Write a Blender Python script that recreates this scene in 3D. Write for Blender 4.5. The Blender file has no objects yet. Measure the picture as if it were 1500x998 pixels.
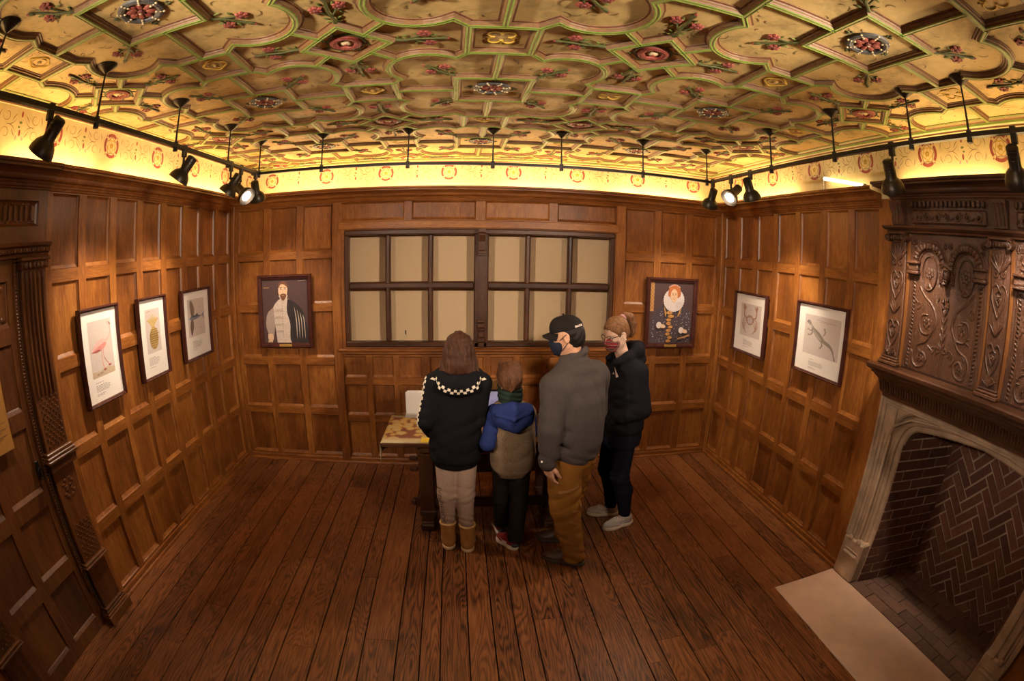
import bpy, math, random
import numpy as np
from mathutils import Vector, Matrix, Quaternion
from mathutils.bvhtree import BVHTree
random.seed(7)
rng = np.random.default_rng(7)
scene = bpy.context.scene
COL = scene.collection
PI = math.pi
# room, in metres: camera stands above (0, 0)
XL, XR, YB, YF = -2.421, 2.729, 4.643, -1.3
EYE = 2.15
ZC = 3.14          # ceiling
ZT = 2.772         # top of the cornice

# ---------------------------------------------------------------- objects
def tag(o, label=None, cat=None, group=None, kind=None):
    if label: o['label'] = label
    if cat: o['category'] = cat
    if group: o['group'] = group
    if kind: o['kind'] = kind
    return o

def thing(name, label, cat, loc=(0, 0, 0), group=None, rot=None):
    o = bpy.data.objects.new(name, None)
    o.empty_display_size = 0.1
    COL.objects.link(o)
    o.location = loc
    if rot is not None:
        o.rotation_euler = rot
    tag(o, label, cat, group)
    return o

def struct_empty(name, loc=(0, 0, 0)):
    o = bpy.data.objects.new(name, None); COL.objects.link(o); o.location = loc
    o['kind'] = 'structure'
    return o

class MB:
    """collects geometry for one mesh object"""
    def __init__(s):
        s.v, s.f, s.m = [], [], []
    def add(s, vs, fs, m=0):
        n = len(s.v)
        s.v.extend([tuple(p) for p in vs])
        for f in fs:
            s.f.append(tuple(i + n for i in f)); s.m.append(m)
    def quad(s, a, b, c, d, m=0):
        s.add([a, b, c, d], [(0, 1, 2, 3)], m)
    def box(s, x0, x1, y0, y1, z0, z1, m=0, bev=0.0):
        if bev <= 0:
            vs = [(x, y, z) for z in (z0, z1) for y in (y0, y1) for x in (x0, x1)]
            s.add(vs, [(0, 2, 3, 1), (4, 5, 7, 6), (0, 1, 5, 4), (2, 6, 7, 3), (0, 4, 6, 2), (1, 3, 7, 5)], m)
            return
        b = min(bev, .45 * abs(x1 - x0), .45 * abs(y1 - y0), .45 * abs(z1 - z0))
        cs = []
        for z, sz in ((z0, 1), (z1, -1)):
            for y, sy in ((y0, 1), (y1, -1)):
                for x, sx in ((x0, 1), (x1, -1)):
                    cs.append(((x + sx * b, y + sy * b, z), (x + sx * b, y, z + sz * b), (x, y + sy * b, z + sz * b)))
        vs = [p for c in cs for p in c]
        Z = lambda i: 3 * i
        Y = lambda i: 3 * i + 1
        X = lambda i: 3 * i + 2
        fs = [(Z(0), Z(2), Z(3), Z(1)), (Z(4), Z(5), Z(7), Z(6)), (Y(0), Y(1), Y(5), Y(4)), (Y(2), Y(6), Y(7), Y(3)),
              (X(0), X(4), X(6), X(2)), (X(1), X(3), X(7), X(5))]
        for i, j in ((0, 1), (2, 3), (4, 5), (6, 7)):
            lo = i < 4; fr = i in (0, 4)
            q = (Z(i), Z(j), Y(j), Y(i)); fs.append(q if (lo == fr) else q[::-1])
        for i, j in ((0, 2), (1, 3), (4, 6), (5, 7)):
            q = (Z(i), X(i), X(j), Z(j)); fs.append(q if ((i < 4) == (i in (0, 4))) else q[::-1])
        for i, j in ((0, 4), (1, 5), (2, 6), (3, 7)):
            q = (Y(i), Y(j), X(j), X(i)); fs.append(q if (i in (0, 3)) else q[::-1])
        for i in range(8):
            q = (Z(i), Y(i), X(i)); fs.append(q if i in (0, 3, 5, 6) else q[::-1])
        s.add(vs, fs, m)
    def tube(s, pts, r, n=8, m=0, caps=True, closed=False):
        pts = [Vector(p) for p in pts]
        k = len(pts)
        rs = [r] * k if not hasattr(r, '__len__') else list(r)
        vs = []
        up = None
        for i, p in enumerate(pts):
            if closed:
                t = (pts[(i + 1) % k] - pts[i - 1]).normalized()
            else:
                t = (pts[min(i + 1, k - 1)] - pts[max(i - 1, 0)]).normalized()
            if up is None:
                up = Vector((0, 0, 1)) if abs(t.z) < .9 else Vector((1, 0, 0))
            a = t.cross(up)
            if a.length < 1e-5:
                a = t.orthogonal()
            a.normalize(); b = a.cross(t).normalized(); up = b
            for j in range(n):
                w = 2 * PI * j / n
                vs.append(p + a * (rs[i] * math.cos(w)) + b * (rs[i] * math.sin(w)))
        fs = []
        for i in range(k if closed else k - 1):
            i2 = (i + 1) % k
            for j in range(n):
                j2 = (j + 1) % n
                fs.append((i * n + j, i * n + j2, i2 * n + j2, i2 * n + j))
        if caps and not closed:
            fs.append(tuple(range(n - 1, -1, -1))); fs.append(tuple((k - 1) * n + j for j in range(n)))
        s.add(vs, fs, m)
    def lathe(s, prof, n=20, m=0, M=None, caps=True):
        """prof: (radius, z) list; axis = local z"""
        M = M or Matrix.Identity(4)
        vs = []
        for r, z in prof:
            for j in range(n):
                w = 2 * PI * j / n
                vs.append(M @ Vector((r * math.cos(w), r * math.sin(w), z)))
        fs = []
        for i in range(len(prof) - 1):
            for j in range(n):
                j2 = (j + 1) % n
                fs.append((i * n + j, i * n + j2, (i + 1) * n + j2, (i + 1) * n + j))
        if caps:
            fs.append(tuple(range(n - 1, -1, -1))); fs.append(tuple((len(prof) - 1) * n + j for j in range(n)))
        s.add(vs, fs, m)
    def ball(s, c, r, n=10, m=0, M=None):
        r = (r, r, r) if not hasattr(r, '__len__') else r
        c = Vector(c)
        vs, fs = [], []
        h = max(4, n // 2)
        for i in range(h + 1):
            t = PI * i / h
            for j in range(n):
                w = 2 * PI * j / n
                p = Vector((r[0] * math.sin(t) * math.cos(w), r[1] * math.sin(t) * math.sin(w), r[2] * math.cos(t)))
                vs.append(c + (M @ p if M else p))
        for i in range(h):
            for j in range(n):
                j2 = (j + 1) % n
                fs.append((i * n + j, (i + 1) * n + j, (i + 1) * n + j2, i * n + j2))
        s.add(vs, fs, m)
    def prism(s, poly, P, d, m=0, mside=None):
        """2D polygon (ccw) mapped by P(u, v, h), from h=0 to h=d"""
        n = len(poly)
        vs = [P(u, v, 0) for u, v in poly] + [P(u, v, d) for u, v in poly]
        s.add(vs, [tuple(range(n, 2 * n))], m)
        s.add(vs, [tuple(range(n - 1, -1, -1))] + [(i, (i + 1) % n, n + (i + 1) % n, n + i) for i in range(n)], m if mside is None else mside)
    def flat(s, poly, P, h=0.0, m=0):
        s.add([P(u, v, h) for u, v in poly], [tuple(range(len(poly)))], m)
    def ribbon(s, pts, w, P, h=0.0, m=0, taper=False):
        """flat painted stroke along 2D points"""
        k = len(pts); vs = []
        for i, (x, y) in enumerate(pts):
            a = pts[max(i - 1, 0)]; b = pts[min(i + 1, k - 1)]
            tx, ty = b[0] - a[0], b[1] - a[1]
            L = math.hypot(tx, ty) or 1
            ww = w * .5 * (math.sin(PI * (i + .35) / (k - .3)) if taper else 1)
            vs.append(P(x - ty / L * ww, y + tx / L * ww, h)); vs.append(P(x + ty / L * ww, y - tx / L * ww, h))
        s.add(vs, [(2 * i, 2 * i + 1, 2 * i + 3, 2 * i + 2) for i in range(k - 1)], m)
    def sweep(s, path, prof, closed=False, mats=None, P=None, capm=None):
        """profile (offset to the left of travel, height) along a 2D path, mitred. P(x, y, h)"""
        P = P or (lambda x, y, h: (x, y, h))
        k = len(path); n = len(prof); vs = []
        for i in range(k):
            p = path[i]
            def d(a, b):
                L = math.hypot(b[0] - a[0], b[1] - a[1]) or 1
                return ((b[0] - a[0]) / L, (b[1] - a[1]) / L)
            d1 = d(path[i - 1], p) if (i > 0 or closed) else d(p, path[i + 1])
            d2 = d(p, path[(i + 1) % k]) if (i < k - 1 or closed) else d1
            n1 = (-d1[1], d1[0]); n2 = (-d2[1], d2[0])
            mx, my = n1[0] + n2[0], n1[1] + n2[1]
            q = mx * mx + my * my
            if q < .05: mx, my, q = n1[0], n1[1], 1.0
            else:
                mx, my = 2 * mx / q, 2 * my / q
                L = math.hypot(mx, my)
                if L > 2.5: mx, my = mx * 2.5 / L, my * 2.5 / L
            for o, h in prof:
                vs.append(P(p[0] + mx * o, p[1] + my * o, h))
        base = len(s.v); s.v.extend([tuple(x) for x in vs])
        for i in range(k if closed else k - 1):
            i2 = (i + 1) % k
            for j in range(n - 1):
                s.f.append((base + i * n + j, base + i2 * n + j, base + i2 * n + j + 1, base + i * n + j + 1))
                s.m.append(mats[j] if mats else 0)
        if not closed and capm is not None:
            s.f.append(tuple(base + j for j in range(n))); s.m.append(capm)
            s.f.append(tuple(base + (k - 1) * n + n - 1 - j for j in range(n))); s.m.append(capm)
    def mesh(s, name, mats, off=(0, 0, 0), smooth=False):
        me = bpy.data.meshes.new(name)
        ox, oy, oz = off
        me.from_pydata([(x - ox, y - oy, z - oz) for x, y, z in s.v], [], s.f)
        mats = mats if isinstance(mats, (list, tuple)) else [mats]
        for mm in mats: me.materials.append(mm)
        me.polygons.foreach_set('material_index', np.array(s.m, dtype=np.int32))
        if smooth:
            me.polygons.foreach_set('use_smooth', np.ones(len(me.polygons), dtype=bool))
            if smooth != 'all':
                try: me.set_sharp_from_angle(angle=math.radians(40))
                except Exception: pass
        me.validate(); me.update()
        return me
    def build(s, name, mats, parent=None, smooth=False, world=True):
        off = tuple(parent.location) if (parent is not None and world) else (0, 0, 0)
        if parent is not None and world and parent.parent is not None:
            p = parent
            off = Vector((0, 0, 0))
            while p is not None:
                off = off + Vector(p.location); p = p.parent
            off = tuple(off)
        o = bpy.data.objects.new(name, s.mesh(name, mats, off, smooth))
        COL.objects.link(o)
        if parent is not None: o.parent = parent
        return o

def arc(cx, cy, r, a0, a1, n=10):
    return [(cx + r * math.cos(math.radians(a0 + (a1 - a0) * i / n)), cy + r * math.sin(math.radians(a0 + (a1 - a0) * i / n))) for i in range(n + 1)]
def spiral(cx, cy, r0, r1, a0, a1, n=18):
    return [(cx + (r0 + (r1 - r0) * i / n) * math.cos(math.radians(a0 + (a1 - a0) * i / n)),
             cy + (r0 + (r1 - r0) * i / n) * math.sin(math.radians(a0 + (a1 - a0) * i / n))) for i in range(n + 1)]
def ellipse(cx, cy, rx, ry, n=20, rot=0):
    c, s_ = math.cos(rot), math.sin(rot)
    return [(cx + rx * math.cos(2 * PI * i / n) * c - ry * math.sin(2 * PI * i / n) * s_,
             cy + rx * math.cos(2 * PI * i / n) * s_ + ry * math.sin(2 * PI * i / n) * c) for i in range(n)]
def bez(p0, p1, p2, p3=None, n=12):
    out = []
    for i in range(n + 1):
        t = i / n
        if p3 is None:
            out.append(tuple((1 - t) ** 2 * a + 2 * t * (1 - t) * b + t * t * c for a, b, c in zip(p0, p1, p2)))
        else:
            out.append(tuple((1 - t) ** 3 * a + 3 * t * (1 - t) ** 2 * b + 3 * t * t * (1 - t) * c + t ** 3 * d for a, b, c, d in zip(p0, p1, p2, p3)))
    return out
def smooth_path(pts, n=6):
    """Catmull-Rom through points of any dimension"""
    out = []
    k = len(pts)
    for i in range(k - 1):
        p0, p1, p2, p3 = pts[max(i - 1, 0)], pts[i], pts[i + 1], pts[min(i + 2, k - 1)]
        for j in range(n):
            t = j / n
            out.append(tuple(.5 * (2 * b + (c - a) * t + (2 * a - 5 * b + 4 * c - d) * t * t + (3 * b - a - 3 * c + d) * t ** 3) for a, b, c, d in zip(p0, p1, p2, p3)))
    out.append(tuple(pts[-1]))
    return out

# ---------------------------------------------------------------- materials
class NT:
    def __init__(s, name):
        s.mat = bpy.data.materials.new(name); s.mat.use_nodes = True
        s.t = s.mat.node_tree; s.n = s.t.nodes; s.l = s.t.links
        s.b = s.n['Principled BSDF']; s.out = s.n['Material Output']
        s._c = None
    def new(s, t, **k):
        x = s.n.new(t)
        for a, v in k.items():
            if a in x.inputs: x.inputs[a].default_value = v
            else: setattr(x, a, v)
        return x
    def link(s, a, b): s.l.new(a, b)
    def coord(s):
        if s._c is None: s._c = s.new('ShaderNodeTexCoord')
        return s._c.outputs['Object']
    def val(s, x, sock):
        if hasattr(x, 'is_output'): s.link(x, sock)
        else: sock.default_value = x
    def math(s, op, a, b=0.0, c=None, clamp=False):
        x = s.new('ShaderNodeMath', operation=op); x.use_clamp = clamp
        s.val(a, x.inputs[0]); s.val(b, x.inputs[1])
        if c is not None: s.val(c, x.inputs[2])
        return x.outputs[0]
    def vmath(s, op, a, b):
        x = s.new('ShaderNodeVectorMath', operation=op)
        s.val(a, x.inputs[0]); s.val(b, x.inputs[1])
        return x.outputs[0]
    def mapping(s, v, scale=(1, 1, 1), rot=(0, 0, 0), loc=(0, 0, 0)):
        x = s.new('ShaderNodeMapping')
        s.link(v, x.inputs['Vector']); x.inputs['Scale'].default_value = scale
        x.inputs['Rotation'].default_value = rot; x.inputs['Location'].default_value = loc
        return x.outputs[0]
    def noise(s, v, scale, detail=4, rough=.55, dist=0.0):
        x = s.new('ShaderNodeTexNoise')
        s.link(v, x.inputs['Vector']); x.inputs['Scale'].default_value = scale
        x.inputs['Detail'].default_value = detail; x.inputs['Roughness'].default_value = rough; x.inputs['Distortion'].default_value = dist
        return x.outputs['Fac']
    def ramp(s, f, stops):
        x = s.new('ShaderNodeValToRGB'); e = x.color_ramp.elements
        while len(e) < len(stops): e.new(.5)
        for el, (p, c) in zip(e, stops):
            el.position = p
            el.color = (c[0], c[1], c[2], 1) if hasattr(c, '__len__') else (c, c, c, 1)
        s.val(f, x.inputs[0])
        return x.outputs[0]
    def mix(s, f, a, b, mode='MIX'):
        x = s.new('ShaderNodeMix', data_type='RGBA', blend_type=mode)
        s.val(f, x.inputs[0])
        for v, i in ((a, 6), (b, 7)):
            if hasattr(v, 'is_output'): s.link(v, x.inputs[i])
            else: x.inputs[i].default_value = (v[0], v[1], v[2], 1)
        return x.outputs[2]
    def sep(s, v):
        x = s.new('ShaderNodeSeparateXYZ'); s.link(v, x.inputs[0]); return x.outputs
    def comb(s, a, b, c):
        x = s.new('ShaderNodeCombineXYZ')
        for i, q in enumerate((a, b, c)): s.val(q, x.inputs[i])
        return x.outputs[0]
    def island(s):
        return s.new('ShaderNodeNewGeometry').outputs['Random Per Island']
    def color(s, c):
        s.val(c if hasattr(c, 'is_output') else (c[0], c[1], c[2], 1), s.b.inputs['Base Color'])
    def rough(s, r): s.val(r, s.b.inputs['Roughness'])
    def bump(s, h, strength=.3, dist=.01):
        x = s.new('ShaderNodeBump'); s.link(h, x.inputs['Height'])
        x.inputs['Strength'].default_value = strength; x.inputs['Distance'].default_value = dist
        s.link(x.outputs[0], s.b.inputs['Normal'])
    def spec(s, v): s.b.inputs['Specular IOR Level'].default_value = v

def sc(c, k): return tuple(x * k for x in c)
def plain(name, c, rough=.5, var=.12, nscale=30, bump=.0, metal=0.0, spec=.5, bscale=None):
    n = NT(name)
    f = n.noise(n.coord(), nscale, 4)
    n.color(n.ramp(f, [(.25, sc(c, 1 - var)), (.75, sc(c, 1 + var))]))
    n.rough(rough); n.b.inputs['Metallic'].default_value = metal; n.spec(spec)
    if bump:
        n.bump(n.noise(n.coord(), bscale or nscale * 3, 5), bump, .004)
    return n.mat
def wood(name, axis, dark, mid, light, rough=.4, scale=1.0, var=.45, bump=.18, spec=.5, blotch=.5):
    """oak: streaks along the grain axis, blotches, per-piece variation"""
    n = NT(name)
    isl = n.island()
    off = n.comb(n.math('MULTIPLY', isl, 31.0), n.math('MULTIPLY', isl, 17.0), n.math('MULTIPLY', isl, 23.0))
    v = n.vmath('ADD', n.coord(), off)
    st = {'x': (.07, 1, 1), 'y': (1, .07, 1), 'z': (1, 1, .07)}[axis]
    vm = n.mapping(v, tuple(q * scale for q in st))
    g1 = n.noise(vm, 26, 5, .6, .4)
    g2 = n.noise(vm, 130, 3, .6)
    bl = n.noise(n.mapping(v, tuple(scale * (q ** .35) for q in st)), 4.5, 4, .6, .3)
    f = n.math('ADD', n.math('MULTIPLY', g1, .30), n.math('MULTIPLY', g2, .30))
    sp = n.noise(n.mapping(v, tuple(scale * (q ** .6) for q in st)), 46, 4, .65, 1.0)
    f = n.math('ADD', f, n.math('MULTIPLY', sp, .36))
    f = n.math('ADD', f, n.math('MULTIPLY', bl, blotch))
    f = n.math('ADD', f, n.math('MULTIPLY', n.math('SUBTRACT', isl, .5), var * .35))
    n.color(n.ramp(f, [(.52, dark), (.72, mid), (.96, light)]))
    n.rough(n.math('ADD', rough - .08, n.math('MULTIPLY', g1, .16)))
    n.spec(spec)
    n.bump(n.math('ADD', g1, n.math('MULTIPLY', g2, .6)), bump, .004)
    return n.mat
def fabric(name, c, rough=.85, var=.15, weave=380, bump=.25, heather=0.0, sheen=.15):
    n = NT(name)
    f = n.noise(n.coord(), weave, 2)
    f2 = n.noise(n.coord(), 9, 3)
    sheen = 0.0
    col = n.ramp(f, [(.3, sc(c, 1 - var - heather)), (.7, sc(c, 1 + var + heather))])
    col = n.mix(n.math('MULTIPLY', f2, .35), col, sc(c, .72))
    n.color(col); n.rough(rough); n.spec(.08)
    n.b.inputs['Sheen Weight'].default_value = sheen
    n.bump(n.math('ADD', f, n.math('MULTIPLY', f2, 2.0)), bump, .003)
    return n.mat
def emission(name, c, strength):
    n = NT(name)
    n.b.inputs['Base Color'].default_value = (*c, 1)
    n.b.inputs['Emission Color'].default_value = (*c, 1); n.b.inputs['Emission Strength'].default_value = strength
    return n.mat

OAK = dict(dark=(.092, .0270, .0052), mid=(.218, .0710, .0125), light=(.42, .165, .032))
M = {}
M['oak_v'] = wood('oak_panel_upright_grain', 'z', **OAK)
M['oak_h'] = wood('oak_rail_level_grain', 'x', **OAK)
M['oak_hy'] = wood('oak_rail_deep_grain', 'y', **OAK)
DK = dict(dark=(.022, .0075, .0035), mid=(.060, .021, .0085), light=(.115, .045, .018))
M['dark_v'] = wood('dark_oak_upright', 'z', **DK, rough=.38)
M['dark_h'] = wood('dark_oak_level', 'x', **DK, rough=.38)
M['dark_hy'] = wood('dark_oak_deep', 'y', **DK, rough=.38)
CV = dict(dark=(.018, .0068, .0034), mid=(.060, .0235, .0110), light=(.115, .048, .022))
M['carved'] = wood('carved_walnut', 'z', **CV, rough=.30, bump=.25)
def gouged(m):
    t = m.node_tree; bp = [q for q in t.nodes if q.type == 'BUMP'][0]; b = t.nodes['Principled BSDF']
    tc = t.nodes.new('ShaderNodeTexCoord'); nz = t.nodes.new('ShaderNodeTexNoise'); nz.inputs['Scale'].default_value = 75; nz.inputs['Detail'].default_value = 1.5; nz.inputs['Distortion'].default_value = 2.2
    t.links.new(tc.outputs['Object'], nz.inputs['Vector'])
    b2 = t.nodes.new('ShaderNodeBump'); b2.inputs['Strength'].default_value = .5; b2.inputs['Distance'].default_value = .010
    t.links.new(nz.outputs['Fac'], b2.inputs['Height']); t.links.new(bp.outputs[0], b2.inputs['Normal']); t.links.new(b2.outputs[0], b.inputs['Normal'])
gouged(M['carved'])
M['carved_y'] = wood('carved_walnut_deep', 'y', **CV, rough=.32)
M['strip'] = wood('amber_oak_strip', 'z', (.06, .02, .005), (.13, .045, .010), (.20, .08, .016), rough=.4)
M['door_oak'] = wood('door_dark_oak', 'z', (.036, .0105, .004), (.105, .034, .009), (.20, .075, .019), rough=.36)

# ---------------------------------------------------------------- lamps
def spot(loc, target, energy, size=62, blend=.55, col=(1, .78, .50), rad=.03):
    L = bpy.data.lights.new('spot_lamp', 'SPOT'); L.energy = energy; L.spot_size = math.radians(size); L.spot_blend = blend
    L.color = col; L.shadow_soft_size = rad
    o = bpy.data.objects.new('spot_lamp', L); COL.objects.link(o); o.location = loc
    o.rotation_euler = (Vector(target) - Vector(loc)).to_track_quat('-Z', 'Y').to_euler()
    o['kind'] = 'helper'
    return o
# ================================================================ planes of the room
def Pback(u, v, h): return (u, YB - h, v)
def Pleft(u, v, h): return (XL + h, u, v)
def Pright(u, v, h): return (XR - h, u, v)
def Yf(x): return 5.00 - .043 * x                 # painted wall above the window stands back
def Pfrieze(u, v, h): return (u, Yf(u) - h, v)
def Pceil(u, v, h): return (u, v, ZC - h)

RINGS = [(0, 0, 0), (.0025, .005, -.011), (.013, .025, -.023)]
def panel_wall(name, P, u0, u1, z0, z1, panels, holes=(), mats=(), rings=RINGS, depth=.06, parent=None, kind='structure'):
    mb = MB()
    us = sorted({round(q, 4) for q in [u0, u1] + [p[i] for p in list(panels) + list(holes) for i in (0, 1)]})
    zs = sorted({round(q, 4) for q in [z0, z1] + [p[i] for p in list(panels) + list(holes) for i in (2, 3)]})
    idx = {}
    def vid(i, j):
        if (i, j) not in idx:
            idx[(i, j)] = len(mb.v); mb.v.append(P(us[i], zs[j], 0))
        return idx[(i, j)]
    inside = lambda u, z, rs: any(a < u < b and c < z < d for a, b, c, d in rs)
    for i in range(len(us) - 1):
        uc = (us[i] + us[i + 1]) / 2
        for j in range(len(zs) - 1):
            zc = (zs[j] + zs[j + 1]) / 2
            if inside(uc, zc, panels) or inside(uc, zc, holes): continue
            near = [p for p in panels if p[0] < uc < p[1] and (abs(p[2] - zc) < .2 or abs(p[3] - zc) < .2)]
            mb.f.append((vid(i, j), vid(i + 1, j), vid(i + 1, j + 1), vid(i, j + 1))); mb.m.append(1 if near else 0)
    for a, b, c, d in panels:
        loops = []
        for s_, bt, dep in rings:
            loops.append([P(a + s_, c + bt, dep), P(b - s_, c + bt, dep), P(b - s_, d - s_, dep), P(a + s_, d - s_, dep)])
        vs = [p for l in loops for p in l]
        fs = [(4 * k + i, 4 * k + (i + 1) % 4, 4 * k + 4 + (i + 1) % 4, 4 * k + 4 + i) for k in range(len(loops) - 1) for i in range(4)]
        mb.add(vs, fs, 0)
        mb.add(loops[-1], [(0, 1, 2, 3)], 0)
    for a, b, c, d in holes:
        q = [(a, c), (b, c), (b, d), (a, d)]
        for i in range(4):
            (x1, y1), (x2, y2) = q[i], q[(i + 1) % 4]
            mb.quad(P(x1, y1, 0), P(x2, y2, 0), P(x2, y2, -depth), P(x1, y1, -depth), 0)
    o = mb.build(name, mats, parent)
    if kind: o['kind'] = kind
    return o

ROWS = [(.080, .527), (.602, 1.051), (1.126, 1.591), (1.666, 2.111), (2.186, 2.631)]
def grid(cols, rows): return [(a, b, c, d) for a, b in cols for c, d in rows]

# ---- left wall: eight bays beyond the door case
lcols = [(2.004, 2.271), (2.348, 2.614), (2.689, 2.952), (3.033, 3.294), (3.377, 3.641), (3.717, 3.947), (4.023, 4.256), (4.331, 4.572)]
wl = panel_wall('wall_left', Pleft, 1.95, YB, 0, 2.70, grid(lcols, ROWS), mats=[M['oak_v'], M['oak_hy']])
# ---- right wall: seven bays between the corner and the chimney piece
rcols = [(2.331, 2.597), (2.675, 2.934), (3.009, 3.285), (3.350, 3.624), (3.693, 3.963), (4.046, 4.293), (4.377, 4.600)]
wr = panel_wall('wall_right', Pright, 2.128, YB, 0, 2.70, grid(rcols, ROWS), mats=[M['oak_v'], M['oak_hy']])
# ---- back wall
bl = [(-2.343, -2.043), (-1.975, -1.671), (-1.600, -1.290)]
br = [(1.590, 1.907), (1.979, 2.275), (2.348, 2.647)]
hdr = [(-1.195, -.574), (-.501, .109), (.199, .814), (.894, 1.490)]
under = [(-1.191, -.964), (-.905, -.688), (-.633, -.408), (-.325, -.085), (-.030, .200), (.262, .492), (.552, .782), (.842, 1.072), (1.130, 1.440)]
urows = [(.075, .461), (.530, .852), (.924, 1.137)]
WIN = (-1.165, 1.480, 1.232, 2.372)
pans = grid(bl, ROWS) + grid(br, ROWS) + [(a, b, 2.462, 2.640) for a, b in hdr] + grid(under, urows)
wb = panel_wall('wall_back', Pback, XL, XR, 0, 2.70, pans, [WIN], mats=[M['oak_v'], M['oak_h']], depth=.05)
# raised posts either side of the window and the plain beam over it
mb = MB()
mb.box(-1.288, -1.196, YB - .016, YB + .01, 0, 2.69, 0, .004); mb.box(1.492, 1.588, YB - .016, YB + .01, 0, 2.69, 0, .004)
mb.box(-1.225, 1.520, YB - .028, YB + .01, 2.378, 2.452, 1, .006)
mb.box(-1.235, 1.530, YB - .060, YB + .01, 1.196, 1.226, 1, .008); mb.box(-1.225, 1.52, YB - .03, YB + .01, 1.165, 1.197, 1, .006)
mb.build('window_surround', [M['oak_v'], M['oak_h']], wb)
# corner posts
mb = MB()
mb.box(XL, XL + .045, YB - .045, YB, 0, 2.69, 0, .006); mb.box(XR - .045, XR, YB - .045, YB, 0, 2.69, 0, .006)
mb.build('corner_post', [M['oak_v']], wb)

# ---- skirting with a shoe mould
mb = MB()
sk = [(0, .062), (-.010, .060), (-.014, .050), (-.014, .022), (-.026, .018), (-.030, .008), (-.030, 0)]
mb.sweep([(XL, 1.96), (XL, YB), (XR, YB), (XR, 2.135)], sk)
o = mb.build('baseboard_1', [M['oak_h']]); o['kind'] = 'structure'

# ---- cornice over the panelling, breaking forward over the chimney piece
CORN = [(0, 2.640), (-.014, 2.642), (-.018, 2.652), (-.026, 2.656), (-.030, 2.668), (-.036, 2.671), (-.042, 2.682), (-.060, 2.688), (-.066, 2.698),
        (-.070, 2.712), (-.088, 2.726), (-.112, 2.736), (-.118, 2.744), (-.136, 2.747), (-.150, 2.754), (-.150, 2.770), (-.146, ZT), (-.138, ZT), (-.136, ZT - .036), (.02, ZT - .036)]
mb = MB()
mb.sweep([(XL, 1.95), (XL, YB), (XR, YB), (XR, 2.30)], CORN, capm=0)
mb.quad((XL, YB - .02, ZT - .0365), (XR, YB - .02, ZT - .0365), (XR, 5.2, ZT - .0365), (XL, 5.2, ZT - .0365))
o = mb.build('trim_1', [M['oak_h']]); o['kind'] = 'structure'
mb = MB()
mb.sweep([(XL + .012, YF), (XL + .012, 1.95)], CORN, capm=0)
o = mb.build('trim_2', [M['door_oak']]); o['kind'] = 'structure'

# ================================================================ painted plaster
PL = (.66, .52, .27)
def plaster(name, c, var=.16, bump=.25, nscale=3.2):
    n = NT(name)
    a = n.noise(n.coord(), nscale, 6, .62, .3); b = n.noise(n.coord(), 22, 4, .6)
    f = n.math('ADD', n.math('MULTIPLY', a, .7), n.math('MULTIPLY', b, .3))
    n.color(n.ramp(f, [(.36, sc(c, 1 - var * 1.9)), (.50, c), (.62, sc(c, 1 + var * .6))]))
    n.rough(.62); n.spec(.25); n.bump(f, bump, .02)
    return n.mat
M['plaster'] = plaster('ceiling_plaster', (.66, .475, .190), .22)
M['frieze'] = plaster('frieze_plaster', (.64, .54, .28), .08, .12)
M['rose_red'] = plain('rose_paint_red', (.27, .058, .042), .6, .25, 60)
M['rose_dk'] = plain('rose_paint_dark', (.14, .025, .022), .6, .2, 60)
M['paint_ochre'] = plain('paint_ochre', (.50, .30, .06), .6, .2, 60)
M['paint_pale'] = plain('paint_pale', (.72, .60, .36), .6, .1, 60)
M['paint_gold'] = plain('paint_gold', (.62, .42, .06), .6, .15, 60)
M['paint_line'] = plain('paint_brown_line', (.24, .155, .055), .6, .2, 60)
M['stem_green'] = plain('stem_paint_green', (.075, .085, .022), .6, .25, 60)
M['leaf_green'] = plain('leaf_paint_green', (.15, .19, .04), .6, .25, 60)
M['rib_green'] = plain('rib_green_edge', (.19, .31, .045), .5, .18, 40)
M['rib_brown'] = plain('rib_red_brown', (.17, .075, .030), .55, .25, 40)
M['rib_cream'] = plain('rib_cream', (.30, .21, .085), .5, .15, 40)
M['rib_crest'] = plain('rib_crest', (.42, .36, .14), .5, .12, 40)
M['slate'] = plain('rosette_slate_blue', (.085, .085, .085), .55, .2, 50)

def tudor_rose(mb, P, u, v, r, h=.0015):
    """painted rose: broken red ring, pale petals, gold heart (materials 1 red, 2 pale, 3 gold, 4 line)"""
    for k in range(4):
        a0 = 45 + 90 * k + 7
        pts_o = arc(u, v, r, a0, a0 + 76, 8); pts_i = arc(u, v, r * .75, a0 + 76, a0, 8)
        mb.flat(pts_o + pts_i, P, h, 1)
        t = math.radians(45 + 90 * k)
        mb.flat(ellipse(u + r * 1.02 * math.cos(t), v + r * 1.02 * math.sin(t), r * .07, r * .07, 6), P, h, 1)
    pet = [(u + r * (.63 + .07 * math.cos(5 * t)) * math.cos(t + PI / 2), v + r * (.63 + .07 * math.cos(5 * t)) * math.sin(t + PI / 2)) for t in [2 * PI * i / 40 for i in range(40)]]
    mb.flat(pet, P, h, 2)
    for k in range(40):
        a, b = pet[k], pet[(k + 1) % 40]
        mb.ribbon([a, b], .005, P, h * 1.4, 4)
    pet = [(u + r * (.46 + .05 * math.cos(5 * t)) * math.cos(t - PI / 2), v + r * (.46 + .05 * math.cos(5 * t)) * math.sin(t - PI / 2)) for t in [2 * PI * i / 30 for i in range(31)]]
    mb.ribbon(pet, .008, P, h * 1.6, 3)
    mb.flat([(u + r * (.26 + .05 * math.cos(5 * t)) * math.cos(t + PI / 2), v + r * (.26 + .05 * math.cos(5 * t)) * math.sin(t + PI / 2)) for t in [2 * PI * i / 25 for i in range(25)]], P, h * 1.8, 3)
    mb.ribbon(ellipse(u, v, r * .13, r * .13, 10) + [(u + r * .13, v)], .005, P, h * 2, 4)

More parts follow.
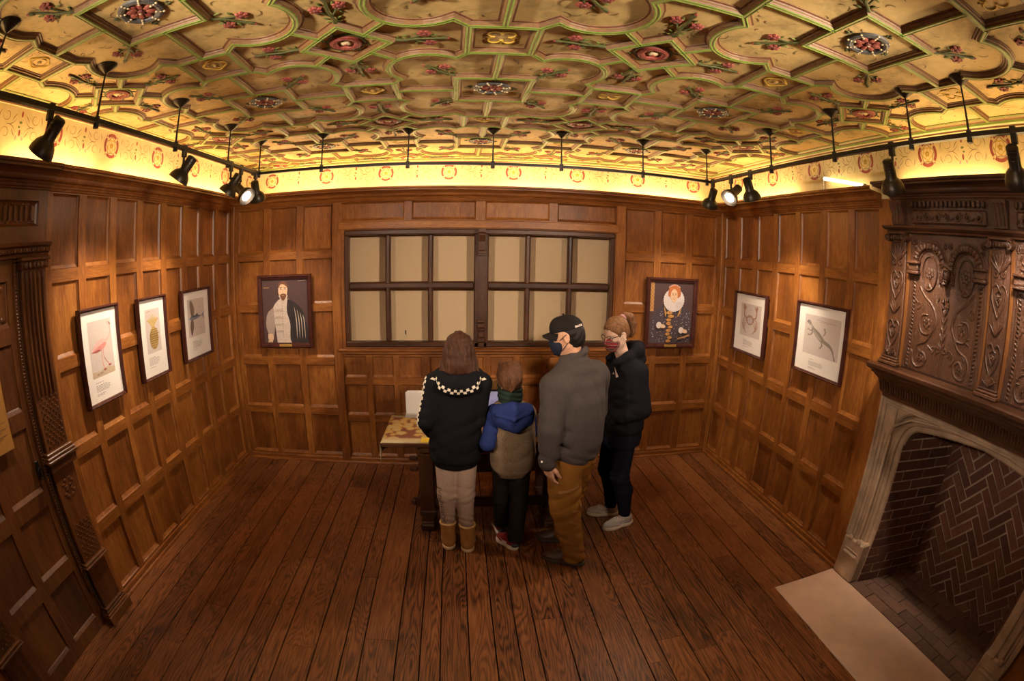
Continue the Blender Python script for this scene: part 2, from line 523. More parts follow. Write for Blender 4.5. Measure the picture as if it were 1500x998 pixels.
def scrolls(mb, P, u0, u1, v):
    """painted tendrils between two roses, with a drop of petals in the middle"""
    um = (u0 + u1) / 2; L = u1 - u0
    for sx in (1, -1):
        for sy in (1, -1):
            c = (um + sx * L * .20, v + sy * .050)
            mb.ribbon(spiral(c[0], c[1], .012, .040, 0 if sx > 0 else 180, (400 * sy if sx > 0 else 180 - 400 * sy), 22), .0042, P, .0012, 4, True)
            mb.ribbon(bez((c[0] + sx * .01, c[1] - sy * .04), (um + sx * L * .12, v - sy * .02), (um + sx * .035, v + sy * .045)), 0.0042, P, .0012, 4, True)
            mb.ribbon(bez((um + sx * L * .12, v + sy * .02), (um + sx * L * .10, v + sy * .05), (um + sx * L * .06, v + sy * .062), n=6), .006, P, .0012, 4, True)
            mb.ribbon(bez((c[0] + sx * .05, c[1] + sy * .02), (c[0] + sx * .07, c[1]), (c[0] + sx * .066, c[1] - sy * .03), n=6), .006, P, .0012, 4, True)
        mb.flat(ellipse(um + sx * .028, v - .070, .008, .013, 8, sx * .5), P, .0013, 6)
    mb.flat(ellipse(um, v - .040, .009, .020, 8), P, .0013, 1)
    mb.flat(ellipse(um + .004, v + .065, .009, .018, 8), P, .0013, 1)
    mb.flat(ellipse(um, v + .018, .014, .008, 8), P, .0013, 5)
    mb.flat(ellipse(um - .01, v - .008, .010, .007, 8), P, .0013, 5)

FM = [M['frieze'], M['rose_red'], M['paint_pale'], M['paint_gold'], M['paint_line'], M['leaf_green'], plain('paint_violet_grey', (.40, .30, .27), .6)]
# back
mb = MB()
mb.add([(XL - .02, Yf(XL), 2.6), (XR + .02, Yf(XR), 2.6), (XR + .02, Yf(XR), ZC), (XL - .02, Yf(XL), ZC)], [(0, 1, 2, 3)], 0)
bx = [-.167 + .66 * k for k in range(-3, 5)]
for x in bx: tudor_rose(mb, Pfrieze, x, 2.985, .082)
for x in bx[:-1]: scrolls(mb, Pfrieze, x, x + .66, 2.985)
mb.build('painted_frieze', FM, wb)
# left and right
for P, X, par, y0, rz in ((Pleft, XL, wl, 1.32, 2.985), (Pright, XR, wr, 1.21, 2.978)):
    mb = MB()
    mb.add([(X, YF, 2.70), (X, 5.15, 2.70), (X, 5.15, ZC), (X, YF, ZC)], [(0, 1, 2, 3)], 0)
    ys = [y0 + .622 * k for k in range(-2, 7)]
    for y in ys: tudor_rose(mb, P, y, rz, .086)
    for y in ys[:-1]: scrolls(mb, P, y, y + .622, rz)
    mb.build('painted_frieze', FM, par)

# moulding where the ceiling meets the painted frieze
mb = MB()
cm = [(0, -.052), (-.010, -.050), (-.014, -.040), (-.028, -.034), (-.034, -.022), (-.050, -.018), (-.054, -.006), (-.062, -.004), (-.062, .0)]
mb.sweep([(XL, YF), (XL, Yf(XL)), (XR, Yf(XR)), (XR, YF)], [(o_, ZC + h) for o_, h in cm], mats=[0, 1, 0, 2, 1, 0, 2, 1], P=lambda x, y, h: (x, y, h))
o = mb.build('trim_3', [M['frieze'], M['rib_brown'], M['rib_green']]); o['kind'] = 'structure'

# ================================================================ moulded ceiling
PX, PY = 1.408, 1.450
def cell(i, j): return (.138 + PX * i - .018 * 1.4 * (j) * .5, 2.765 + PY * j - .020 * PX * i)
mb = MB()
mb.add([(XL - .05, YF, ZC), (XR + .05, YF, ZC), (XR + .05, 5.25, ZC), (XL - .05, 5.25, ZC)], [(0, 3, 2, 1)], 0)
for k in range(2200):                                 # loose brush strokes in the ground
    x, y = random.uniform(XL, XR), random.uniform(0, 4.95)
    r = random.uniform(.012, .034); a = random.uniform(0, 360)
    mb.ribbon(arc(x, y, r, a, a + random.uniform(70, 170), 5), random.uniform(.005, .0095), Pceil, .0012, 1, True)
ceil = mb.build('ceiling', [M['plaster'], M['paint_line']]); ceil['kind'] = 'structure'

RP = [(-.034, -.002), (-.033, .004), (-.025, .005), (-.022, .012), (-.016, .014), (-.0125, .022), (-.008, .025), (-.0045, .023), (.0045, .023), (.008, .025), (.0125, .022), (.016, .014), (.022, .012), (.025, .005), (.033, .004), (.034, -.002)]
RMAT = [1, 1, 1, 2, 1, 0, 0, 3, 0, 0, 1, 2, 1, 1, 1]
ribs = MB()
YEDGE = 4.98
def inside_room(p): return XL + .005 < p[0] < XR - .005 and -.6 < p[1] < Yf(p[0]) - .01
def clip_line(pts):
    """split a path into the runs that lie under the ceiling"""
    runs, cur = [], []
    for i, p in enumerate(pts):
        if inside_room(p):
            if not cur and i > 0:
                a, b = pts[i - 1], p
                for _ in range(20):
                    mid = ((a[0] + b[0]) / 2, (a[1] + b[1]) / 2)
                    if inside_room(mid): b = mid
                    else: a = mid
                cur.append(b)
            cur.append(p)
        elif cur:
            a, b = cur[-1], p
            for _ in range(20):
                mid = ((a[0] + b[0]) / 2, (a[1] + b[1]) / 2)
                if inside_room(mid): a = mid
                else: b = mid
            cur.append(a); runs.append(cur); cur = []
    if cur: runs.append(cur)
    return runs
def rib(pts, closed=False):
    if closed and all(inside_room(p) for p in pts):
        ribs.sweep(pts, RP, True, RMAT, Pceil); return
    for run in clip_line(pts + [pts[0]] if closed else pts):
        if len(run) > 1 and math.dist(run[0], run[-1]) + len(run) * .001 > .012:
            ribs.sweep(run, RP, False, RMAT, Pceil, capm=3)
def tr(c, pts): return [(c[0] + x - .018 * y, c[1] + y - .020 * x) for x, y in pts]
def square(h): return [(-h, -h), (h, -h), (h, h), (-h, h)]
HX, HY = PX / 2, PY / 2
cells = [(i, j) for i in range(-3, 4) for j in range(-3, 3)]
for i, j in cells:
    c = cell(i, j)
    rib(tr(c, square(.208)), True)
    for sx, sy in ((1, 0), (-1, 0), (0, 1), (0, -1)):
        e = (HX if sx else HY) - .150
        rib(tr(c, [(sx * .20, sy * .20), (sx * e, sy * e)]))
    # small squares shared with the next cells
    rib(tr((c[0] + HX, c[1] - .02 * HX), square(.148)), True)
    rib(tr((c[0] - .018 * HY, c[1] + HY), square(.148)), True)
    for sx in (1, -1):
        for sy in (1, -1):
            ac = arc(.355, .355, .207, 133, -43, 14)
            q = [(.150, HY - .150)] + ac + [(HX - .150, .150)]
            rib(tr(c, [(sx * x, sy * y) for x, y in q]))
    d = (c[0] + HX - .018 * HY, c[1] + HY - .02 * HX)
    rib(tr(d, [(.208, 0), (0, .208), (-.208, 0), (0, -.208)]), True)
    for sx in (1, -1):
        for sy in (1, -1):
            rib(tr(d, [(sx * .100, sy * .100), (sx * .202, sy * .212)]))
ribs.build('moulded_rib', [M['rib_green'], M['rib_brown'], M['rib_cream'], M['rib_crest']], ceil, smooth=False)

def rosette_mesh(kind):
    mb = MB()
    D = lambda u, v, h: (u, v, -h)
    if kind == 0:      # slate ring with pale studs and a red rose
        mb.tube([(.088 * math.cos(t), .088 * math.sin(t), -.004) for t in [2 * PI * k / 32 for k in range(32)]], .019, 8, 0, closed=True)
        for k in range(8):
            t = 2 * PI * k / 8 + .39
            for r in (.070, .088, .104): mb.ball((r * math.cos(t), r * math.sin(t), -.020), .0065, 6, 3)
            mb.ball((.044 * math.cos(t), .044 * math.sin(t), -.006), (.026, .017, .014), 8, 1, Matrix.Rotation(t, 3, 'Z'))
        mb.ball((0, 0, -.012), .017, 8, 4); mb.ball((0, 0, -.024), .008, 6, 3)
        for k in range(4):
            t = PI / 2 * k
            for a, l in ((0, .030), (.55, .022), (-.55, .022)):
                e = (.106 * math.cos(t) + l * math.cos(t + a), .106 * math.sin(t) + l * math.sin(t + a))
                mb.ball((*e, -.004), (.012, .007, .006), 6, 2, Matrix.Rotation(t + a, 3, 'Z'))
    elif kind == 1:    # red ring, green rim, pale heart
        mb.tube([(.060 * math.cos(t), .060 * math.sin(t), -.004) for t in [2 * PI * k / 28 for k in range(28)]], .021, 8, 1, closed=True)
        mb.tube([(.088 * math.cos(t), .088 * math.sin(t), -.002) for t in [2 * PI * k / 28 for k in range(28)]], .008, 6, 2, closed=True)
        for k in range(16):
            t = 2 * PI * k / 16
            mb.ball((.058 * math.cos(t), .058 * math.sin(t), -.020), .0075, 6, 4)
        mb.ball((0, 0, -.008), (.026, .026, .016), 10, 3); mb.ball((0, 0, -.022), .009, 6, 1)
        for k in range(8):
            t = PI / 4 * k + .39
            mb.ball((.108 * math.cos(t), .108 * math.sin(t), -.003), (.018, .008, .006), 6, 2, Matrix.Rotation(t + .6, 3, 'Z'))
    elif kind == 2:    # four open ochre lobes
        for k in range(4):
            t = PI / 2 * k
            pts = [(.045 * math.cos(t) + .030 * math.cos(t + a), .045 * math.sin(t) + .030 * math.sin(t + a), -.003) for a in [math.radians(q) for q in range(-140, 141, 20)]]
            mb.tube(pts, .006, 6, 5)
            t2 = t + PI / 4
            mb.ball((.062 * math.cos(t2), .062 * math.sin(t2), -.003), (.014, .007, .006), 6, 6, Matrix.Rotation(t2, 3, 'Z'))
    else:              # ochre frame around a small boss
        mb.tube([((.060 + .008 * math.cos(4 * t)) * math.cos(t), (.060 + .008 * math.cos(4 * t)) * math.sin(t), -.003) for t in [2 * PI * k / 32 for k in range(32)]], .008, 6, 5, closed=True)
        mb.tube([(.044 * math.cos(t), .044 * math.sin(t), -.003) for t in [2 * PI * k / 20 for k in range(20)]], .005, 6, 6, closed=True)
        mb.ball((0, 0, -.004), (.016, .016, .010), 8, 6); mb.ball((0, 0, -.012), .006, 6, 3)
    return mb.mesh('rosette', [M['slate'], M['rose_red'], M['stem_green'], M['paint_pale'], M['rose_dk'], M['paint_gold'], M['paint_ochre']], smooth=True)
def spray_mesh(var):
    mb = MB()
    mb.tube(smooth_path([(0, 0, -.008), (.05, .006, -.016), (.12, -.004, -.014), (.20, .002, -.010), (.235, 0, -.008)], 4), [.014] * 4 + [.0085] * 13, 6, 0)
    mb.ball((.252, 0, -.010), (.026, .013, .011), 8, 0); mb.ball((.268, 0, -.011), (.014, .010, .009), 8, 1)
    for s_ in (1, -1):
        mb.tube(bez((.075, 0, -.012), (.11, s_ * .022, -.014), (.150 + var * s_, s_ * .045, -.010), n=5), .006, 5, 0)
        c = Vector((.165 + var * s_, s_ * .056, -.006))
        for k in range(6):
            t = 2 * PI * k / 6
            mb.ball(c + Vector((.020 * math.cos(t), .020 * math.sin(t), 0)), (.018, .014, .014), 6, 1, Matrix.Rotation(t, 3, 'Z'))
        mb.ball(c + Vector((0, 0, -.010)), (.014, .014, .012), 8, 2)
        for a, (x, y) in ((.9, (.055, .030)), (-.5, (.115, .052)), (.3, (.200, .030)), (1.5, (.02, .022))):
            mb.ball((x, s_ * y, -.006), (.020, .0075, .006), 6, 3, Matrix.Rotation(s_ * a, 3, 'Z'))
    return mb.mesh('flower_spray', [M['stem_green'], M['rose_red'], M['rose_dk'], M['leaf_green']], smooth=True)
ROS = [rosette_mesh(k) for k in range(4)]
SPR = [spray_mesh(v) for v in (.012, -.010, .0)]
def ceil_item(name, me, x, y, rz=0.0, s_=1.0):
    if not inside_room((x, y)) or y < .3: return
    o = bpy.data.objects.new(name, me); COL.objects.link(o); o.parent = ceil
    o.location = (x, y, ZC); o.rotation_euler = (0, 0, rz); o.scale = (s_, s_, .6)
for i, j in cells:
    c = cell(i, j)
    ceil_item('rosette', ROS[0], *c, rz=.1)
    d = (c[0] + HX - .018 * HY, c[1] + HY - .02 * HX)
    ceil_item('rosette', ROS[1], *d)
    ceil_item('rosette', ROS[2 + (i + j) % 2], c[0] + HX, c[1] - .02 * HX, .785 if (i + j) % 2 == 0 else 0)
    ceil_item('rosette', ROS[2 + (i + j + 1) % 2], c[0] - .018 * HY, c[1] + HY, .785 if (i + j + 1) % 2 == 0 else 0)
    for k in range(4):
        t = PI / 4 + PI / 2 * k
        p = tr(c, [(.285 * math.cos(t), .285 * math.sin(t))])[0]
        ceil_item('flower_spray', SPR[(i + j + k) % 3], *p, rz=t, s_=.90)
        t = PI / 2 * k
        p = tr(d, [(.225 * math.cos(t), .225 * math.sin(t))])[0]
        ceil_item('flower_spray', SPR[(i + 2 * j + k) % 3], *p, rz=t, s_=.90)

# ================================================================ floor
fl = NT('floor_oak_boards')
isl = fl.island()
off = fl.comb(fl.math('MULTIPLY', isl, 9.0), fl.math('MULTIPLY', isl, 57.0), fl.math('MULTIPLY', isl, 3.0))
v = fl.vmath('ADD', fl.coord(), off)
warp = fl.noise(fl.mapping(v, (3.5, .42, 1)), 1.6, 2, .5, .2)
sx_, sy_, sz_ = fl.sep(v)
ph = fl.math('ADD', fl.math('MULTIPLY', warp, 30.0), fl.math('MULTIPLY', sx_, 38.0))
fine = fl.noise(fl.mapping(v, (1, .045, 1)), 95, 4, .65, .2)
rng_ = fl.math('SINE', fl.math('MULTIPLY', ph, 6.283))
rng_ = fl.math('POWER', fl.math('ADD', fl.math('MULTIPLY', rng_, .5), .5), .7)
g = fl.math('ADD', fl.math('MULTIPLY', rng_, .145), fl.math('MULTIPLY', fine, .54))
bl_ = fl.noise(fl.coord(), 1.7, 4, .6, .4)
g = fl.math('ADD', g, fl.math('MULTIPLY', bl_, .30))
g = fl.math('ADD', g, fl.math('MULTIPLY', fl.math('SUBTRACT', isl, .5), .11))
fl.color(fl.ramp(g, [(.33, (.028, .0095, .0036)), (.46, (.150, .051, .0165)), (.61, (.275, .103, .032)), (.86, (.40, .165, .052))]))
fl.rough(fl.math('ADD', .27, fl.math('MULTIPLY', fine, .22)))
fl.spec(.45)
fl.bump(fl.math('ADD', fl.math('MULTIPLY', rng_, -.5), fine), .16, .003)
M['floor'] = fl.mat
M['gap'] = plain('board_gap', (.012, .005, .003), .9)
mb = MB()
mb.add([(XL - .05, YF, -.012), (XR + .05, YF, -.012), (XR + .05, YB + .05, -.012), (XL - .05, YB + .05, -.012)], [(0, 1, 2, 3)], 1)
rf = random.Random(11)
seams = [-1.693, -1.377, -1.225, -1.114, -.905, -.737, -.625, -.424]
xs = [XL - .02]
while xs[-1] < XR:
    nx = xs[-1] + rf.choice([.115, .135, .15, .165, .18, .2])
    near = [q for q in seams if xs[-1] + .09 < q < xs[-1] + .23]
    if near: nx = near[0]
    xs.append(nx)
for x0, x1 in zip(xs[:-1], xs[1:]):
    spans = [(YF, YB, x1)]
    if x1 > 2.098:
        spans = [(YF, .26, x1), (2.134, YB, x1)]
        if x0 < 2.09: spans.append((.26, 2.134, 2.100))
    for s0, s1, xe in spans:
        y = s0
        while y < s1 - .01:
            e = y + rf.uniform(1.3, 4.2)
            if e > s1 - .5: e = s1
            g_ = .0040
            a, b, c_, d_ = x0 + g_, min(xe, XR + .02) - g_, y + .0012, e - .0012
            if x0 < 2.098 < x1 and s0 == 2.134: pass
            mb.add([(a, c_, 0), (b, c_, 0), (b, d_, 0), (a, d_, 0), (a, c_, -.01), (b, c_, -.01), (b, d_, -.01), (a, d_, -.01)],
                   [(0, 1, 2, 3), (0, 4, 5, 1), (1, 5, 6, 2), (2, 6, 7, 3), (3, 7, 4, 0)], 0)
            y = e
o = mb.build('floor', [M['floor'], M['gap']]); o['kind'] = 'structure'

# rest of the shell: the wall behind the viewer and the near ends of the side walls
panel_wall('wall_front', lambda u, v, h: (u, YF + h, v), XL, XR, 0, ZC, grid([(XL + .1 + .5 * k, XL + .52 + .5 * k) for k in range(10)], ROWS), mats=[M['oak_v'], M['oak_h']])
# ================================================================ window
win = struct_empty('window_1', ((WIN[0] + WIN[1]) / 2, YB, WIN[2]))
DV = [M['dark_v'], M['dark_h']]
x0, x1, z0, z1 = WIN
yw0, yw1 = YB + .005, YB + .085
mb = MB()
fw = .052
mb.box(x0, x0 + fw - .008, yw0, yw1, z0, z1, 0, .008); mb.box(x1 - fw + .008, x1, yw0, yw1, z0, z1, 0, .008)
mb.box(x0, x1, yw0 - .02, yw1, z1 - .052, z1, 1, .010); mb.box(x0, x1, yw0 - .012, yw1, z0, z0 + .055, 1, .012)
mb.build('window_frame', DV, win)
mb = MB()
for a in (-.756, -.342, .590, 1.005):
    mb.box(a, a + .050, yw0 + .012, yw1, z0 + .05, z1 - .045, 0, .014)
for a, b in ((x0 + .04, .11), (.225, x1 - .04)):
    mb.box(a, b, yw0 + .006, yw1 - .004, 1.795, 1.868, 1, .018)
mb.build('muntin', DV, win)
mb = MB()
mb.box(.100, .238, yw0 - .012, yw1, z0, z1, 0, .012)
post = mb.build('centre_post', DV, win)
mb = MB()      # bracket at the head of the post and carved foot
prof = [(0, 0), (.105, 0), (.105, -.03), (.085, -.045), (.088, -.06), (.060, -.12), (.052, -.20), (.064, -.212), (.064, -.232), (.05, -.236), (.05, -.25), (0, -.25)]
vs = [(x, YB - .012 - d, z1 - .002 + h) for x in (.137, .200) for d, h in prof]
n_ = len(prof)
mb.add(vs, [tuple(range(n_)), tuple(range(2 * n_ - 1, n_ - 1, -1))] + [(i, n_ + i, n_ + (i + 1) % n_, (i + 1) % n_) for i in range(n_)], 0)
for a, b, zz, zt in ((.128, .212, 1.475, 1.505), (.134, .206, 1.425, 1.470), (.130, .210, 1.395, 1.422), (.142, .198, 1.335, 1.392), (.128, .212, 1.285, 1.330), (.140, .202, 1.236, 1.282)):
    mb.box(a, b, YB - .035, YB, zz, zt, 0, .008)
mb.build('corbel', [M['dark_v']], post)
gl = NT('window_glass')
tb = gl.new('ShaderNodeBsdfTransparent'); gb = gl.new('ShaderNodeBsdfGlossy'); gb.inputs['Roughness'].default_value = .02
mx = gl.new('ShaderNodeMixShader'); fr = gl.new('ShaderNodeFresnel'); fr.inputs['IOR'].default_value = 1.45
gl.link(gl.math('MULTIPLY', fr.outputs[0], .55), mx.inputs[0]); gl.link(tb.outputs[0], mx.inputs[1]); gl.link(gb.outputs[0], mx.inputs[2]); gl.link(mx.outputs[0], gl.out.inputs[0])
M['glass'] = gl.mat
edges = [x0 + .03, -.73, -.317, .115, None, .225, .615, 1.03, x1 - .03]
for a, b in zip(edges[:-1], edges[1:]):
    if a is None or b is None: continue
    for c_, d_ in ((z0 + .03, 1.83), (1.83, z1 - .03)):
        mb = MB(); mb.box(a + .006, b - .006, YB + .050, YB + .053, c_ + .004, d_ - .004)
        mb.build('glass_pane', [M['glass']], win)
mb = MB()                                             # pale blind hung behind the glass, in a shallow reveal
mb.quad((x0 - .3, YB + .17, z0 - .2), (x1 + .3, YB + .17, z0 - .2), (x1 + .3, YB + .17, z1 + .2), (x0 - .3, YB + .17, z1 + .2))
nb = NT('blind_cloth')
nb.color(nb.ramp(nb.noise(nb.mapping(nb.coord(), (40, 1, 300)), 2.0, 2), [(.3, (.64, .45, .265)), (.7, (.72, .515, .31))])); nb.rough(.9)
mb.build('window_blind', [nb.mat], win)
mb = MB(); mb.box(-.585, -.573, YB + .167, YB + .170, 1.335, 1.372, 0); mb.box(-.577, -.573, YB + .166, YB + .170, 1.318, 1.336, 0)
mb.build('blind_catch', [plain('black_catch', (.01, .01, .01), .5)], win)
mb = MB()
for q in (((x0, YB + .05, z0), (x0, YB + .19, z0), (x0, YB + .19, z1), (x0, YB + .05, z1)), ((x1, YB + .05, z0), (x1, YB + .19, z0), (x1, YB + .19, z1), (x1, YB + .05, z1)),
          ((x0, YB + .05, z0), (x1, YB + .05, z0), (x1, YB + .19, z0), (x0, YB + .19, z0)), ((x0, YB + .05, z1), (x1, YB + .05, z1), (x1, YB + .19, z1), (x0, YB + .19, z1))):
    mb.quad(*q)
mb.build('window_reveal', [plain('reveal_plaster', (.42, .33, .20), .8)], win)
# ================================================================ fireplace
M['stone'] = plain('fireplace_stone', (.38, .265, .175), .72, .42, 6, .3)
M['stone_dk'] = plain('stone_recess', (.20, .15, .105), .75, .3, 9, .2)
M['hearth'] = plain('hearth_slab_stone', (.66, .44, .31), .5, .14, 5, .08)
def brickmat(name, cols, rough=.85):
    n = NT(name); i = n.island()
    c = n.ramp(i, [(k / (len(cols) - 1), q) for k, q in enumerate(cols)])
    f = n.noise(n.coord(), 28, 5, .65)
    c = n.mix(f, sc((1, 1, 1), .55), (1.25, 1.25, 1.25)) if False else n.mix(n.math('MULTIPLY', f, .8), c, (.045, .022, .016))
    n.color(c); n.rough(rough); n.bump(n.noise(n.coord(), 60, 5), .5, .006); n.spec(.25)
    return n.mat
M['brick'] = brickmat('firebox_brick', [(.14, .055, .034), (.22, .088, .053), (.12, .05, .036), (.27, .115, .07), (.17, .064, .04)])
M['paver'] = brickmat('hearth_paver', [(.20, .115, .085), (.29, .17, .12), (.17, .10, .075), (.33, .18, .12), (.23, .13, .10)], .6)
M['mortar'] = plain('lime_mortar', (.62, .45, .33), .95, .3, 40, .3)
M['mortar_soot'] = plain('sooty_mortar', (.30, .21, .15), .95, .55, 5, .3)
M['mortar_dk'] = plain('paver_joint', (.06, .04, .03), .95, .3, 40, .3)
fp = thing('fireplace', 'pale stone fireplace with a low pointed arch and brick firebox in the right wall', 'fireplace', (2.70, 1.19, 0))
XS = 2.700                                      # stone face
def Pst(u, v, h): return (XS - h, u, v)
half = bez((1.885, 1.02), (1.880, 1.20), (1.775, 1.232), n=8)
path = [(1.885, 0), (1.885, .5)] + half + [(1.60, 1.262), (1.40, 1.285), (1.19, 1.302)]
path = path + [(2.38 - u, v) for u, v in path[-2::-1]]
OFF = [(0, -.30), (0, -.085), (.012, -.072), (.040, -.066), (.048, -.050), (.070, -.044), (.092, -.050), (.106, -.034), (.114, -.012), (.128, 0)]
mb = MB()
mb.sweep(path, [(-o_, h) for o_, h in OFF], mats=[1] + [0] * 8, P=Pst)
face_i = []
k = len(path)
def off_pt(i, o_):
    a = path[max(i - 1, 0)]; b = path[min(i + 1, k - 1)]
    L = math.hypot(b[0] - a[0], b[1] - a[1])
    return (path[i][0] + (b[1] - a[1]) / L * o_, path[i][1] - (b[0] - a[0]) / L * o_)
outer = []
for i, (u, v) in enumerate(path):
    q = off_pt(i, .128)
    if i <= 2: o2 = (2.125, min(q[1], 1.0) if i else 0)
    elif i >= k - 3: o2 = (.255, min(q[1], 1.0) if i < k - 1 else 0)
    elif i <= 10:
        t = (i - 2) / 8
        o2 = (2.125, 1.0 + .414 * min(1, t * 1.6)) if t * 1.6 <= 1 else (2.125 - (t * 1.6 - 1) / .6 * .25, 1.414)
    elif i >= k - 11:
        t = (k - 3 - i) / 8
        o2 = (.255, 1.0 + .414 * min(1, t * 1.6)) if t * 1.6 <= 1 else (.255 + (t * 1.6 - 1) / .6 * .25, 1.414)
    else: o2 = (u, 1.414)
    outer.append((q, o2))
for i in range(k - 1):
    (a, b), (c_, d_) = outer[i], outer[i + 1]
    mb.quad(Pst(*a, 0), Pst(*b, 0), Pst(*d_, 0), Pst(*c_, 0), 0)
    mb.quad(Pst(*b, 0), Pst(*b, -.05), Pst(*d_, -.05), Pst(*d_, 0), 0)
# square label moulding round the outside, and the stopped base of each jamb
mb.sweep([(2.125, .34), (2.125, 1.414), (.255, 1.414), (.255, .34)], [(-.0, 0), (-.002, .014), (-.022, .016), (-.030, .004), (-.044, .002), (-.050, .010), (-.060, .010), (-.066, 0)][::1] if False else [(.0, .0), (.002, .014), (.022, .016), (.030, .004), (.044, .002), (.050, .010), (.060, .010), (.066, 0)], mats=[0] * 7, P=Pst, capm=0)
for c0, sgn in ((2.125, 1), (.255, -1)):
    for q, r_ in ((.088, .015), (.150, .012)):
        u = c0 - sgn * q
        mb.tube([Pst(u, .345, -.002), Pst(u, .37, .004), Pst(u, 1.02, .004), Pst(u - sgn * .010, 1.16, -.004)], [r_ * .6, r_, r_, r_ * .7], 10)
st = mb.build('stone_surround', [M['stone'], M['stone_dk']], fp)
for c0, sgn in ((2.125, 1), (.255, -1)):
    mb = MB()
    a, b = sorted((c0, c0 - sgn * .232))
    mb.box(XS - .016, XS + .10, a, b, .004, .335, 0, .012)
    mb.box(XS - .034, XS, a + .03, b - .05 if sgn > 0 else b - .03, .205, .232, 0, .010)
    mb.box(XS - .022, XS, a + .03, b - .05 if sgn > 0 else b - .03, .245, .254, 0, .004)
    for q in (.075, .165):
        mb.ball((XS - .012, c0 - sgn * q, .335), (.016, .026, .030), 8, 0)
    mb.build('jamb_base', [M['stone']], fp)
for m_ in (1, -1):                                 # carved corner panels
    mb = MB()
    uu = lambda u: u if m_ > 0 else 2.38 - u
    tri = [(1.955, 1.375), (1.955, 1.225), (1.895, 1.262), (1.80, 1.315), (1.45, 1.358), (1.42, 1.375)]
    pts = [(uu(u), v) for u, v in tri]
    mb.sweep(pts, [(-.008, 0), (-.006, .009), (.006, .009), (.008, 0)], True, [0, 0, 0], Pst)
    for k_ in range(26):
        t = k_ / 25
        mb.ball(Pst(uu(1.93 - .44 * t), 1.358 - .0 * t, .002), .0055, 6, 0)
        if k_ < 15: mb.ball(Pst(uu(1.935 - .30 * t * 1.3), 1.28 + .060 * t * 1.3, .002), .0055, 6, 0)
    mb.build('carved_spandrel', [M['stone']], fp)

def clip_poly(poly, u0, u1, v0, v1):
    for ax, lim, sg in ((0, u0, 1), (0, u1, -1), (1, v0, 1), (1, v1, -1)):
        out = []
        for i in range(len(poly)):
            a, b = poly[i - 1], poly[i]
            ia, ib = sg * (a[ax] - lim) >= 0, sg * (b[ax] - lim) >= 0
            if ia != ib:
                t = (lim - a[ax]) / (b[ax] - a[ax]); out.append((a[0] + t * (b[0] - a[0]), a[1] + t * (b[1] - a[1])))
            if ib: out.append(b)
        poly = out
        if len(poly) < 3: return None
    return poly
def brick_field(name, P, U, V, kind, bl=.208, bh=.062, g=.014, mats=(), proud=.008, parent=None):
    mb = MB(); r = random.Random(5)
    mb.quad(P(0, 0, 0), P(U, 0, 0), P(U, V, 0), P(0, V, 0), 1)
    def put(poly):
        q = clip_poly(poly, 0, U, 0, V)
        if q: mb.prism(q, P, proud * r.uniform(.7, 1.25), 0)
    if kind == 'run':
        row = 0; v = g / 2
        while v < V:
            u = -(bl + g) * (.5 if row % 2 else 0) - r.uniform(0, .02)
            while u < U:
                j = r.uniform(-.004, .004)
                put([(u + j, v), (u + bl + j, v), (u + bl + j, v + bh), (u + j, v + bh)]); u += bl + g
            v += bh + g; row += 1
    else:                                          # herringbone at 45 degrees
        w = bh + g; n = 3; c45 = math.sqrt(.5)
        for i in range(-30, 31):
            for j in range(-12, 13):
                ox, oy = (i + j * n) * w, (i - j * n) * w
                for rect in ((ox, oy, n * w, w), (ox, oy + w, w, n * w)):
                    a, b, L, W = rect
                    pts = [(a + g / 2, b + g / 2), (a + L - g / 2, b + g / 2), (a + L - g / 2, b + W - g / 2), (a + g / 2, b + W - g / 2)]
                    put([((x - y) * c45 + U / 2, (x + y) * c45 + V / 2) for x, y in pts])
    return mb.build(name, mats, parent)
BM = [M['brick'], M['mortar']]
ca, cb = (2.78, 1.886), (3.36, 1.755)
def cheekP(a, b, flip):
    du = Vector((b[0] - a[0], b[1] - a[1], 0)); L = du.length; du /= L
    nn = Vector((du.y, -du.x, 0)) * flip
    return (lambda u, v, h: (a[0] + du.x * u + nn.x * h, a[1] + du.y * u + nn.y * h, v)), L
P1, L1 = cheekP(ca, cb, 1)
brick_field('brick_cheek', P1, L1, 1.40, 'run', mats=BM, parent=fp)
P2, L2 = cheekP((2.78, .494), (3.36, .625), -1)
brick_field('brick_cheek', P2, L2, 1.40, 'run', mats=BM, parent=fp)
brick_field('brick_back', lambda u, v, h: (3.36 - h, .625 + u, v), 1.13, 1.40, 'herring', mats=[M['brick'], M['mortar_soot']], parent=fp)
brick_field('hearth_paving', lambda u, v, h: (2.702 + v, 2.10 - u, -.008 + h), 1.80, .68, 'run', .205, .102, .008, [M['paver'], M['mortar_dk']], .008, fp)
mb = MB(); mb.box(2.78, 3.45, .40, 1.98, 1.395, 1.408); mb.box(3.40, 3.45, .4, 1.98, 0, 1.40)
mb.build('flue_lining', [plain('soot', (.012, .009, .008), .95)], fp)

hs = thing('hearth_stone', 'smooth buff stone hearth slab let into the floorboards before the fireplace', 'hearth', (2.40, 1.197, 0))
mb = MB(); mb.box(2.100, 2.698, .262, 2.132, -.03, .003, 0, .003); mb.build('slab', [M['hearth']], hs)

# wall above and beside the chimney piece
mb = MB()
mb.box(XR, XR + .05, .254, 2.13, 1.416, 2.75)
o = mb.build('wall_chimney', [M['oak_v']]); o['kind'] = 'structure'
mb = MB(); mb.box(XR, XR + .05, YF, .254, 0, 2.75)
o = mb.build('wall_right_near', [M['oak_v']]); o['kind'] = 'structure'

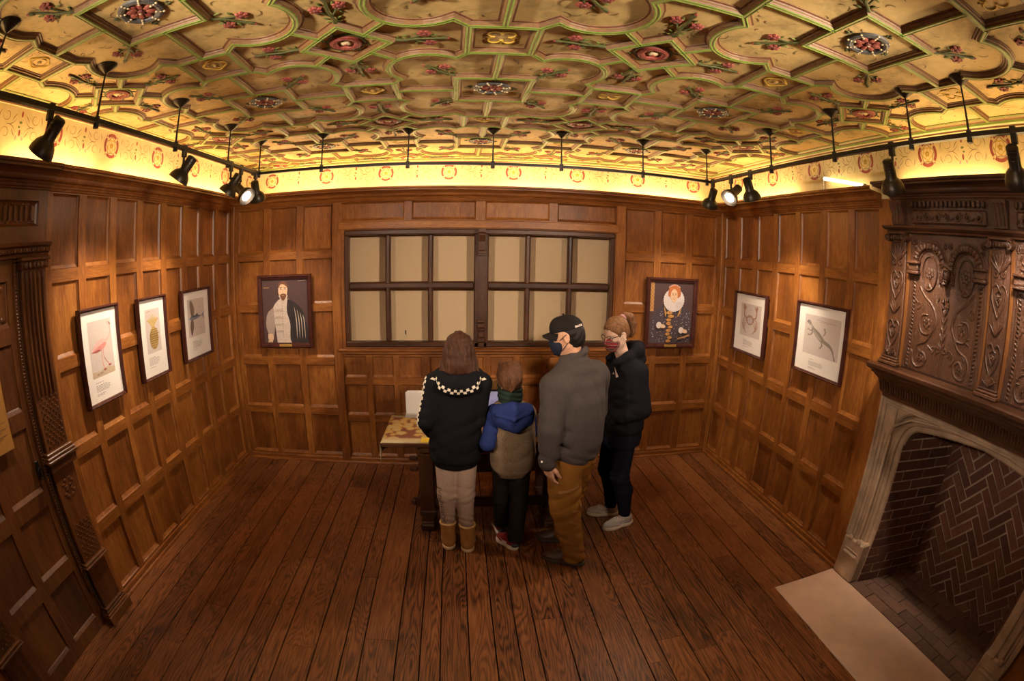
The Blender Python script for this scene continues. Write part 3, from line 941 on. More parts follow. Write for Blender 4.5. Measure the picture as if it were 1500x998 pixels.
# ================================================================ carved overmantel
om = thing('overmantel', 'tall dark carved wooden overmantel with arcades and pilasters above the stone fireplace', 'overmantel', (2.67, 1.19, 1.63))
XO = 2.609
def Po(u, v, h): return (XO - h, u, v)
mb = MB()
mb.box(XO, XR, .285, 2.088, 1.60, 2.70, 0, .004)
mb.build('backboard', [M['carved']], om)
mb = MB()
sh = [(0, 1.4165), (-.020, 1.419), (-.022, 1.440), (-.030, 1.446), (-.036, 1.480), (-.058, 1.530), (-.086, 1.560), (-.098, 1.566), (-.100, 1.580), (-.116, 1.586), (-.128, 1.598), (-.130, 1.618), (-.118, 1.626), (.05, 1.630)]
mb.sweep([(XR, 2.025), (XO + .005, 2.025), (XO + .005, .355), (XR, .355)], sh)
for k in range(70):                               # gouged ornament under the shelf
    y = 2.06 - k * .0247
    mb.tube([(XO - .028, y, 1.455), (XO - .040, y, 1.495), (XO - .058, y, 1.522)], [.006, .008, .005], 5)
mb.build('mantel_shelf', [M['carved_y']], om)
PIL = [2.020, 1.185, .350]
def leaf(mb, u, v, a, L, w, P=Po, h=.006, m=0):
    R = Matrix.Rotation(a, 3, 'X') if False else None
    c, s_ = math.cos(a), math.sin(a)
    pts = [(u + c * L * t, v + s_ * L * t) for t in (0, .35, .7, 1)]
    mb.tube([P(*p, h) for p in pts], [w * .4, w, w * .75, w * .2], 6, m)
def flower(mb, u, v, r, P=Po, n=6, m=0):
    for k in range(n):
        t = 2 * PI * k / n + .3
        mb.ball(P(u + r * .6 * math.cos(t), v + r * .6 * math.sin(t), .006), (.010, r * .42, r * .42), 6, m)
    mb.ball(P(u, v, .012), (.010, r * .3, r * .3), 6, m)
def coil(mb, pts, r=.0075, P=Po, h=.004, m=0):
    mb.tube([P(u, v, h) for u, v in pts], r, 6, m)
for pc in PIL:
    mb = MB()
    mb.box(XO - .030, XO, pc - .068, pc + .068, 1.63, 2.41, 0, .006)
    mb.box(XO - .060, XO, pc - .088, pc + .088, 1.63, 1.652, 0, .005); mb.box(XO - .050, XO, pc - .080, pc + .080, 1.652, 1.668, 0, .006); mb.box(XO - .042, XO, pc - .074, pc + .074, 1.668, 1.682, 0, .005)
    pil = mb.build('pilaster', [M['carved']], om)
    mb = MB()
    Pp = lambda u, v, h: (XO - .030 - h, u, v)
    for a in range(-3, 4):                         # palmette at the head
        leaf(mb, pc, 2.275, PI / 2 + a * .28, .115, .010, Pp)
    coil(mb, spiral(pc - .030, 2.270, .005, .022, 0, 420, 14), .005, Pp); coil(mb, spiral(pc + .030, 2.270, .005, .022, 180, -240, 14), .005, Pp)
    for z in (2.155, 1.850):                       # two heart scrolls
        for s_ in (1, -1):
            coil(mb, smooth_path([(pc, z - .110), (pc + s_ * .045, z - .03), (pc + s_ * .050, z + .035), (pc + s_ * .022, z + .060), (pc + s_ * .004, z + .035), (pc + s_ * .020, z + .018)], 4), .0065, Pp)
            leaf(mb, pc, z - .05, PI / 2 + s_ * .5, .06, .008, Pp)
        flower(mb, pc, z - .01, .018, Pp)
    for a in range(-2, 3): leaf(mb, pc, 1.955, PI / 2 + a * .36, .075, .009, Pp)
    for a in range(-3, 4): leaf(mb, pc, 1.690, PI / 2 + a * .33, .065, .009, Pp)
    coil(mb, arc(pc, 1.69, .052, 0, 180, 12), .006, Pp)
    mb.build('carved_relief', [M['carved']], pil, smooth=True)
    mb = MB()                                      # scroll capital
    mb.box(XO - .062, XO, pc - .086, pc + .086, 2.440, 2.458, 0, .005)
    mb.box(XO - .045, XO, pc - .078, pc + .078, 2.405, 2.440, 0, .004)
    for s_ in (1, -1):
        mb.tube([(XO - .070, pc + s_ * .075, 2.420), (XO - .005, pc + s_ * .075, 2.420)], .024, 12)
        coil(mb, spiral(pc + s_ * .075, 2.420, .004, .020, 90, 500, 14), .004, lambda u, v, h: (XO - .070 - h, u, v))
    for k in range(5): mb.ball((XO - .050, pc - .045 + .0225 * k, 2.418), (.012, .009, .013), 8)
    mb.build('capital', [M['carved']], pil, smooth=True)
for pc, sides in zip(PIL, ((-1,), (1, -1), (1,))):
    for s_ in sides:
        mb = MB()
        a = pc + s_ * .082
        mb.box(XO - .012, XO, a - .014, a + .014, 1.63, 2.455, 0, .003)
        mb.build('plain_strip', [M['strip']], om)
mb = MB()                                          # entablature over the arcades
en = [(0, 2.452), (-.030, 2.455), (-.034, 2.466), (-.044, 2.470), (-.060, 2.482), (-.062, 2.494), (-.030, 2.500), (0, 2.502)]
mb.sweep([(XR, 2.090), (XO, 2.090), (XO, .283), (XR, .283)], en)
mb.build('entablature', [M['carved_y']], om)
mb = MB()
mb.sweep([(XR, 2.085), (XO + .01, 2.085), (XO + .01, .27), (XR, .27)], [(o_ * .84, ZT + 1e-3 - (ZT - z) * .90) for o_, z in CORN[:-1]] + [(.118, ZT - .032)])
mb.build('cornice', [M['carved_y']], om)
for c0 in (1.6025, .7675):
    a, b = c0 - .325, c0 + .325
    # arcaded panel
    mb = MB()
    mb.box(XO - .006, XO, a, b, 1.64, 2.450, 0, .003)
    pan = mb.build('arcade_panel', [M['carved']], om)
    mb = MB()
    for s_ in (1, -1):
        ac = c0 + s_ * .150
        pts = arc(ac, 2.265, .118, -5, 185, 22)
        mb.tube([Po(u, v, .016) for u, v in pts], .025, 8)
        coil(mb, arc(ac, 2.265, .143, 0, 180, 22), .006, Po, .012); coil(mb, arc(ac, 2.265, .092, -20, 200, 22), .006, Po, .010)
        for k in range(13):
            t = math.radians(8 + 164 * k / 12)
            mb.ball(Po(ac + .118 * math.cos(t), 2.265 + .118 * math.sin(t), .036), (.014, .010, .020), 6, 0, Matrix.Rotation(t - PI / 2, 3, 'X'))
        # oval medallion with a flower
        coil(mb, ellipse(ac, 2.225, .062, .100, 26) + [(ac + .062, 2.225)], .0075, Po, .010)
        flower(mb, ac, 2.225, .040)
        for q in (-.5, .5): leaf(mb, ac, 2.165, -PI / 2 + q, .05, .010)
        # running scrolls below it
        coil(mb, smooth_path([(ac + s_ * .075, 2.14), (ac + s_ * .03, 2.09), (ac - s_ * .05, 2.03), (ac - s_ * .085, 1.95), (ac - s_ * .05, 1.88), (ac + s_ * .02, 1.87), (ac + s_ * .055, 1.92), (ac + s_ * .035, 1.975), (ac - s_ * .015, 1.98)], 5), .0095)
        flower(mb, ac - s_ * .005, 1.935, .034)
        coil(mb, smooth_path([(ac - s_ * .08, 1.93), (ac - s_ * .02, 1.83), (ac + s_ * .06, 1.79), (ac + s_ * .085, 1.72), (ac + s_ * .05, 1.67), (ac - s_ * .01, 1.68), (ac - s_ * .03, 1.73), (ac + s_ * .005, 1.76), (ac + s_ * .035, 1.735)], 5), .0095)
        flower(mb, ac + s_ * .020, 1.722, .028)
        coil(mb, spiral(ac + s_ * .075, 2.03, .006, .034, 0, 430, 16), .007); coil(mb, spiral(ac - s_ * .085, 1.785, .006, .030, 180, 590, 16), .007)
        for q in range(9):
            leaf(mb, ac + random.uniform(-.09, .09), random.uniform(1.68, 2.08), random.uniform(0, 6.28), random.uniform(.03, .055), .009)
        # beaded column at the outer side, moulded impost on top
        e = c0 + s_ * .272
        for k in range(24): mb.ball(Po(e, 1.665 + k * .0225, .006), (.012, .016, .0085), 6, 0, Matrix.Rotation(s_ * .5, 3, 'X'))
        coil(mb, [(e - .026, 1.65), (e - .026, 2.2)], .006); coil(mb, [(e + .026, 1.65), (e + .026, 2.2)], .006)
        i0, i1 = e - .045, e + .050
        mb.box(XO - .060, XO, i0, i1, 2.268, 2.284, 0, .005); mb.box(XO - .040, XO, i0 + .006, i1 - .006, 2.228, 2.268, 0, .004); mb.box(XO - .055, XO, i0, i1, 2.205, 2.228, 0, .007)
        for q in range(3): flower(mb, e + .0, 2.325 + .04 * q, .018)
        flower(mb, c0 + s_ * .29, 2.405, .022); flower(mb, c0 + s_ * .02, 2.39, .022)
    # grapes and leaves down the middle
    for q in range(10): mb.ball(Po(c0 + random.uniform(-.022, .022), 2.09 - random.uniform(0, .06), .010), .012, 6)
    for q in range(5):
        for s_ in (1, -1): leaf(mb, c0 + s_ * .004, 1.99 - q * .05, PI / 2 + s_ * .5, .060, .010)
    coil(mb, [(c0, 1.66), (c0, 2.03)], .006)
    coil(mb, spiral(c0 - .03, 1.80, .005, .026, 0, 420, 14), .007); coil(mb, spiral(c0 + .03, 1.80, .005, .026, 180, -240, 14), .007)
    mb.build('arcade_carving', [M['carved']], pan, smooth=True)
    mb = MB()                                      # small carved head between the arches
    mb.ball(Po(c0, 2.225, .030), (.038, .036, .050), 14)
    mb.ball(Po(c0, 2.190, .036), (.026, .026, .030), 12)
    mb.tube([Po(c0, 2.250, .066), Po(c0, 2.225, .074), Po(c0, 2.214, .068)], [.006, .008, .010], 6)
    for s_ in (1, -1):
        mb.ball(Po(c0 + s_ * .014, 2.240, .062), (.006, .008, .005), 6)
        mb.tube([Po(c0 + s_ * .004, 2.250, .064), Po(c0 + s_ * .028, 2.250, .056)], .005, 5)
        for k in range(7): mb.tube([Po(c0 + s_ * .040, 2.262 - k * .013, .030), Po(c0 + s_ * .056, 2.252 - k * .013, .012)], .007, 5)
    mb.tube([Po(c0 - .012, 2.192, .060), Po(c0 + .012, 2.192, .060)], .005, 5)
    mb.ball(Po(c0, 2.172, .052), (.016, .018, .016), 8)
    mb.tube([Po(c0 - .036, 2.262, .030), Po(c0, 2.282, .050), Po(c0 + .036, 2.262, .030)], .012, 8)
    mb.build('carved_head', [M['carved']], pan, smooth=True)
    # upper frieze panel with dentils
    mb = MB()
    mb.box(XO - .020, XO, a + .02, b - .02, 2.512, 2.598, 0, .010)
    fr_ = mb.build('frieze_panel', [M['carved']], om)
    mb = MB()
    Pf = lambda u, v, h: (XO - .020 - h, u, v)
    for q in range(7):
        u = c0 - .25 + q * .083
        coil(mb, spiral(u, 2.553, .005, .028, 0 if q % 2 else 180, 430 if q % 2 else -250, 16), .0055, Pf)
        leaf(mb, u + .03, 2.553, .6 if q % 2 else -.6, .035, .008, Pf); flower(mb, u, 2.553, .011, Pf)
    mb.build('carved_scrollwork', [M['carved']], fr_, smooth=True)
    mb = MB()
    for q in range(17):
        u = a + .03 + q * .0367
        mb.box(XO - .030, XO, u, u + .020, 2.612, 2.650, 0, .004)
    mb.build('dentil', [M['carved']], fr_)
for pc in PIL:                                     # consoles in the upper frieze
    mb = MB()
    pr = [(0, 2.502), (-.030, 2.504), (-.040, 2.53), (-.040, 2.57), (-.062, 2.61), (-.075, 2.65), (0, 2.655)]
    n_ = len(pr); vs = [(XO + d, u, z) for u in (pc - .055, pc + .055) for d, z in pr]
    mb.add(vs, [tuple(range(n_)), tuple(range(2 * n_ - 1, n_ - 1, -1))] + [(i, n_ + i, n_ + (i + 1) % n_, (i + 1) % n_) for i in range(n_)], 0)
    for q in (-.03, 0, .03): mb.tube([(XO - .040, pc + q, 2.515), (XO - .046, pc + q, 2.57), (XO - .072, pc + q, 2.63)], .009, 6)
    mb.build('console', [M['carved']], om, smooth=True)

# ================================================================ door case in the left wall
dr = struct_empty('door_1', (XL, 1.28, 0))
ring2 = [(0, 0, 0), (.004, .020, -.010), (.010, .026, -.014)]
dcols = [(.630, .858), (.940, 1.232), (1.312, 1.610)]
drows = [(.100, .470), (.560, .920), (1.010, 1.385), (1.475, 1.835)]
ov = panel_wall('door_leaf', Pleft, .84, 1.70, 0, 2.28, grid(dcols[1:], drows + [(1.922, 2.160)]), mats=[M['door_oak'], M['door_oak']], rings=ring2, parent=dr, kind=None)
mb = MB()
for u in (1.461, 1.086):                           # carved heads of the top panels
    Pd = lambda a, b, h: (XL - .014 + h, a, b)
    mb.tube([Pd(x, z, .004) for x, z in ellipse(u, 2.045, .085, .085, 24)], .007, 6, 0, closed=True)
    for k in range(8):
        t = 2 * PI * k / 8
        mb.tube([Pd(u + .02 * math.cos(t), 2.045 + .02 * math.sin(t), .003), Pd(u + .055 * math.cos(t), 2.045 + .055 * math.sin(t), .007), Pd(u + .075 * math.cos(t), 2.045 + .075 * math.sin(t), .002)], [.008, .014, .004], 6)
    for sx in (1, -1):
        for sz in (1, -1): mb.ball(Pd(u + sx * .105, 2.045 + sz * .08, .002), (.008, .022, .018), 8)
mb.build('carved_rosette', [M['door_oak']], dr, smooth=True)
mb = MB()
mb.tube([(XL + .012, 1.668, .3 + .02 * k) for k in range(98)], .012, 6)
for k in range(110): mb.ball((XL + .020, 1.668, .26 + .0185 * k), (.009, .010, .007), 6)
mb.build('beaded_edge', [M['door_oak']], dr, smooth=True)
mb = MB()
mb.box(XL, XL + .010, 1.60, 1.635, 1.09, 1.19, 0, .003); mb.ball((XL + .018, 1.618, 1.145), .011, 8)
mb.tube([(XL + .020, 1.618 + .024 * math.sin(t), 1.115 + .030 * math.cos(t)) for t in [2 * PI * k / 18 for k in range(18)]], .0045, 6, 0, closed=True)
mb.build('ring_handle', [plain('black_iron', (.03, .028, .027), .35, metal=.8)], dr, smooth=True)
for y0, y1 in ((1.700, 1.915), (.640, .855)):      # one pilaster on each side of the door
    yc = (y0 + y1) / 2
    mb = MB()
    mb.box(XL, XL + .050, y0, y1, .0, 2.26, 0, .005)
    for a, b, p_ in ((0, .070, .092), (.070, .088, .084), (.088, .104, .076), (.104, .122, .066), (.425, .442, .062), (.442, .458, .082), (.458, .474, .070), (1.095, 1.150, .078), (1.150, 1.168, .092), (1.168, 1.186, .082), (1.186, 1.206, .070)):
        mb.box(XL, XL + p_, y0 - (p_ - .05) * .9, y1 + (p_ - .05) * .9, a, b, 0, .004)
    for k in range(5):
        u = y0 + .035 + k * (y1 - y0 - .07) / 4
        mb.tube([(XL + .051, u, 1.52), (XL + .056, u, 1.56), (XL + .056, u, 2.16), (XL + .051, u, 2.19)], .011, 6)
    pil = mb.build('door_pilaster', [M['door_oak']], dr)
    mb = MB()
    for z0_, nr in ((1.235, 14), (.500, 12)):
        for r_ in range(nr):
            for k in range(4):
                mb.ball((XL + .051, y0 + .040 + k * .042 + (.021 if r_ % 2 else 0), z0_ + r_ * .0205), (.0085, .0085, .0085), 6)
    for u, z in ((yc, .93), (yc, .99)):
        for k in range(6):
            t = 2 * PI * k / 6
            mb.ball((XL + .052, u + .045 * math.cos(t), z + .024 * math.sin(t)), (.007, .018, .010), 6)
    mb.build('carved_stud', [M['door_oak']], pil, smooth=True)
    mb = MB()
    mb.box(XL, XL + .085, y0 - .02, y1 + .02, 2.250, 2.268, 0, .004); mb.box(XL, XL + .068, y0 - .01, y1 + .01, 2.205, 2.25, 0, .004)
    for k in range(6): mb.ball((XL + .072, y0 + .02 + k * .035, 2.226), (.016, .016, .020), 8)
    for k in range(5): mb.ball((XL + .052, y0 + .035 + k * .036, 2.185), (.008, .010, .014), 6)
    mb.build('capital', [M['door_oak']], pil, smooth=True)
mb = MB()
den = [(0, 2.268), (-.040, 2.272), (-.046, 2.290), (-.060, 2.296), (-.064, 2.320), (-.080, 2.330), (-.084, 2.346), (-.03, 2.352), (0, 2.354)]
mb.sweep([(XL, .60), (XL, 1.945)], den, capm=0)
for k in range(52): mb.box(XL + .045, XL + .068, .62 + k * .0252, .62 + k * .0252 + .014, 2.298, 2.318, 0, .002)
mb.build('door_entablature', [M['door_oak']], dr)
panel_wall('door_frieze', lambda u, v, h: (XL + .014 + h, u, v), .60, 1.95, 2.350, 2.70, [(.68, 1.868, 2.440, 2.580)], mats=[M['door_oak'], M['door_oak']], rings=[(0, 0, 0), (.008, .010, -.012), (.020, .020, -.020)], parent=dr, kind=None)
mb = MB()
for k in range(24):
    u = .735 + k * .0465
    mb.tube([(XL - .004, u, 2.475), (XL + .003, u, 2.485), (XL + .003, u, 2.545), (XL - .004, u, 2.555)], .009, 6)
    mb.ball((XL - .002, u + .023, 2.560), (.006, .014, .006), 6); mb.ball((XL - .002, u + .023, 2.468), (.006, .014, .006), 6)
mb.build('carved_flute', [M['door_oak']], dr, smooth=True)
mb = MB(); mb.box(XL - .02, XL + .012, 1.905, 1.958, 0, 2.70, 0, .004); mb.build('door_post', [M['oak_v']], dr)
panel_wall('wall_left_near', Pleft, YF, .64, 0, 2.70, grid([(-1.2 + .34 * k, -.93 + .34 * k) for k in range(5)], ROWS), mats=[M['oak_v'], M['oak_hy']])
# ================================================================ cove lamps on top of the cornice
TUBE_E = 60.0
M['tube'] = emission('lit_tube', (1.0, .655, .29), TUBE_E)
M['cap'] = plain('tube_cap', (.45, .42, .38), .4, metal=.6)
M['tube_back'] = emission('lit_tube_back', (1.0, .68, .32), 88.0)
M['tube_dim'] = emission('lit_tube_dim', (1.0, .72, .36), 9)
def cove_tube(a, b, label, group=None, glow=None):
    a, b = Vector(a), Vector(b); d = (b - a).normalized()
    t = thing('strip_lamp', label, 'lamp', tuple((a + b) / 2 - Vector((0, 0, .022))), group)
    mb = MB(); mb.tube([a + d * .03, b - d * .03], .013, 8); mb.build('lit_tube', [glow or M['tube']], t, smooth=True)
    for p, q in ((a, d), (b, -d)):
        mb = MB()
        mb.tube([p, p + q * .012, p + q * .014, p + q * .035], [.008, .008, .016, .016], 10)
        mb.tube([p + q * .02, Vector((p.x + q.x * .02, p.y + q.y * .02, min(p.z, ZT + .025) - .018))], .006, 6)
        mb.build('socket', [M['cap']], t, smooth=True)
    return t
zt = ZT - .018
for k in range(4):
    x = XL + .20 + k * 1.22
    cove_tube((x, 4.80, zt), (x + 1.12, 4.80, zt), 'glowing strip lamp hidden on the cornice above the back wall', 'strip lamps along the back cornice', M['tube_back'])
for k in range(4):
    y = .50 + k * 1.02
    cove_tube((XL + .100, y, zt), (XL + .100, y + .92, zt), 'glowing strip lamp hidden on the cornice above the left wall', 'strip lamps along the left cornice')
for k in range(1):
    y = 3.30 + k * 1.0
    cove_tube((XR - .100, y, zt), (XR - .100, y + 1.15, zt), 'glowing strip lamp lying on the right cornice beyond the tilted one')
for k in range(2):
    y = .16 + k * 1.02
    cove_tube((XR - .055, y, zt), (XR - .055, y + .92, zt), 'glowing strip lamp hidden behind the cornice of the chimney piece', 'strip lamps over the chimney piece')
cove_tube((XR - .055, 2.925, 2.885), (XR - .055, 2.40, 2.785), 'bare strip lamp tilted up above the right cornice, its socket showing', None, M['tube_dim'])

# ================================================================ lighting track hung from the ceiling
M['black'] = plain('black_track_metal', (.018, .014, .010), .42, .1, metal=.3)
M['lampblack'] = plain('bronze_black_lamp', (.035, .026, .016), .38, .12, metal=.5)
M['inner'] = plain('reflector', (.75, .65, .6), .3)
M['bulb'] = emission('lit_bulb', (1.0, .80, .62), 30)
TX0, TX1, TY, TZ = -1.74, 2.085, 3.80, 2.852
def track(label, a, b, rods, joints=()):
    a, b = Vector((*a, TZ)), Vector((*b, TZ)); d = (b - a).normalized()
    t = thing('lighting_track', label, 'track', tuple((a + b) / 2), None)
    mb = MB(); s_ = Vector((-d.y, d.x, 0)) * .0155
    vs = [p + q * s_ + Vector((0, 0, h)) for p in (a, b) for q, h in ((-1, -.011), (1, -.011), (1, .011), (-1, .011))]
    mb.add(vs, [(0, 1, 5, 4), (1, 2, 6, 5), (2, 3, 7, 6), (3, 0, 4, 7), (3, 2, 1, 0), (4, 5, 6, 7)])
    mb.build('rail', [M['black']], t)
    for x, y in rods:
        mb = MB()
        mb.tube([(x, y, TZ - .035), (x, y, TZ + .022), (x, y, TZ + .024), (x, y, ZC - .03)], [.0165, .0165, .0075, .0045], 8)
        r = mb.build('hanging_rod', [M['black']], t, smooth=True)
        mb = MB(); mb.lathe([(.006, ZC - .045), (.014, ZC - .038), (.050, ZC - .012), (.058, ZC - .004), (.058, ZC + .0)], 18, 0, Matrix.Translation((x, y, 0)))
        mb.build('ceiling_rose', [M['lampblack']], r, smooth=True)
    return t
track('black lighting track hung on rods along the left side of the ceiling', (TX0, -.8), (TX0, TY - .03), [(TX0, y) for y in (.10, .947, 1.695, 2.474, 3.215)])
track('black lighting track hung on rods across the back of the ceiling', (TX0 - .06, TY), (TX1 + .02, TY), [(x, TY) for x in (-1.735, -1.165, -.454, .212, .756, 1.449, 2.06)])
track('black lighting track hung on rods along the right side of the ceiling', (TX1 + .01, TY - .03), (TX1 + .01, -.8), [(TX1 + .01, y) for y in (2.853, 2.157, 1.514, 1.113, .10)])

SPOT_K = 2.1
def head(label, top, pos, target, lit=False, group=None, energy=40, size=60, col=(1, .81, .62)):
    """track spotlight: adapter on the track, knuckle, can and bell"""
    t = thing('track_spotlight', label, 'spotlight', top, group)
    top, pos, target = Vector(top), Vector(pos), Vector(target)
    d = (target - pos).normalized()
    mb = MB()
    mb.box(top.x - .013, top.x + .013, top.y - .018, top.y + .018, TZ - .055, TZ + .022, 0, .003)
    mb.tube([(top.x, top.y, TZ - .05), (top.x, top.y, TZ - .105)], .009, 8)
    mb.build('track_adapter', [M['black']], t)
    mb = MB()
    hb = pos - d * .085
    hb2 = pos - d * .045
    side = d.cross(Vector((0, 0, 1)))
    if side.length < .1: side = Vector((1, 0, 0))
    side.normalize()
    kn = Vector((top.x, top.y, TZ - .105))
    mb.ball(kn, .013, 8); mb.tube([kn, kn.lerp(hb2, .5) + Vector((0, 0, .004)), hb2], .007, 6)
    mb.build('bracket', [M['black']], t, smooth=True)
    R = d.to_track_quat('Z', 'Y').to_matrix().to_4x4(); R.translation = pos
    mb = MB()
    mb.lathe([(.004, -.092), (.026, -.092), (.035, -.085), (.035, .006), (.040, .012), (.060, .032), (.072, .058), (.075, .080), (.0735, .080), (.069, .058), (.054, .034), (.030, .025), (.004, .025)], 20, 0, R, caps=False)
    for q in range(3): mb.lathe([(.0345, -.080 + q * .02), (.0362, -.077 + q * .02), (.0345, -.074 + q * .02)], 20, 0, R, caps=False)
    hd = mb.build('lamp_housing', [M['lampblack']], t, smooth=True)
    mb = MB(); mb.lathe([(.001, .052), (.016, .054), (.030, .060), (.040, .066), (.040, .070), (.001, .072)], 16, 0, R, caps=False)
    mb.build('bulb', [M['bulb']], hd, smooth=True)
    if energy: spot(pos + d * .10, target, energy * SPOT_K, size + 10, .95, col=col, rad=.06)
    return t
SPOTS = [
 ('black spotlight on the left track pointing down above the door case', (TX0, 1.352), (TX0, 1.372, 2.728), (-2.6, 1.15, 1.55), 1, 16),
 ('black spotlight on the left track pointing at the flamingo picture', (TX0, 2.588), (TX0, 2.610, 2.722), (-2.5, 2.28, 1.50), 0, 36),
 ('black spotlight in the left corner trio pointing at the wall of animal pictures', (TX0, 3.277), (TX0 - .01, 3.335, 2.706), (-2.5, 3.05, 1.50), 0, 36),
 ('lit spotlight in the left corner trio, its glowing mouth turned to the room', (TX0, 3.46), (TX0 + .01, 3.475, 2.665), (1.3, 2.5, .2), 1, 40),
 ('black spotlight hanging straight down at the end of the left track', (TX0, 3.745), (TX0, 3.77, 2.700), (-1.80, 4.62, 1.45), 0, 26),
 ('black spotlight hanging straight down in the right corner', (TX1 + .01, 3.755), (2.09, 3.77, 2.705), (2.12, 4.62, 1.45), 0, 26),
 ('lit spotlight in the right corner, its glowing mouth turned to the room', (TX1 + .01, 3.44), (2.08, 3.375, 2.712), (-.8, 2.5, .2), 1, 40),
 ('black spotlight on the right track pointing at the crab picture', (TX1 + .01, 3.144), (2.10, 3.165, 2.728), (2.75, 3.45, 1.45), 0, 36),
 ('black spotlight on the right track in front of the chimney piece cornice', (TX1 + .01, 1.666), (2.10, 1.690, 2.690), (2.72, 1.95, 1.6), 0, 36),
 ('black spotlight on the right track cut by the edge of the photo', (TX1 + .01, .837), (2.09, .850, 2.70), (2.66, 1.00, 2.0), 0, 30),
]
for lab, tp, ps, tg, lit, en in SPOTS:
    head(lab, (tp[0], tp[1], TZ), ps, tg, lit, energy=en)
# unseen heads added as fill for back wall, side walls, overmantel and floor
for x, y, tx, ty, tz, en, sz in ((TX0, .12, 1.5, 4.6, 2.2, 130, 58), (TX1 + .01, .12, -1.3, 4.6, 2.2, 130, 58), (TX0, -.12, -.6, 4.6, 2.25, 120, 58), (TX1 + .01, -.12, .8, 4.6, 2.25, 120, 58),
                                 (TX0, -.34, 2.7, 3.7, 2.4, 85, 34), (TX1 + .01, -.34, -2.4, 3.7, 2.4, 95, 34), (TX0, .38, 2.62, 1.25, 1.95, 85, 24), (TX0, -.58, .4, 1.9, 0, 16, 62), (TX1 + .01, .38, .9, 1.7, 0, 22, 62)):
    head('added black fill spotlight on the track behind the viewer', (x, y, TZ), (x, y + .01, 2.70), (tx, ty, tz), 0, 'added fill spotlights behind the viewer', en, sz)

# ================================================================ framed pictures
M['frame'] = plain('mahogany_frame', (.062, .018, .013), .26, .25, 14, .03)
M['mat'] = plain('white_mat_board', (.80, .74, .68), .8, .02, 30)
M['brass'] = plain('brass_plate', (.60, .38, .10), .35, .1, metal=.6)
M['ink'] = plain('caption_ink', (.30, .26, .25), .8)
def pm(name, c, var=.12): return plain(name, c, .7, var, 90)
def picture(name, label, center, rz, w, h, fw, depth, tilt=0.0):
    t = thing(name, label, 'picture', center, None, (tilt, 0, rz))
    return t
def framed(t, w, h, fw, depth):
    mb = MB()
    L = lambda u, v, hh: (u, -hh, v)
    pr = [(0, 0), (0, depth * .8), (-.006, depth), (-fw * .45, depth), (-fw * .55, depth * .82), (-fw * .9, depth * .70), (-fw, depth * .55), (-fw, .004)]
    pts = [(w / 2, -h / 2), (-w / 2, -h / 2), (-w / 2, h / 2), (w / 2, h / 2)]
    mb.sweep(pts, pr, True, [0] * 7, L)
    o = mb.build('frame', [M['frame']], t, world=False)
    mb = MB(); mb.box(-w / 2 + .004, w / 2 - .004, -.006, -.001, -h / 2 + .004, h / 2 - .004)
    mb.build('backing', [M['frame']], t, world=False)
    return o
def board(t, w, h, fw, m, name='mat_board'):
    mb = MB(); mb.box(-w / 2 + fw - .004, w / 2 - fw + .004, -.016, -.006, -h / 2 + fw - .004, h / 2 - fw + .004)
    return mb.build(name, [m], t, world=False)
class Art:
    """flat picture surface: u, v in 0..1 from its lower left corner"""
    def __init__(s, u0, u1, v0, v1, h0=.0165):
        s.mb = MB(); s.u0, s.v0, s.w, s.h, s.d = u0, v0, u1 - u0, v1 - v0, h0
        s.mats = []; s.k = 0
    def P(s, u, v, h): return (s.u0 + u * s.w, -(s.d + h), s.v0 + v * s.h)
    def m(s, mm):
        if mm not in s.mats: s.mats.append(mm)
        return s.mats.index(mm)
    def poly(s, pts, mm): s.k += 1; s.mb.flat(pts, s.P, .00012 * s.k, s.m(mm))
    def line(s, pts, w, mm, taper=False):
        s.k += 1
        a = s.h / s.w
        s.mb.ribbon([(x, y) for x, y in pts], w, lambda u, v, h: s.P(u, v, h), .00012 * s.k, s.m(mm), taper)
    def ell(s, cx, cy, rx, ry, mm, rot=0, n=24): s.poly(ellipse(cx, cy, rx, ry, n, rot), mm)
    def done(s, t, name='print'): return s.mb.build(name, s.mats, t, world=False)
def caption(t, u, v, w, rows, parent_name='caption'):
    mb = MB(); r = random.Random(int(abs(u * v) * 1e5) + 3)
    z = v
    for k, frac in enumerate(rows):
        x = u
        if frac:
            while x < u + w * frac:
                l = r.uniform(.008, .024)
                mb.quad((x, -.0166, z), (min(x + l, u + w * frac), -.0166, z), (min(x + l, u + w * frac), -.0166, z + .0038), (x, -.0166, z + .0038)); x += l + .005
        z -= .0092
    mb.build(parent_name, [M['ink']], t, world=False)
SM = lambda pts, n=6: smooth_path(pts, n)
paper = pm('aged_print_paper', (.58, .50, .46), .06)
pink, pinkd, pinkl = pm('flamingo_pink', (.62, .26, .22)), pm('flamingo_dark', (.36, .09, .08)), pm('flamingo_pale', (.68, .42, .38))
brown, sepia, grey, tan_, cream = pm('print_brown', (.20, .12, .08)), pm('print_sepia', (.34, .24, .17)), pm('print_grey', (.24, .22, .23)), pm('print_tan', (.52, .40, .28)), pm('print_cream', (.66, .58, .48))
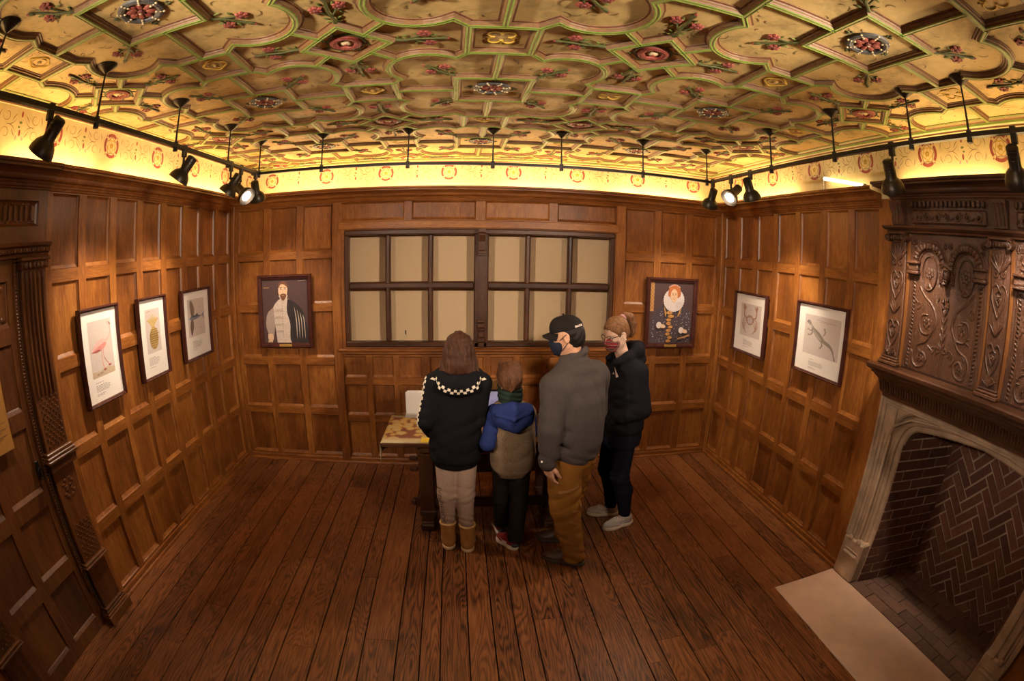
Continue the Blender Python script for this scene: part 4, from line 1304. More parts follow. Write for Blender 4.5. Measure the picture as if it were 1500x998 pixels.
# pink wading bird
t = picture('framed_print', 'framed print of a pink flamingo, nearest the door on the left wall', (XL + .004, 2.432, 1.611), PI / 2, 0, 0, 0, 0, 0)
W, H = .438, .628; framed(t, W, H, .024, .042); board(t, W, H, .024, M['mat'])
a = Art(-.125, .135, -.135, .225)
a.poly([(0, 0), (1, 0), (1, 1), (0, 1)], paper); a.poly([(0, 0), (1, 0), (1, .10), (.6, .14), (.3, .09), (0, .12)], tan_)
a.line(SM([(.72, .60), (.86, .66), (.94, .76), (.92, .86), (.86, .92)]), .055, pinkl); a.ell(.87, .925, .06, .030, pinkl); a.poly([(.90, .945), (.98, .90), (.955, .865), (.915, .90)], brown)
a.poly(SM([(.06, .46), (.22, .58), (.48, .66), (.70, .64), (.76, .56), (.62, .49), (.36, .46), (.06, .46)]), pinkl)
a.poly(SM([(.06, .455), (.30, .52), (.55, .57), (.72, .58), (.66, .50), (.44, .455), (.06, .455)]), pink)
a.poly([(.04, .455), (.38, .485), (.50, .455), (.30, .435)], pinkd)
a.line(SM([(.52, .46), (.49, .33), (.50, .22), (.55, .11)]), .022, pink); a.line(SM([(.58, .46), (.57, .35), (.66, .25), (.78, .16)]), .020, pink)
a.ell(.56, .10, .07, .018, pinkd); a.ell(.79, .155, .06, .018, pinkd); a.ell(.40, .06, .07, .015, sepia); a.ell(.25, .05, .06, .014, sepia)
a.done(t); caption(t, -.105, -.170, .16, (.55, 0, .8, 1, .95, 1, .9, 0, .6, .5))
# pineapple
t = picture('framed_print', 'framed print of a golden pineapple, middle of the three on the left wall', (XL + .004, 3.098, 1.607), PI / 2, 0, 0, 0, 0)
W, H = .398, .618; framed(t, W, H, .022, .042); board(t, W, H, .022, M['mat'])
a = Art(-.095, .110, -.115, .215)
gold, goldd, goldl = pm('pine_gold', (.46, .30, .08)), pm('pine_dark', (.20, .11, .03)), pm('pine_pale', (.62, .48, .22))
a.poly([(0, 0), (1, 0), (1, 1), (0, 1)], paper)
for k in range(17):
    x = (k - 8) / 8; a.line(SM([(.50 + x * .05, .56), (.5 + x * .22, .70), (.5 + x * .42, .90 - abs(x) * .14)]), .035, goldl if k % 2 else gold, True)
a.ell(.52, .33, .30, .26, gold, n=30)
for r_ in range(9):
    for c_ in range(6):
        u, v = .27 + c_ * .10 + (.05 if r_ % 2 else 0), .115 + r_ * .052
        if ((u - .52) / .28) ** 2 + ((v - .33) / .245) ** 2 < 1: a.ell(u, v, .042, .013, goldd, n=10); a.ell(u, v + .016, .034, .007, goldl, n=8)
a.line([(.06, .95), (.30, .96)], .012, sepia)
a.done(t); caption(t, -.085, -.150, .15, (.6, .9, 1, .95, 1, .9, .8, 0, .6))
# winged fish
t = picture('framed_print', 'framed print of a flying fish with spread wings, nearest the corner on the left wall', (XL + .004, 3.818, 1.603), PI / 2, 0, 0, 0, 0)
W, H = .512, .616; framed(t, W, H, .024, .042); board(t, W, H, .024, M['mat'])
a = Art(-.155, .150, -.105, .220)
blue, blued, wing, wingd = pm('fish_slate', (.20, .22, .28)), pm('fish_dark', (.08, .09, .12)), pm('wing_brown', (.28, .20, .15)), pm('wing_dark', (.14, .09, .07))
a.poly([(0, 0), (1, 0), (1, 1), (0, 1)], paper)
a.poly(SM([(.22, .52), (.14, .72), (.14, .90), (.20, .98), (.34, .86), (.40, .70), (.34, .54), (.22, .52)]), wing)
a.poly(SM([(.20, .46), (.30, .44), (.32, .28), (.24, .10), (.16, .04), (.12, .20), (.14, .36), (.20, .46)]), wingd)
for k in range(6): a.line([(.24, .55), (.16 + k * .04, .93 - k * .03)], .008, wingd); a.line([(.24, .44), (.15 + k * .03, .10 + k * .05)], .008, wing)
a.poly(SM([(.04, .50), (.20, .55), (.45, .56), (.70, .53), (.82, .52), (.68, .485), (.45, .45), (.20, .45), (.04, .50)]), blue)
a.poly(SM([(.08, .52), (.30, .56), (.55, .55), (.74, .525), (.50, .52), (.08, .52)]), blued)
a.poly([(.80, .52), (.98, .62), (.92, .51), (.98, .41)], blue); a.poly([(.45, .56), (.55, .62), (.60, .545)], blued); a.ell(.11, .51, .018, .012, cream)
a.line([(.62, .78), (.74, .78)], .010, sepia); a.line([(.60, .20), (.76, .20)], .010, sepia)
a.done(t); caption(t, -.095, -.150, .17, (.5, .9, 1, .95, 1, .9, .8, 0, .5))
# crab
t = picture('framed_print', 'framed print of a red brown crab, smaller of the two on the right wall', (XR - .004, 3.998, 1.580), -PI / 2, 0, 0, 0, 0)
W, H = .575, .598; framed(t, W, H, .024, .042); board(t, W, H, .024, M['mat'])
a = Art(-.170, .195, -.125, .190)
cr, crd, crl = pm('crab_brown', (.36, .19, .13)), pm('crab_dark', (.20, .09, .07)), pm('crab_grey', (.46, .40, .42))
a.poly([(0, 0), (1, 0), (1, 1), (0, 1)], paper)
for s_ in (1, -1):
    X = lambda q: .48 + s_ * q
    a.line(SM([(X(.14), .56), (X(.28), .62), (X(.30), .78), (X(.27), .86)]), .055, cr); a.poly(SM([(X(.32), .78), (X(.36), .92), (X(.30), 1.0 if s_ < 0 else .97), (X(.27), .90), (X(.22), .96), (X(.23), .84), (X(.32), .78)]), cr)
    for k in range(4):
        y = .50 - k * .035
        a.line(SM([(X(.15), y), (X(.30 + .02 * k - .03 * k), y + .03 - .05 * k), (X(.38 - .06 * k), y - .16 - .03 * k), (X(.30 - .06 * k), y - .30)]), .030, cr, True)
a.poly(SM([(.48, .64), (.33, .60), (.29, .50), (.36, .40), (.48, .36), (.60, .40), (.67, .50), (.63, .60), (.48, .64)]), cr)
a.poly(SM([(.48, .60), (.37, .57), (.35, .49), (.40, .42), (.48, .40), (.56, .42), (.61, .49), (.59, .57), (.48, .60)]), crl)
a.line([(.36, .62), (.42, .66), (.48, .64), (.54, .66), (.60, .62)], .02, crd); a.line([(.46, .82), (.58, .82)], .008, sepia)
a.done(t); caption(t, -.090, -.165, .17, (.4, .9, 1, .95, .9, 1, 0, .6))
# lizard
t = picture('framed_print', 'framed print of a grey lizard with a curling tail, beside the chimney piece', (XR - .004, 2.915, 1.612), -PI / 2, 0, 0, 0, 0)
W, H = .640, .578; framed(t, W, H, .025, .042); board(t, W, H, .025, M['mat'])
a = Art(-.210, .245, -.125, .190)
lz, lzd, lzl = pm('lizard_grey', (.26, .22, .19)), pm('lizard_dark', (.11, .09, .08)), pm('lizard_pale', (.46, .40, .34))
a.poly([(0, 0), (1, 0), (1, 1), (0, 1)], paper)
a.poly(SM([(.04, .80), (.12, .86), (.18, .80), (.26, .70), (.40, .62), (.52, .52), (.60, .44), (.74, .38), (.84, .28), (.90, .12), (.94, .03), (.90, .02), (.86, .14), (.78, .26), (.66, .32), (.54, .36), (.44, .40), (.32, .50), (.22, .62), (.16, .72), (.04, .80)], 5), lz)
a.poly(SM([(.16, .72), (.24, .60), (.34, .50), (.46, .41), (.52, .42), (.40, .54), (.28, .64), (.18, .76), (.16, .72)], 5), lzl)
for k in range(10): a.line([(.24 + k * .033, .71 - k * .030), (.21 + k * .033, .63 - k * .028)], .012, lzd)
a.line(SM([(.20, .66), (.24, .58), (.20, .50), (.14, .48)]), .035, lz, True); a.line(SM([(.26, .68), (.20, .60), (.13, .62)]), .03, lz, True)
a.line(SM([(.54, .52), (.60, .62), (.58, .70)]), .035, lz, True); a.line(SM([(.50, .38), (.54, .30), (.50, .22)]), .04, lz, True)
for x, y in ((.14, .48), (.58, .70), (.50, .22), (.12, .62)):
    for k in range(4): a.line([(x, y), (x + .035 * math.cos(k * 1.3), y + .04 * math.sin(k * 1.3))], .009, lzd)
a.ell(.10, .825, .012, .012, lzd); a.line([(.34, .90), (.88, .87)], .010, sepia); a.line([(.42, .86), (.66, .85)], .008, sepia)
a.done(t); caption(t, -.110, -.165, .19, (.35, 0, .9, 1, .95, .9, 0, .4, .5))
# two painted portraits either side of the window
purple, skin_, skind, hair_, silver, silverd, black_, ruby, goldp = pm('portrait_ground', (.070, .034, .034)), pm('portrait_skin', (.66, .44, .28)), pm('portrait_skin_shadow', (.46, .26, .15)), pm('portrait_brown_hair', (.16, .06, .03)), pm('doublet_silver', (.55, .45, .38), .3), pm('doublet_grey', (.34, .26, .22), .3), pm('cloak_black', (.022, .015, .016)), pm('portrait_red_hair', (.42, .13, .04)), pm('portrait_gold', (.50, .25, .07))
t = picture('framed_portrait', 'framed portrait of a bearded man in a pale doublet, left of the window', (-1.800, YB - .004, 1.600), 0, 0, 0, 0, 0)
W, H = .598, .728; framed(t, W, H, .045, .050)
a = Art(-W / 2 + .044, W / 2 - .044, -H / 2 + .044, H / 2 - .044, .012)
a.poly([(0, 0), (1, 0), (1, 1), (0, 1)], purple)
a.poly(SM([(.30, .0), (.26, .30), (.22, .52), (.34, .66), (.46, .70), (.60, .68), (.74, .58), (.78, .30), (.74, 0)], 5), silver)
a.poly(SM([(.24, .56), (.10, .46), (.06, .28), (.12, .12), (.22, .10), (.26, .30), (.24, .56)], 5), silverd)
a.poly(SM([(.56, .69), (.70, .64), (.88, .50), (.98, .20), (1.0, .0), (.62, 0), (.60, .30), (.54, .50), (.56, .69)], 5), black_)
for k in range(4): a.line(SM([(.70 + k * .06, .56 - k * .04), (.74 + k * .055, .34), (.74 + k * .06, .06)]), .016, silver, True)
for k in range(14): a.ell(.445, .62 - k * .04, .010, .008, silverd, n=8)
for k in range(24): a.line([(.28 + (k % 6) * .028, .16 + (k // 6) * .11), (.31 + (k % 6) * .028, .20 + (k // 6) * .11)], .006, silverd)
a.poly(SM([(.37, .74), (.47, .64), (.57, .74), (.47, .78), (.37, .74)]), silver)
a.poly(SM([(.37, .86), (.37, .78), (.43, .71), (.47, .69), (.51, .71), (.56, .78), (.56, .88), (.47, .95), (.37, .86)]), skin_)
a.poly(SM([(.36, .84), (.38, .93), (.47, .97), (.56, .93), (.585, .82), (.55, .88), (.47, .92), (.39, .90), (.36, .84)]), hair_)
a.poly(SM([(.40, .755), (.47, .775), (.54, .755), (.52, .70), (.47, .66), (.42, .70), (.40, .755)]), hair_)
for x in (.425, .515): a.ell(x, .845, .020, .008, black_, n=10); a.line([(x - .028, .868), (x + .028, .868)], .008, hair_)
a.line([(.47, .84), (.462, .795), (.48, .79)], .010, skind); a.line([(.445, .748), (.495, .748)], .010, skind)
a.poly(SM([(.10, .14), (.20, .14), (.22, .06), (.16, .02), (.10, .06), (.10, .14)]), skin_)
for k in range(4): a.line([(.12 + k * .026, .06), (.10 + k * .028, .005)], .018, skin_)
a.line([(.03, .87), (.16, .87)], .008, goldp); a.line([(.80, .965), (.96, .965)], .008, silverd)
a.done(t, 'painting')
mb = MB(); mb.box(-.070, .070, -.052, -.046, -H / 2 + .010, -H / 2 + .036, 0, .002); mb.build('name_plate', [M['brass']], t, world=False)
t = picture('framed_portrait', 'framed portrait of a woman in a white ruff and dark gown, right of the window', (2.118, YB - .004, 1.592), 0, 0, 0, 0, 0)
W, H = .590, .724; framed(t, W, H, .045, .050)
a = Art(-W / 2 + .044, W / 2 - .044, -H / 2 + .044, H / 2 - .044, .012)
gown, pearl, lace = pm('gown_violet_black', (.060, .040, .050), .3), pm('pearl', (.62, .54, .52)), pm('ruff_white', (.62, .55, .53))
a.poly([(0, 0), (1, 0), (1, 1), (0, 1)], purple); a.poly([(.02, .52), (.10, .52), (.10, .99), (.02, .99)], goldp)
for k in range(7): a.line([(.02, .55 + k * .062), (.10, .62 + k * .062)], .006, hair_); a.line([(.10, .55 + k * .062), (.02, .62 + k * .062)], .006, hair_)
a.poly(SM([(.06, 0), (.04, .30), (.14, .54), (.34, .64), (.66, .64), (.90, .56), (.98, .32), (.98, 0)], 5), gown)
r = random.Random(4)
for k in range(90):
    x, y = r.uniform(.06, .95), r.uniform(.03, .52); a.ell(x, y, .007, .006, pearl, n=6)
for k in range(9):
    y = .04 + k * .058
    a.ell(.46 + .03 * math.sin(k * 2), y, .055 + .02 * (k > 6), .026, goldp, n=10); a.ell(.46, y, .018, .012, ruby, n=8)
for s_ in (1, -1): a.line(SM([(.52 + s_ * .20, .60), (.52 + s_ * .16, .50), (.50 + s_ * .14, .44)]), .035, goldp, True)
ru = [(.54 + .235 * (1 + .05 * (k % 2)) * math.cos(2 * PI * k / 60), .71 + .185 * (1 + .05 * (k % 2)) * math.sin(2 * PI * k / 60)) for k in range(60)]
a.poly(ru, lace)
for k in range(30):
    t_ = 2 * PI * k / 30; a.line([(.54 + .10 * math.cos(t_), .72 + .08 * math.sin(t_)), (.54 + .22 * math.cos(t_), .71 + .172 * math.sin(t_))], .008, pearl)
a.poly(SM([(.40, .78), (.42, .92), (.54, .97), (.66, .92), (.68, .78), (.54, .74), (.40, .78)]), ruby)
a.ell(.535, .785, .082, .105, skin_)
for k in range(9): a.ell(.42 + k * .03, .925 + .035 * math.sin(PI * k / 8), .010, .009, pearl, n=8)
for x in (.505, .570): a.ell(x, .80, .016, .006, black_, n=8); a.line([(x - .022, .822), (x + .022, .822)], .006, hair_)
a.line([(.535, .80), (.527, .755), (.542, .75)], .009, skind); a.line([(.512, .725), (.555, .725)], .009, ruby)
for x, y in ((.22, .30), (.74, .22)):
    a.ell(x, y, .06, .055, lace, n=14); a.poly(SM([(x + .04, y + .02), (x + .12, y + .01), (x + .15, y - .03), (x + .10, y - .05), (x + .03, y - .03), (x + .04, y + .02)]), skin_)
a.line(SM([(.66, .08), (.78, .10), (.94, .14)]), .025, goldp)
a.done(t, 'painting')
mb = MB(); mb.box(-.070, .070, -.052, -.046, -H / 2 + .010, -H / 2 + .036, 0, .002); mb.build('name_plate', [M['brass']], t, world=False)
# gilded sheet at the left edge of the photo
t = picture('poster', 'ochre yellow poster board on the door at the left edge', (XL + .016, 1.232, 1.640), PI / 2, 0, 0, 0, 0)
yo, yol = pm('poster_ochre', (.42, .20, .04)), pm('poster_line', (.20, .11, .06))
mb = MB(); mb.box(-.226, .226, -.014, 0, -.315, .315, 0, .002); mb.build('poster_board', [pm('poster_edge', (.35, .18, .05))], t, world=False)
a = Art(-.225, .225, -.314, .314, .0145)
a.poly([(0, 0), (1, 0), (1, 1), (0, 1)], yo)
for k in range(12): a.line([(.10, .90 - k * .045), (.10 + .8 * (.6 + .4 * ((k * 7) % 5) / 5), .90 - k * .045)], .008, yol)
for k in range(8): a.line([(.55, .24 - k * .018), (.94 - .1 * (k % 3), .24 - k * .018)], .006, yol)
a.ell(.28, .18, .12, .08, poster_red := pm('poster_red', (.34, .08, .06)))
a.done(t)

# ================================================================ trestle table
tb_ = thing('trestle_table', 'long dark oak trestle table with rails in front of the visitors', 'table', (.19, 3.70, 0))
TX = (-.625, 1.005); TYY = (3.362, 4.045)
mb = MB()
for k in range(3):
    a = TYY[0] + k * (TYY[1] - TYY[0]) / 3
    mb.box(TX[0], TX[1], a + .001, a + (TYY[1] - TYY[0]) / 3 - .001, .722, .755, 0, .004)
mb.build('table_top', [M['dark_h']], tb_)
for xc in (-.300, .690):
    for yc in (3.500, 3.905):
        mb = MB()
        mb.box(xc - .060, xc + .060, yc - .035, yc + .035, .06, .665, 0, .010)
        mb.box(xc - .068, xc + .068, yc - .042, yc + .042, .60, .665, 0, .012); mb.box(xc - .072, xc + .072, yc - .045, yc + .045, .06, .115, 0, .012)
        mb.build('leg', [M['dark_v']], tb_)
    mb = MB()
    mb.box(xc - .058, xc + .058, 3.325, 4.080, 0, .062, 0, .014); mb.box(xc - .052, xc + .052, 3.34, 4.065, .062, .078, 0, .010)
    mb.build('foot_rail', [M['dark_hy']], tb_)
    mb = MB(); mb.box(xc - .045, xc + .045, 3.40, 4.01, .655, .724, 0, .012); mb.build('bearer', [M['dark_hy']], tb_)
for yc in (3.505, 3.900):
    mb = MB(); mb.box(-.36, .75, yc - .018, yc + .018, .455, .605, 0, .006); mb.build('apron', [M['dark_h']], tb_)
mb = MB()
mb.box(-.40, .79, 3.485, 3.525, .135, .225, 0, .008)
for x in (-.415, .805): mb.box(x - .022, x + .022, 3.478, 3.532, .150, .212, 0, .014)
for x in (-.395, .785):
    for z in (.480, .572): mb.box(x - .040, x + .030, 3.490, 3.520, z - .020, z + .020, 0, .012)
mb.build('stretcher', [M['dark_h']], tb_)
# brocade runner hanging over the left end
bro = NT('brocade_runner')
co_ = bro.coord(); sx2, sy2, sz2 = bro.sep(co_)
vo = bro.new('ShaderNodeTexVoronoi'); vo.inputs['Scale'].default_value = 15; bro.link(bro.noise(co_, 1, 1) and co_, vo.inputs['Vector'])
nz = bro.noise(co_, 34, 3, .6, 1.2)
fl_ = bro.math('ADD', bro.math('MULTIPLY', vo.outputs['Distance'], .95), bro.math('MULTIPLY', nz, .55))
pat = bro.ramp(fl_, [(.0, (.42, .33, .16)), (.62, (.50, .32, .08)), (.78, (.40, .22, .05)), (.88, (.20, .065, .028)), (.99, (.17, .05, .022))])
pat.node.color_ramp.interpolation = 'CONSTANT'
bord = bro.math('MULTIPLY', bro.math('GREATER_THAN', sy2, -.235), bro.math('LESS_THAN', sy2, .25))
wv = bro.noise(bro.mapping(co_, (300, 40, 1)), 1, 1)
bro.color(bro.mix(bord, bro.ramp(wv, [(.3, (.36, .27, .13)), (.7, (.46, .36, .19))]), pat)); bro.rough(.75)
bro.bump(bro.noise(co_, 300, 2), .3, .003)
rn = thing('table_runner', 'brocade runner with ochre flowers over the left end of the table', 'runner', (-.2, 3.70, .757))
mb = MB()
prof = [(.55, .7575), (-.60, .7575), (-.622, .757), (-.632, .750), (-.636, .735)]
ya, yb_ = 3.372, 4.035
n_ = 8
cols = []
for k in range(n_ + 1):
    y = ya + (yb_ - ya) * k / n_
    drop = .575 if k == 0 else .60 + .03 * math.sin(k)
    cols.append([(x, y, z) for x, z in prof] + [(-.640 - .004 * math.sin(k * 1.7), y + .006 * math.sin(k), .66), (-.638 - .008 * math.sin(k * 1.3), y + .012, drop)])
vs = [p for c_ in cols for p in c_]; m_ = len(cols[0])
mb.add(vs, [(i * m_ + j, i * m_ + j + 1, (i + 1) * m_ + j + 1, (i + 1) * m_ + j) for i in range(n_) for j in range(m_ - 1)])
o = mb.build('brocade', [bro.mat], rn, smooth=True)
sm = o.modifiers.new('thick', 'SOLIDIFY'); sm.thickness = .0025; sm.offset = 1
# things on the table
bk = thing('paper_stack', 'stack of white sheets standing upright at the back of the table', 'papers', (-.42, 3.985, .760))
mb = MB(); rr = random.Random(2)
for k in range(7):
    y = 4.012 - k * .007; xs = rr.uniform(-.008, .008); tz = .215 + rr.uniform(-.006, .006)
    mb.box(-.492 + xs, -.300 + xs, y - .0025, y, .760, .760 + tz)
mb.build('sheet_block', [plain('white_paper', (.90, .87, .84), .8, .02)], bk)
mb = MB(); mb.box(-.50, -.292, 3.935, 3.962, .758, .790, 0, .003); mb.box(-.50, -.292, 4.012, 4.018, .758, .86, 0, .002); mb.box(-.50, -.292, 3.935, 4.018, .758, .7605)
mb.build('holder', [plain('clear_grey_holder', (.42, .40, .37), .3)], bk)
yc_ = thing('yellow_card', 'small bright yellow card lying on the front of the runner', 'card', (-.275, 3.425, .7600))
mb = MB(); mb.box(-.325, -.215, 3.375, 3.470, .7603, .7618); mb.build('card', [plain('card_yellow', (.62, .42, .02), .6, .05)], yc_)
mo = thing('touch_screen', 'lit touch screen with a tan header standing on the table between girl and boy', 'screen', (.25, 3.90, .757))
mb = MB(); mb.box(.06, .44, 3.895, 3.915, .79, 1.105, 0, .004); mb.build('backing_board', [plain('tan_board', (.46, .28, .11), .6)], mo)
mb = MB(); mb.box(.075, .425, 3.885, 3.897, .80, 1.022, 0, .003); mb.build('bezel', [plain('navy_bezel', (.015, .018, .05), .4)], mo)
scr = NT('screen_glow')
scr.b.inputs['Base Color'].default_value = (.05, .04, .06, 1)
cc = scr.ramp(scr.noise(scr.coord(), 9, 2), [(.35, (.50, .40, .62)), (.5, (.62, .55, .74)), (.7, (.55, .35, .33))])
scr.link(cc, scr.b.inputs['Emission Color']); scr.b.inputs['Emission Strength'].default_value = .38
mb = MB(); mb.box(.088, .412, 3.882, 3.886, .812, 1.008); mb.build('display', [scr.mat], mo)
mb = MB(); mb.box(.15, .35, 3.84, 3.99, .757, .768, 0, .004); mb.box(.20, .30, 3.905, 3.935, .765, .90, 0, .004); mb.build('stand', [plain('stand_black', (.02, .02, .022), .4)], mo)
bx_ = thing('booklet', 'cream and black booklet lying open between the girl and the boy', 'booklet', (.155, 3.46, .758))
mb = MB(); mb.box(.085, .225, 3.385, 3.545, .758, .764, 0, .002); mb.build('cover', [plain('booklet_black', (.02, .018, .018), .5)], bx_)
mb = MB(); mb.box(.092, .218, 3.392, 3.538, .764, .770, 0, .001); mb.build('page', [plain('booklet_cream', (.62, .46, .22), .7)], bx_)
# ================================================================ soft-bodied modelling: signed distance volumes meshed as one skin
class Vol:
    def __init__(s, lo, hi, res):
        s.lo = np.array(lo, float); s.res = res
        n = np.ceil((np.array(hi, float) - s.lo) / res).astype(int) + 1
        s.n = n
        s.ax = [s.lo[i] + res * np.arange(n[i], dtype=np.float32) for i in range(3)]
        s.f = np.full(n, .25, np.float32)
    def sub(s, lo, hi):
        a = np.clip(np.floor((np.array(lo) - s.lo) / s.res).astype(int), 0, s.n - 1)
        b = np.clip(np.ceil((np.array(hi) - s.lo) / s.res).astype(int) + 1, 1, s.n)
        sl = tuple(slice(int(a[i]), int(max(b[i], a[i] + 1))) for i in range(3))
        X = s.ax[0][sl[0]][:, None, None]; Y = s.ax[1][sl[1]][None, :, None]; Z = s.ax[2][sl[2]][None, None, :]
        return sl, X, Y, Z
    def merge(s, sl, d, k):
        f = s.f[sl]
        if k <= 0:
            s.f[sl] = np.minimum(f, d); return
        h = np.clip(.5 + .5 * (f - d) / k, 0, 1)
        s.f[sl] = f + (d - f) * h - k * h * (1 - h)
    def cone(s, a, b, ra, rb, k=.02, squash=None):
        """round cone from a to b. squash = (axis vector, factor): flatten across that axis"""
        a = np.array(a, float); b = np.array(b, float); m = max(ra, rb) * 1.25 + k * 2 + .04
        sl, X, Y, Z = s.sub(np.minimum(a, b) - m, np.maximum(a, b) + m)
        d = b - a; L2 = max(d @ d, 1e-9)
        px, py, pz = X - a[0], Y - a[1], Z - a[2]
        t = np.clip((px * d[0] + py * d[1] + pz * d[2]) / L2, 0, 1)
        qx, qy, qz = px - t * d[0], py - t * d[1], pz - t * d[2]
        q2 = qx * qx + qy * qy + qz * qz
        if squash is not None:
            ax = np.array(squash[0], float); ax /= np.linalg.norm(ax); w = qx * ax[0] + qy * ax[1] + qz * ax[2]
            q2 = q2 + w * w * (1 / squash[1] ** 2 - 1)
        s.merge(sl, (np.sqrt(q2) - (ra + (rb - ra) * t)).astype(np.float32), k)
    def chain(s, pts, rs, k=.02, squash=None):
        for i in range(len(pts) - 1): s.cone(pts[i], pts[i + 1], rs[i], rs[i + 1], k, squash)
    def ell(s, c, r, k=.02, R=None, cut=False):
        """ellipsoid; R: 3x3 rows = local axes"""
        c = np.array(c, float); r = np.array(r, float); m = max(r) + k * 2 + .04
        sl, X, Y, Z = s.sub(c - m, c + m)
        px, py, pz = X - c[0], Y - c[1], Z - c[2]
        if R is None: u, v, w = px, py, pz
        else: u, v, w = [px * R[i][0] + py * R[i][1] + pz * R[i][2] for i in range(3)]
        k0 = np.sqrt((u / r[0]) ** 2 + (v / r[1]) ** 2 + (w / r[2]) ** 2)
        k1 = np.sqrt((u / r[0] ** 2) ** 2 + (v / r[1] ** 2) ** 2 + (w / r[2] ** 2) ** 2) + 1e-6
        d = (k0 * (k0 - 1) / k1).astype(np.float32)
        if cut:
            f = s.f[sl]; h = np.clip(.5 - .5 * (f + d) / max(k, 1e-4), 0, 1)
            s.f[sl] = f + (-d - f) * h + k * h * (1 - h)
        else: s.merge(sl, d, k)
    def loft(s, keys, yaw, k=.02, p=2.3):
        """stack of superellipse sections: keys (z, cx, cy, rx, ry), rx across the body, ry front to back"""
        K = np.array(sorted(keys), float)
        m = K[:, 3:5].max() + .06
        sl, X, Y, Z = s.sub((K[:, 1].min() - m, K[:, 2].min() - m, K[0, 0] - .06), (K[:, 1].max() + m, K[:, 2].max() + m, K[-1, 0] + .06))
        z = Z[0, 0, :]; zz = np.clip(z, K[0, 0], K[-1, 0])
        def ip(c):
            t = np.interp(zz, K[:, 0], np.arange(len(K)))
            i = np.clip(t.astype(int), 0, len(K) - 2); u = t - i; u = u * u * (3 - 2 * u)
            return (K[i, c] * (1 - u) + K[i + 1, c] * u)[None, None, :]
        cx, cy, rx, ry = ip(1), ip(2), ip(3), ip(4)
        c, s_ = math.cos(yaw), math.sin(yaw)
        u = (X - cx) * c + (Y - cy) * s_; v = -(X - cx) * s_ + (Y - cy) * c
        g = (np.abs(u / rx) ** p + np.abs(v / ry) ** p) ** (1 / p)
        d = (g - 1) * np.minimum(rx, ry)
        dz = np.maximum(K[0, 0] - z, z - K[-1, 0])[None, None, :]
        d = np.where(dz > 0, np.sqrt(np.maximum(d, 0) ** 2 + np.maximum(dz, 0) ** 2) + np.minimum(np.maximum(d, dz), 0), np.maximum(d, dz)) if False else np.maximum(d, dz)
        s.merge(sl, d.astype(np.float32), k)
    def cut(s, p, n):
        """keep the side the normal points away from"""
        n = np.array(n, float); n /= np.linalg.norm(n); p = np.array(p, float)
        X = s.ax[0][:, None, None]; Y = s.ax[1][None, :, None]; Z = s.ax[2][None, None, :]
        s.f = np.maximum(s.f, ((X - p[0]) * n[0] + (Y - p[1]) * n[1] + (Z - p[2]) * n[2]).astype(np.float32))
    def fold(s, amp, wave, dirs, lo=None, hi=None, seed=0, warp=1.0):
        """cloth folds: ridged waves along the given directions inside a box"""
        r = np.random.default_rng(seed)
        lo = s.lo if lo is None else lo; hi = s.lo + s.res * s.n if hi is None else hi
        sl, X, Y, Z = s.sub(lo, hi)
        cx, cy, cz = [(np.array(lo)[i] + np.array(hi)[i]) / 2 for i in range(3)]
        hx, hy, hz = [(np.array(hi)[i] - np.array(lo)[i]) / 2 + 1e-6 for i in range(3)]
        w = np.clip(1.6 * (1 - np.maximum(np.maximum(np.abs((X - cx) / hx), np.abs((Y - cy) / hy)), np.abs((Z - cz) / hz))), 0, 1)
        tot = 0
        for d in dirs:
            d = np.array(d, float); d /= np.linalg.norm(d)
            ph = r.uniform(0, 6.28, 5); q = r.normal(size=(3, 3)) * 9 * warp
            wp = np.sin(X * q[0][0] + Y * q[0][1] + Z * q[0][2] + ph[0]) + .6 * np.sin(X * q[1][0] * 1.7 + Y * q[1][1] * 1.7 + Z * q[1][2] * 1.7 + ph[1])
            a = 2 * PI / wave * (X * d[0] + Y * d[1] + Z * d[2]) + 1.5 * warp * wp + ph[2]
            env = .5 + .5 * np.sin(X * q[2][0] * .8 + Y * q[2][1] * .8 + Z * q[2][2] * .8 + ph[3])
            tot = tot + (1 - np.abs(np.sin(a * .5)) * 2) * env
        s.f[sl] += (amp * w * tot / len(dirs)).astype(np.float32)
    def mesh(s, smooth=1):
        """surface nets"""
        f = s.f; n = f.shape
        ins = f < 0
        c = [ins[i:n[0] - 1 + i, j:n[1] - 1 + j, k:n[2] - 1 + k] for i in (0, 1) for j in (0, 1) for k in (0, 1)]
        any_ = c[0].copy(); all_ = c[0].copy()
        for q in c[1:]: any_ |= q; all_ &= q
        act = np.argwhere(any_ & ~all_)
        if len(act) == 0: return np.zeros((0, 3)), []
        ids = np.full((n[0] - 1, n[1] - 1, n[2] - 1), -1, np.int32)
        ids[act[:, 0], act[:, 1], act[:, 2]] = np.arange(len(act))
        pos = np.zeros((len(act), 3)); cnt = np.zeros(len(act))
        cr = [(i, j, k) for i in (0, 1) for j in (0, 1) for k in (0, 1)]
        val = {q: f[act[:, 0] + q[0], act[:, 1] + q[1], act[:, 2] + q[2]] for q in cr}
        for a in cr:
            for ax in range(3):
                if a[ax] == 0:
                    b = list(a); b[ax] = 1; b = tuple(b)
                    va, vb = val[a], val[b]
                    m = (va < 0) != (vb < 0)
                    t = np.where(m, va / np.where(m, va - vb, 1), 0)
                    p = np.array(a, float)[None, :] + t[:, None] * (np.array(b, float) - np.array(a, float))[None, :]
                    pos[m] += p[m]; cnt[m] += 1
        pos = pos / cnt[:, None] + act
        faces = []
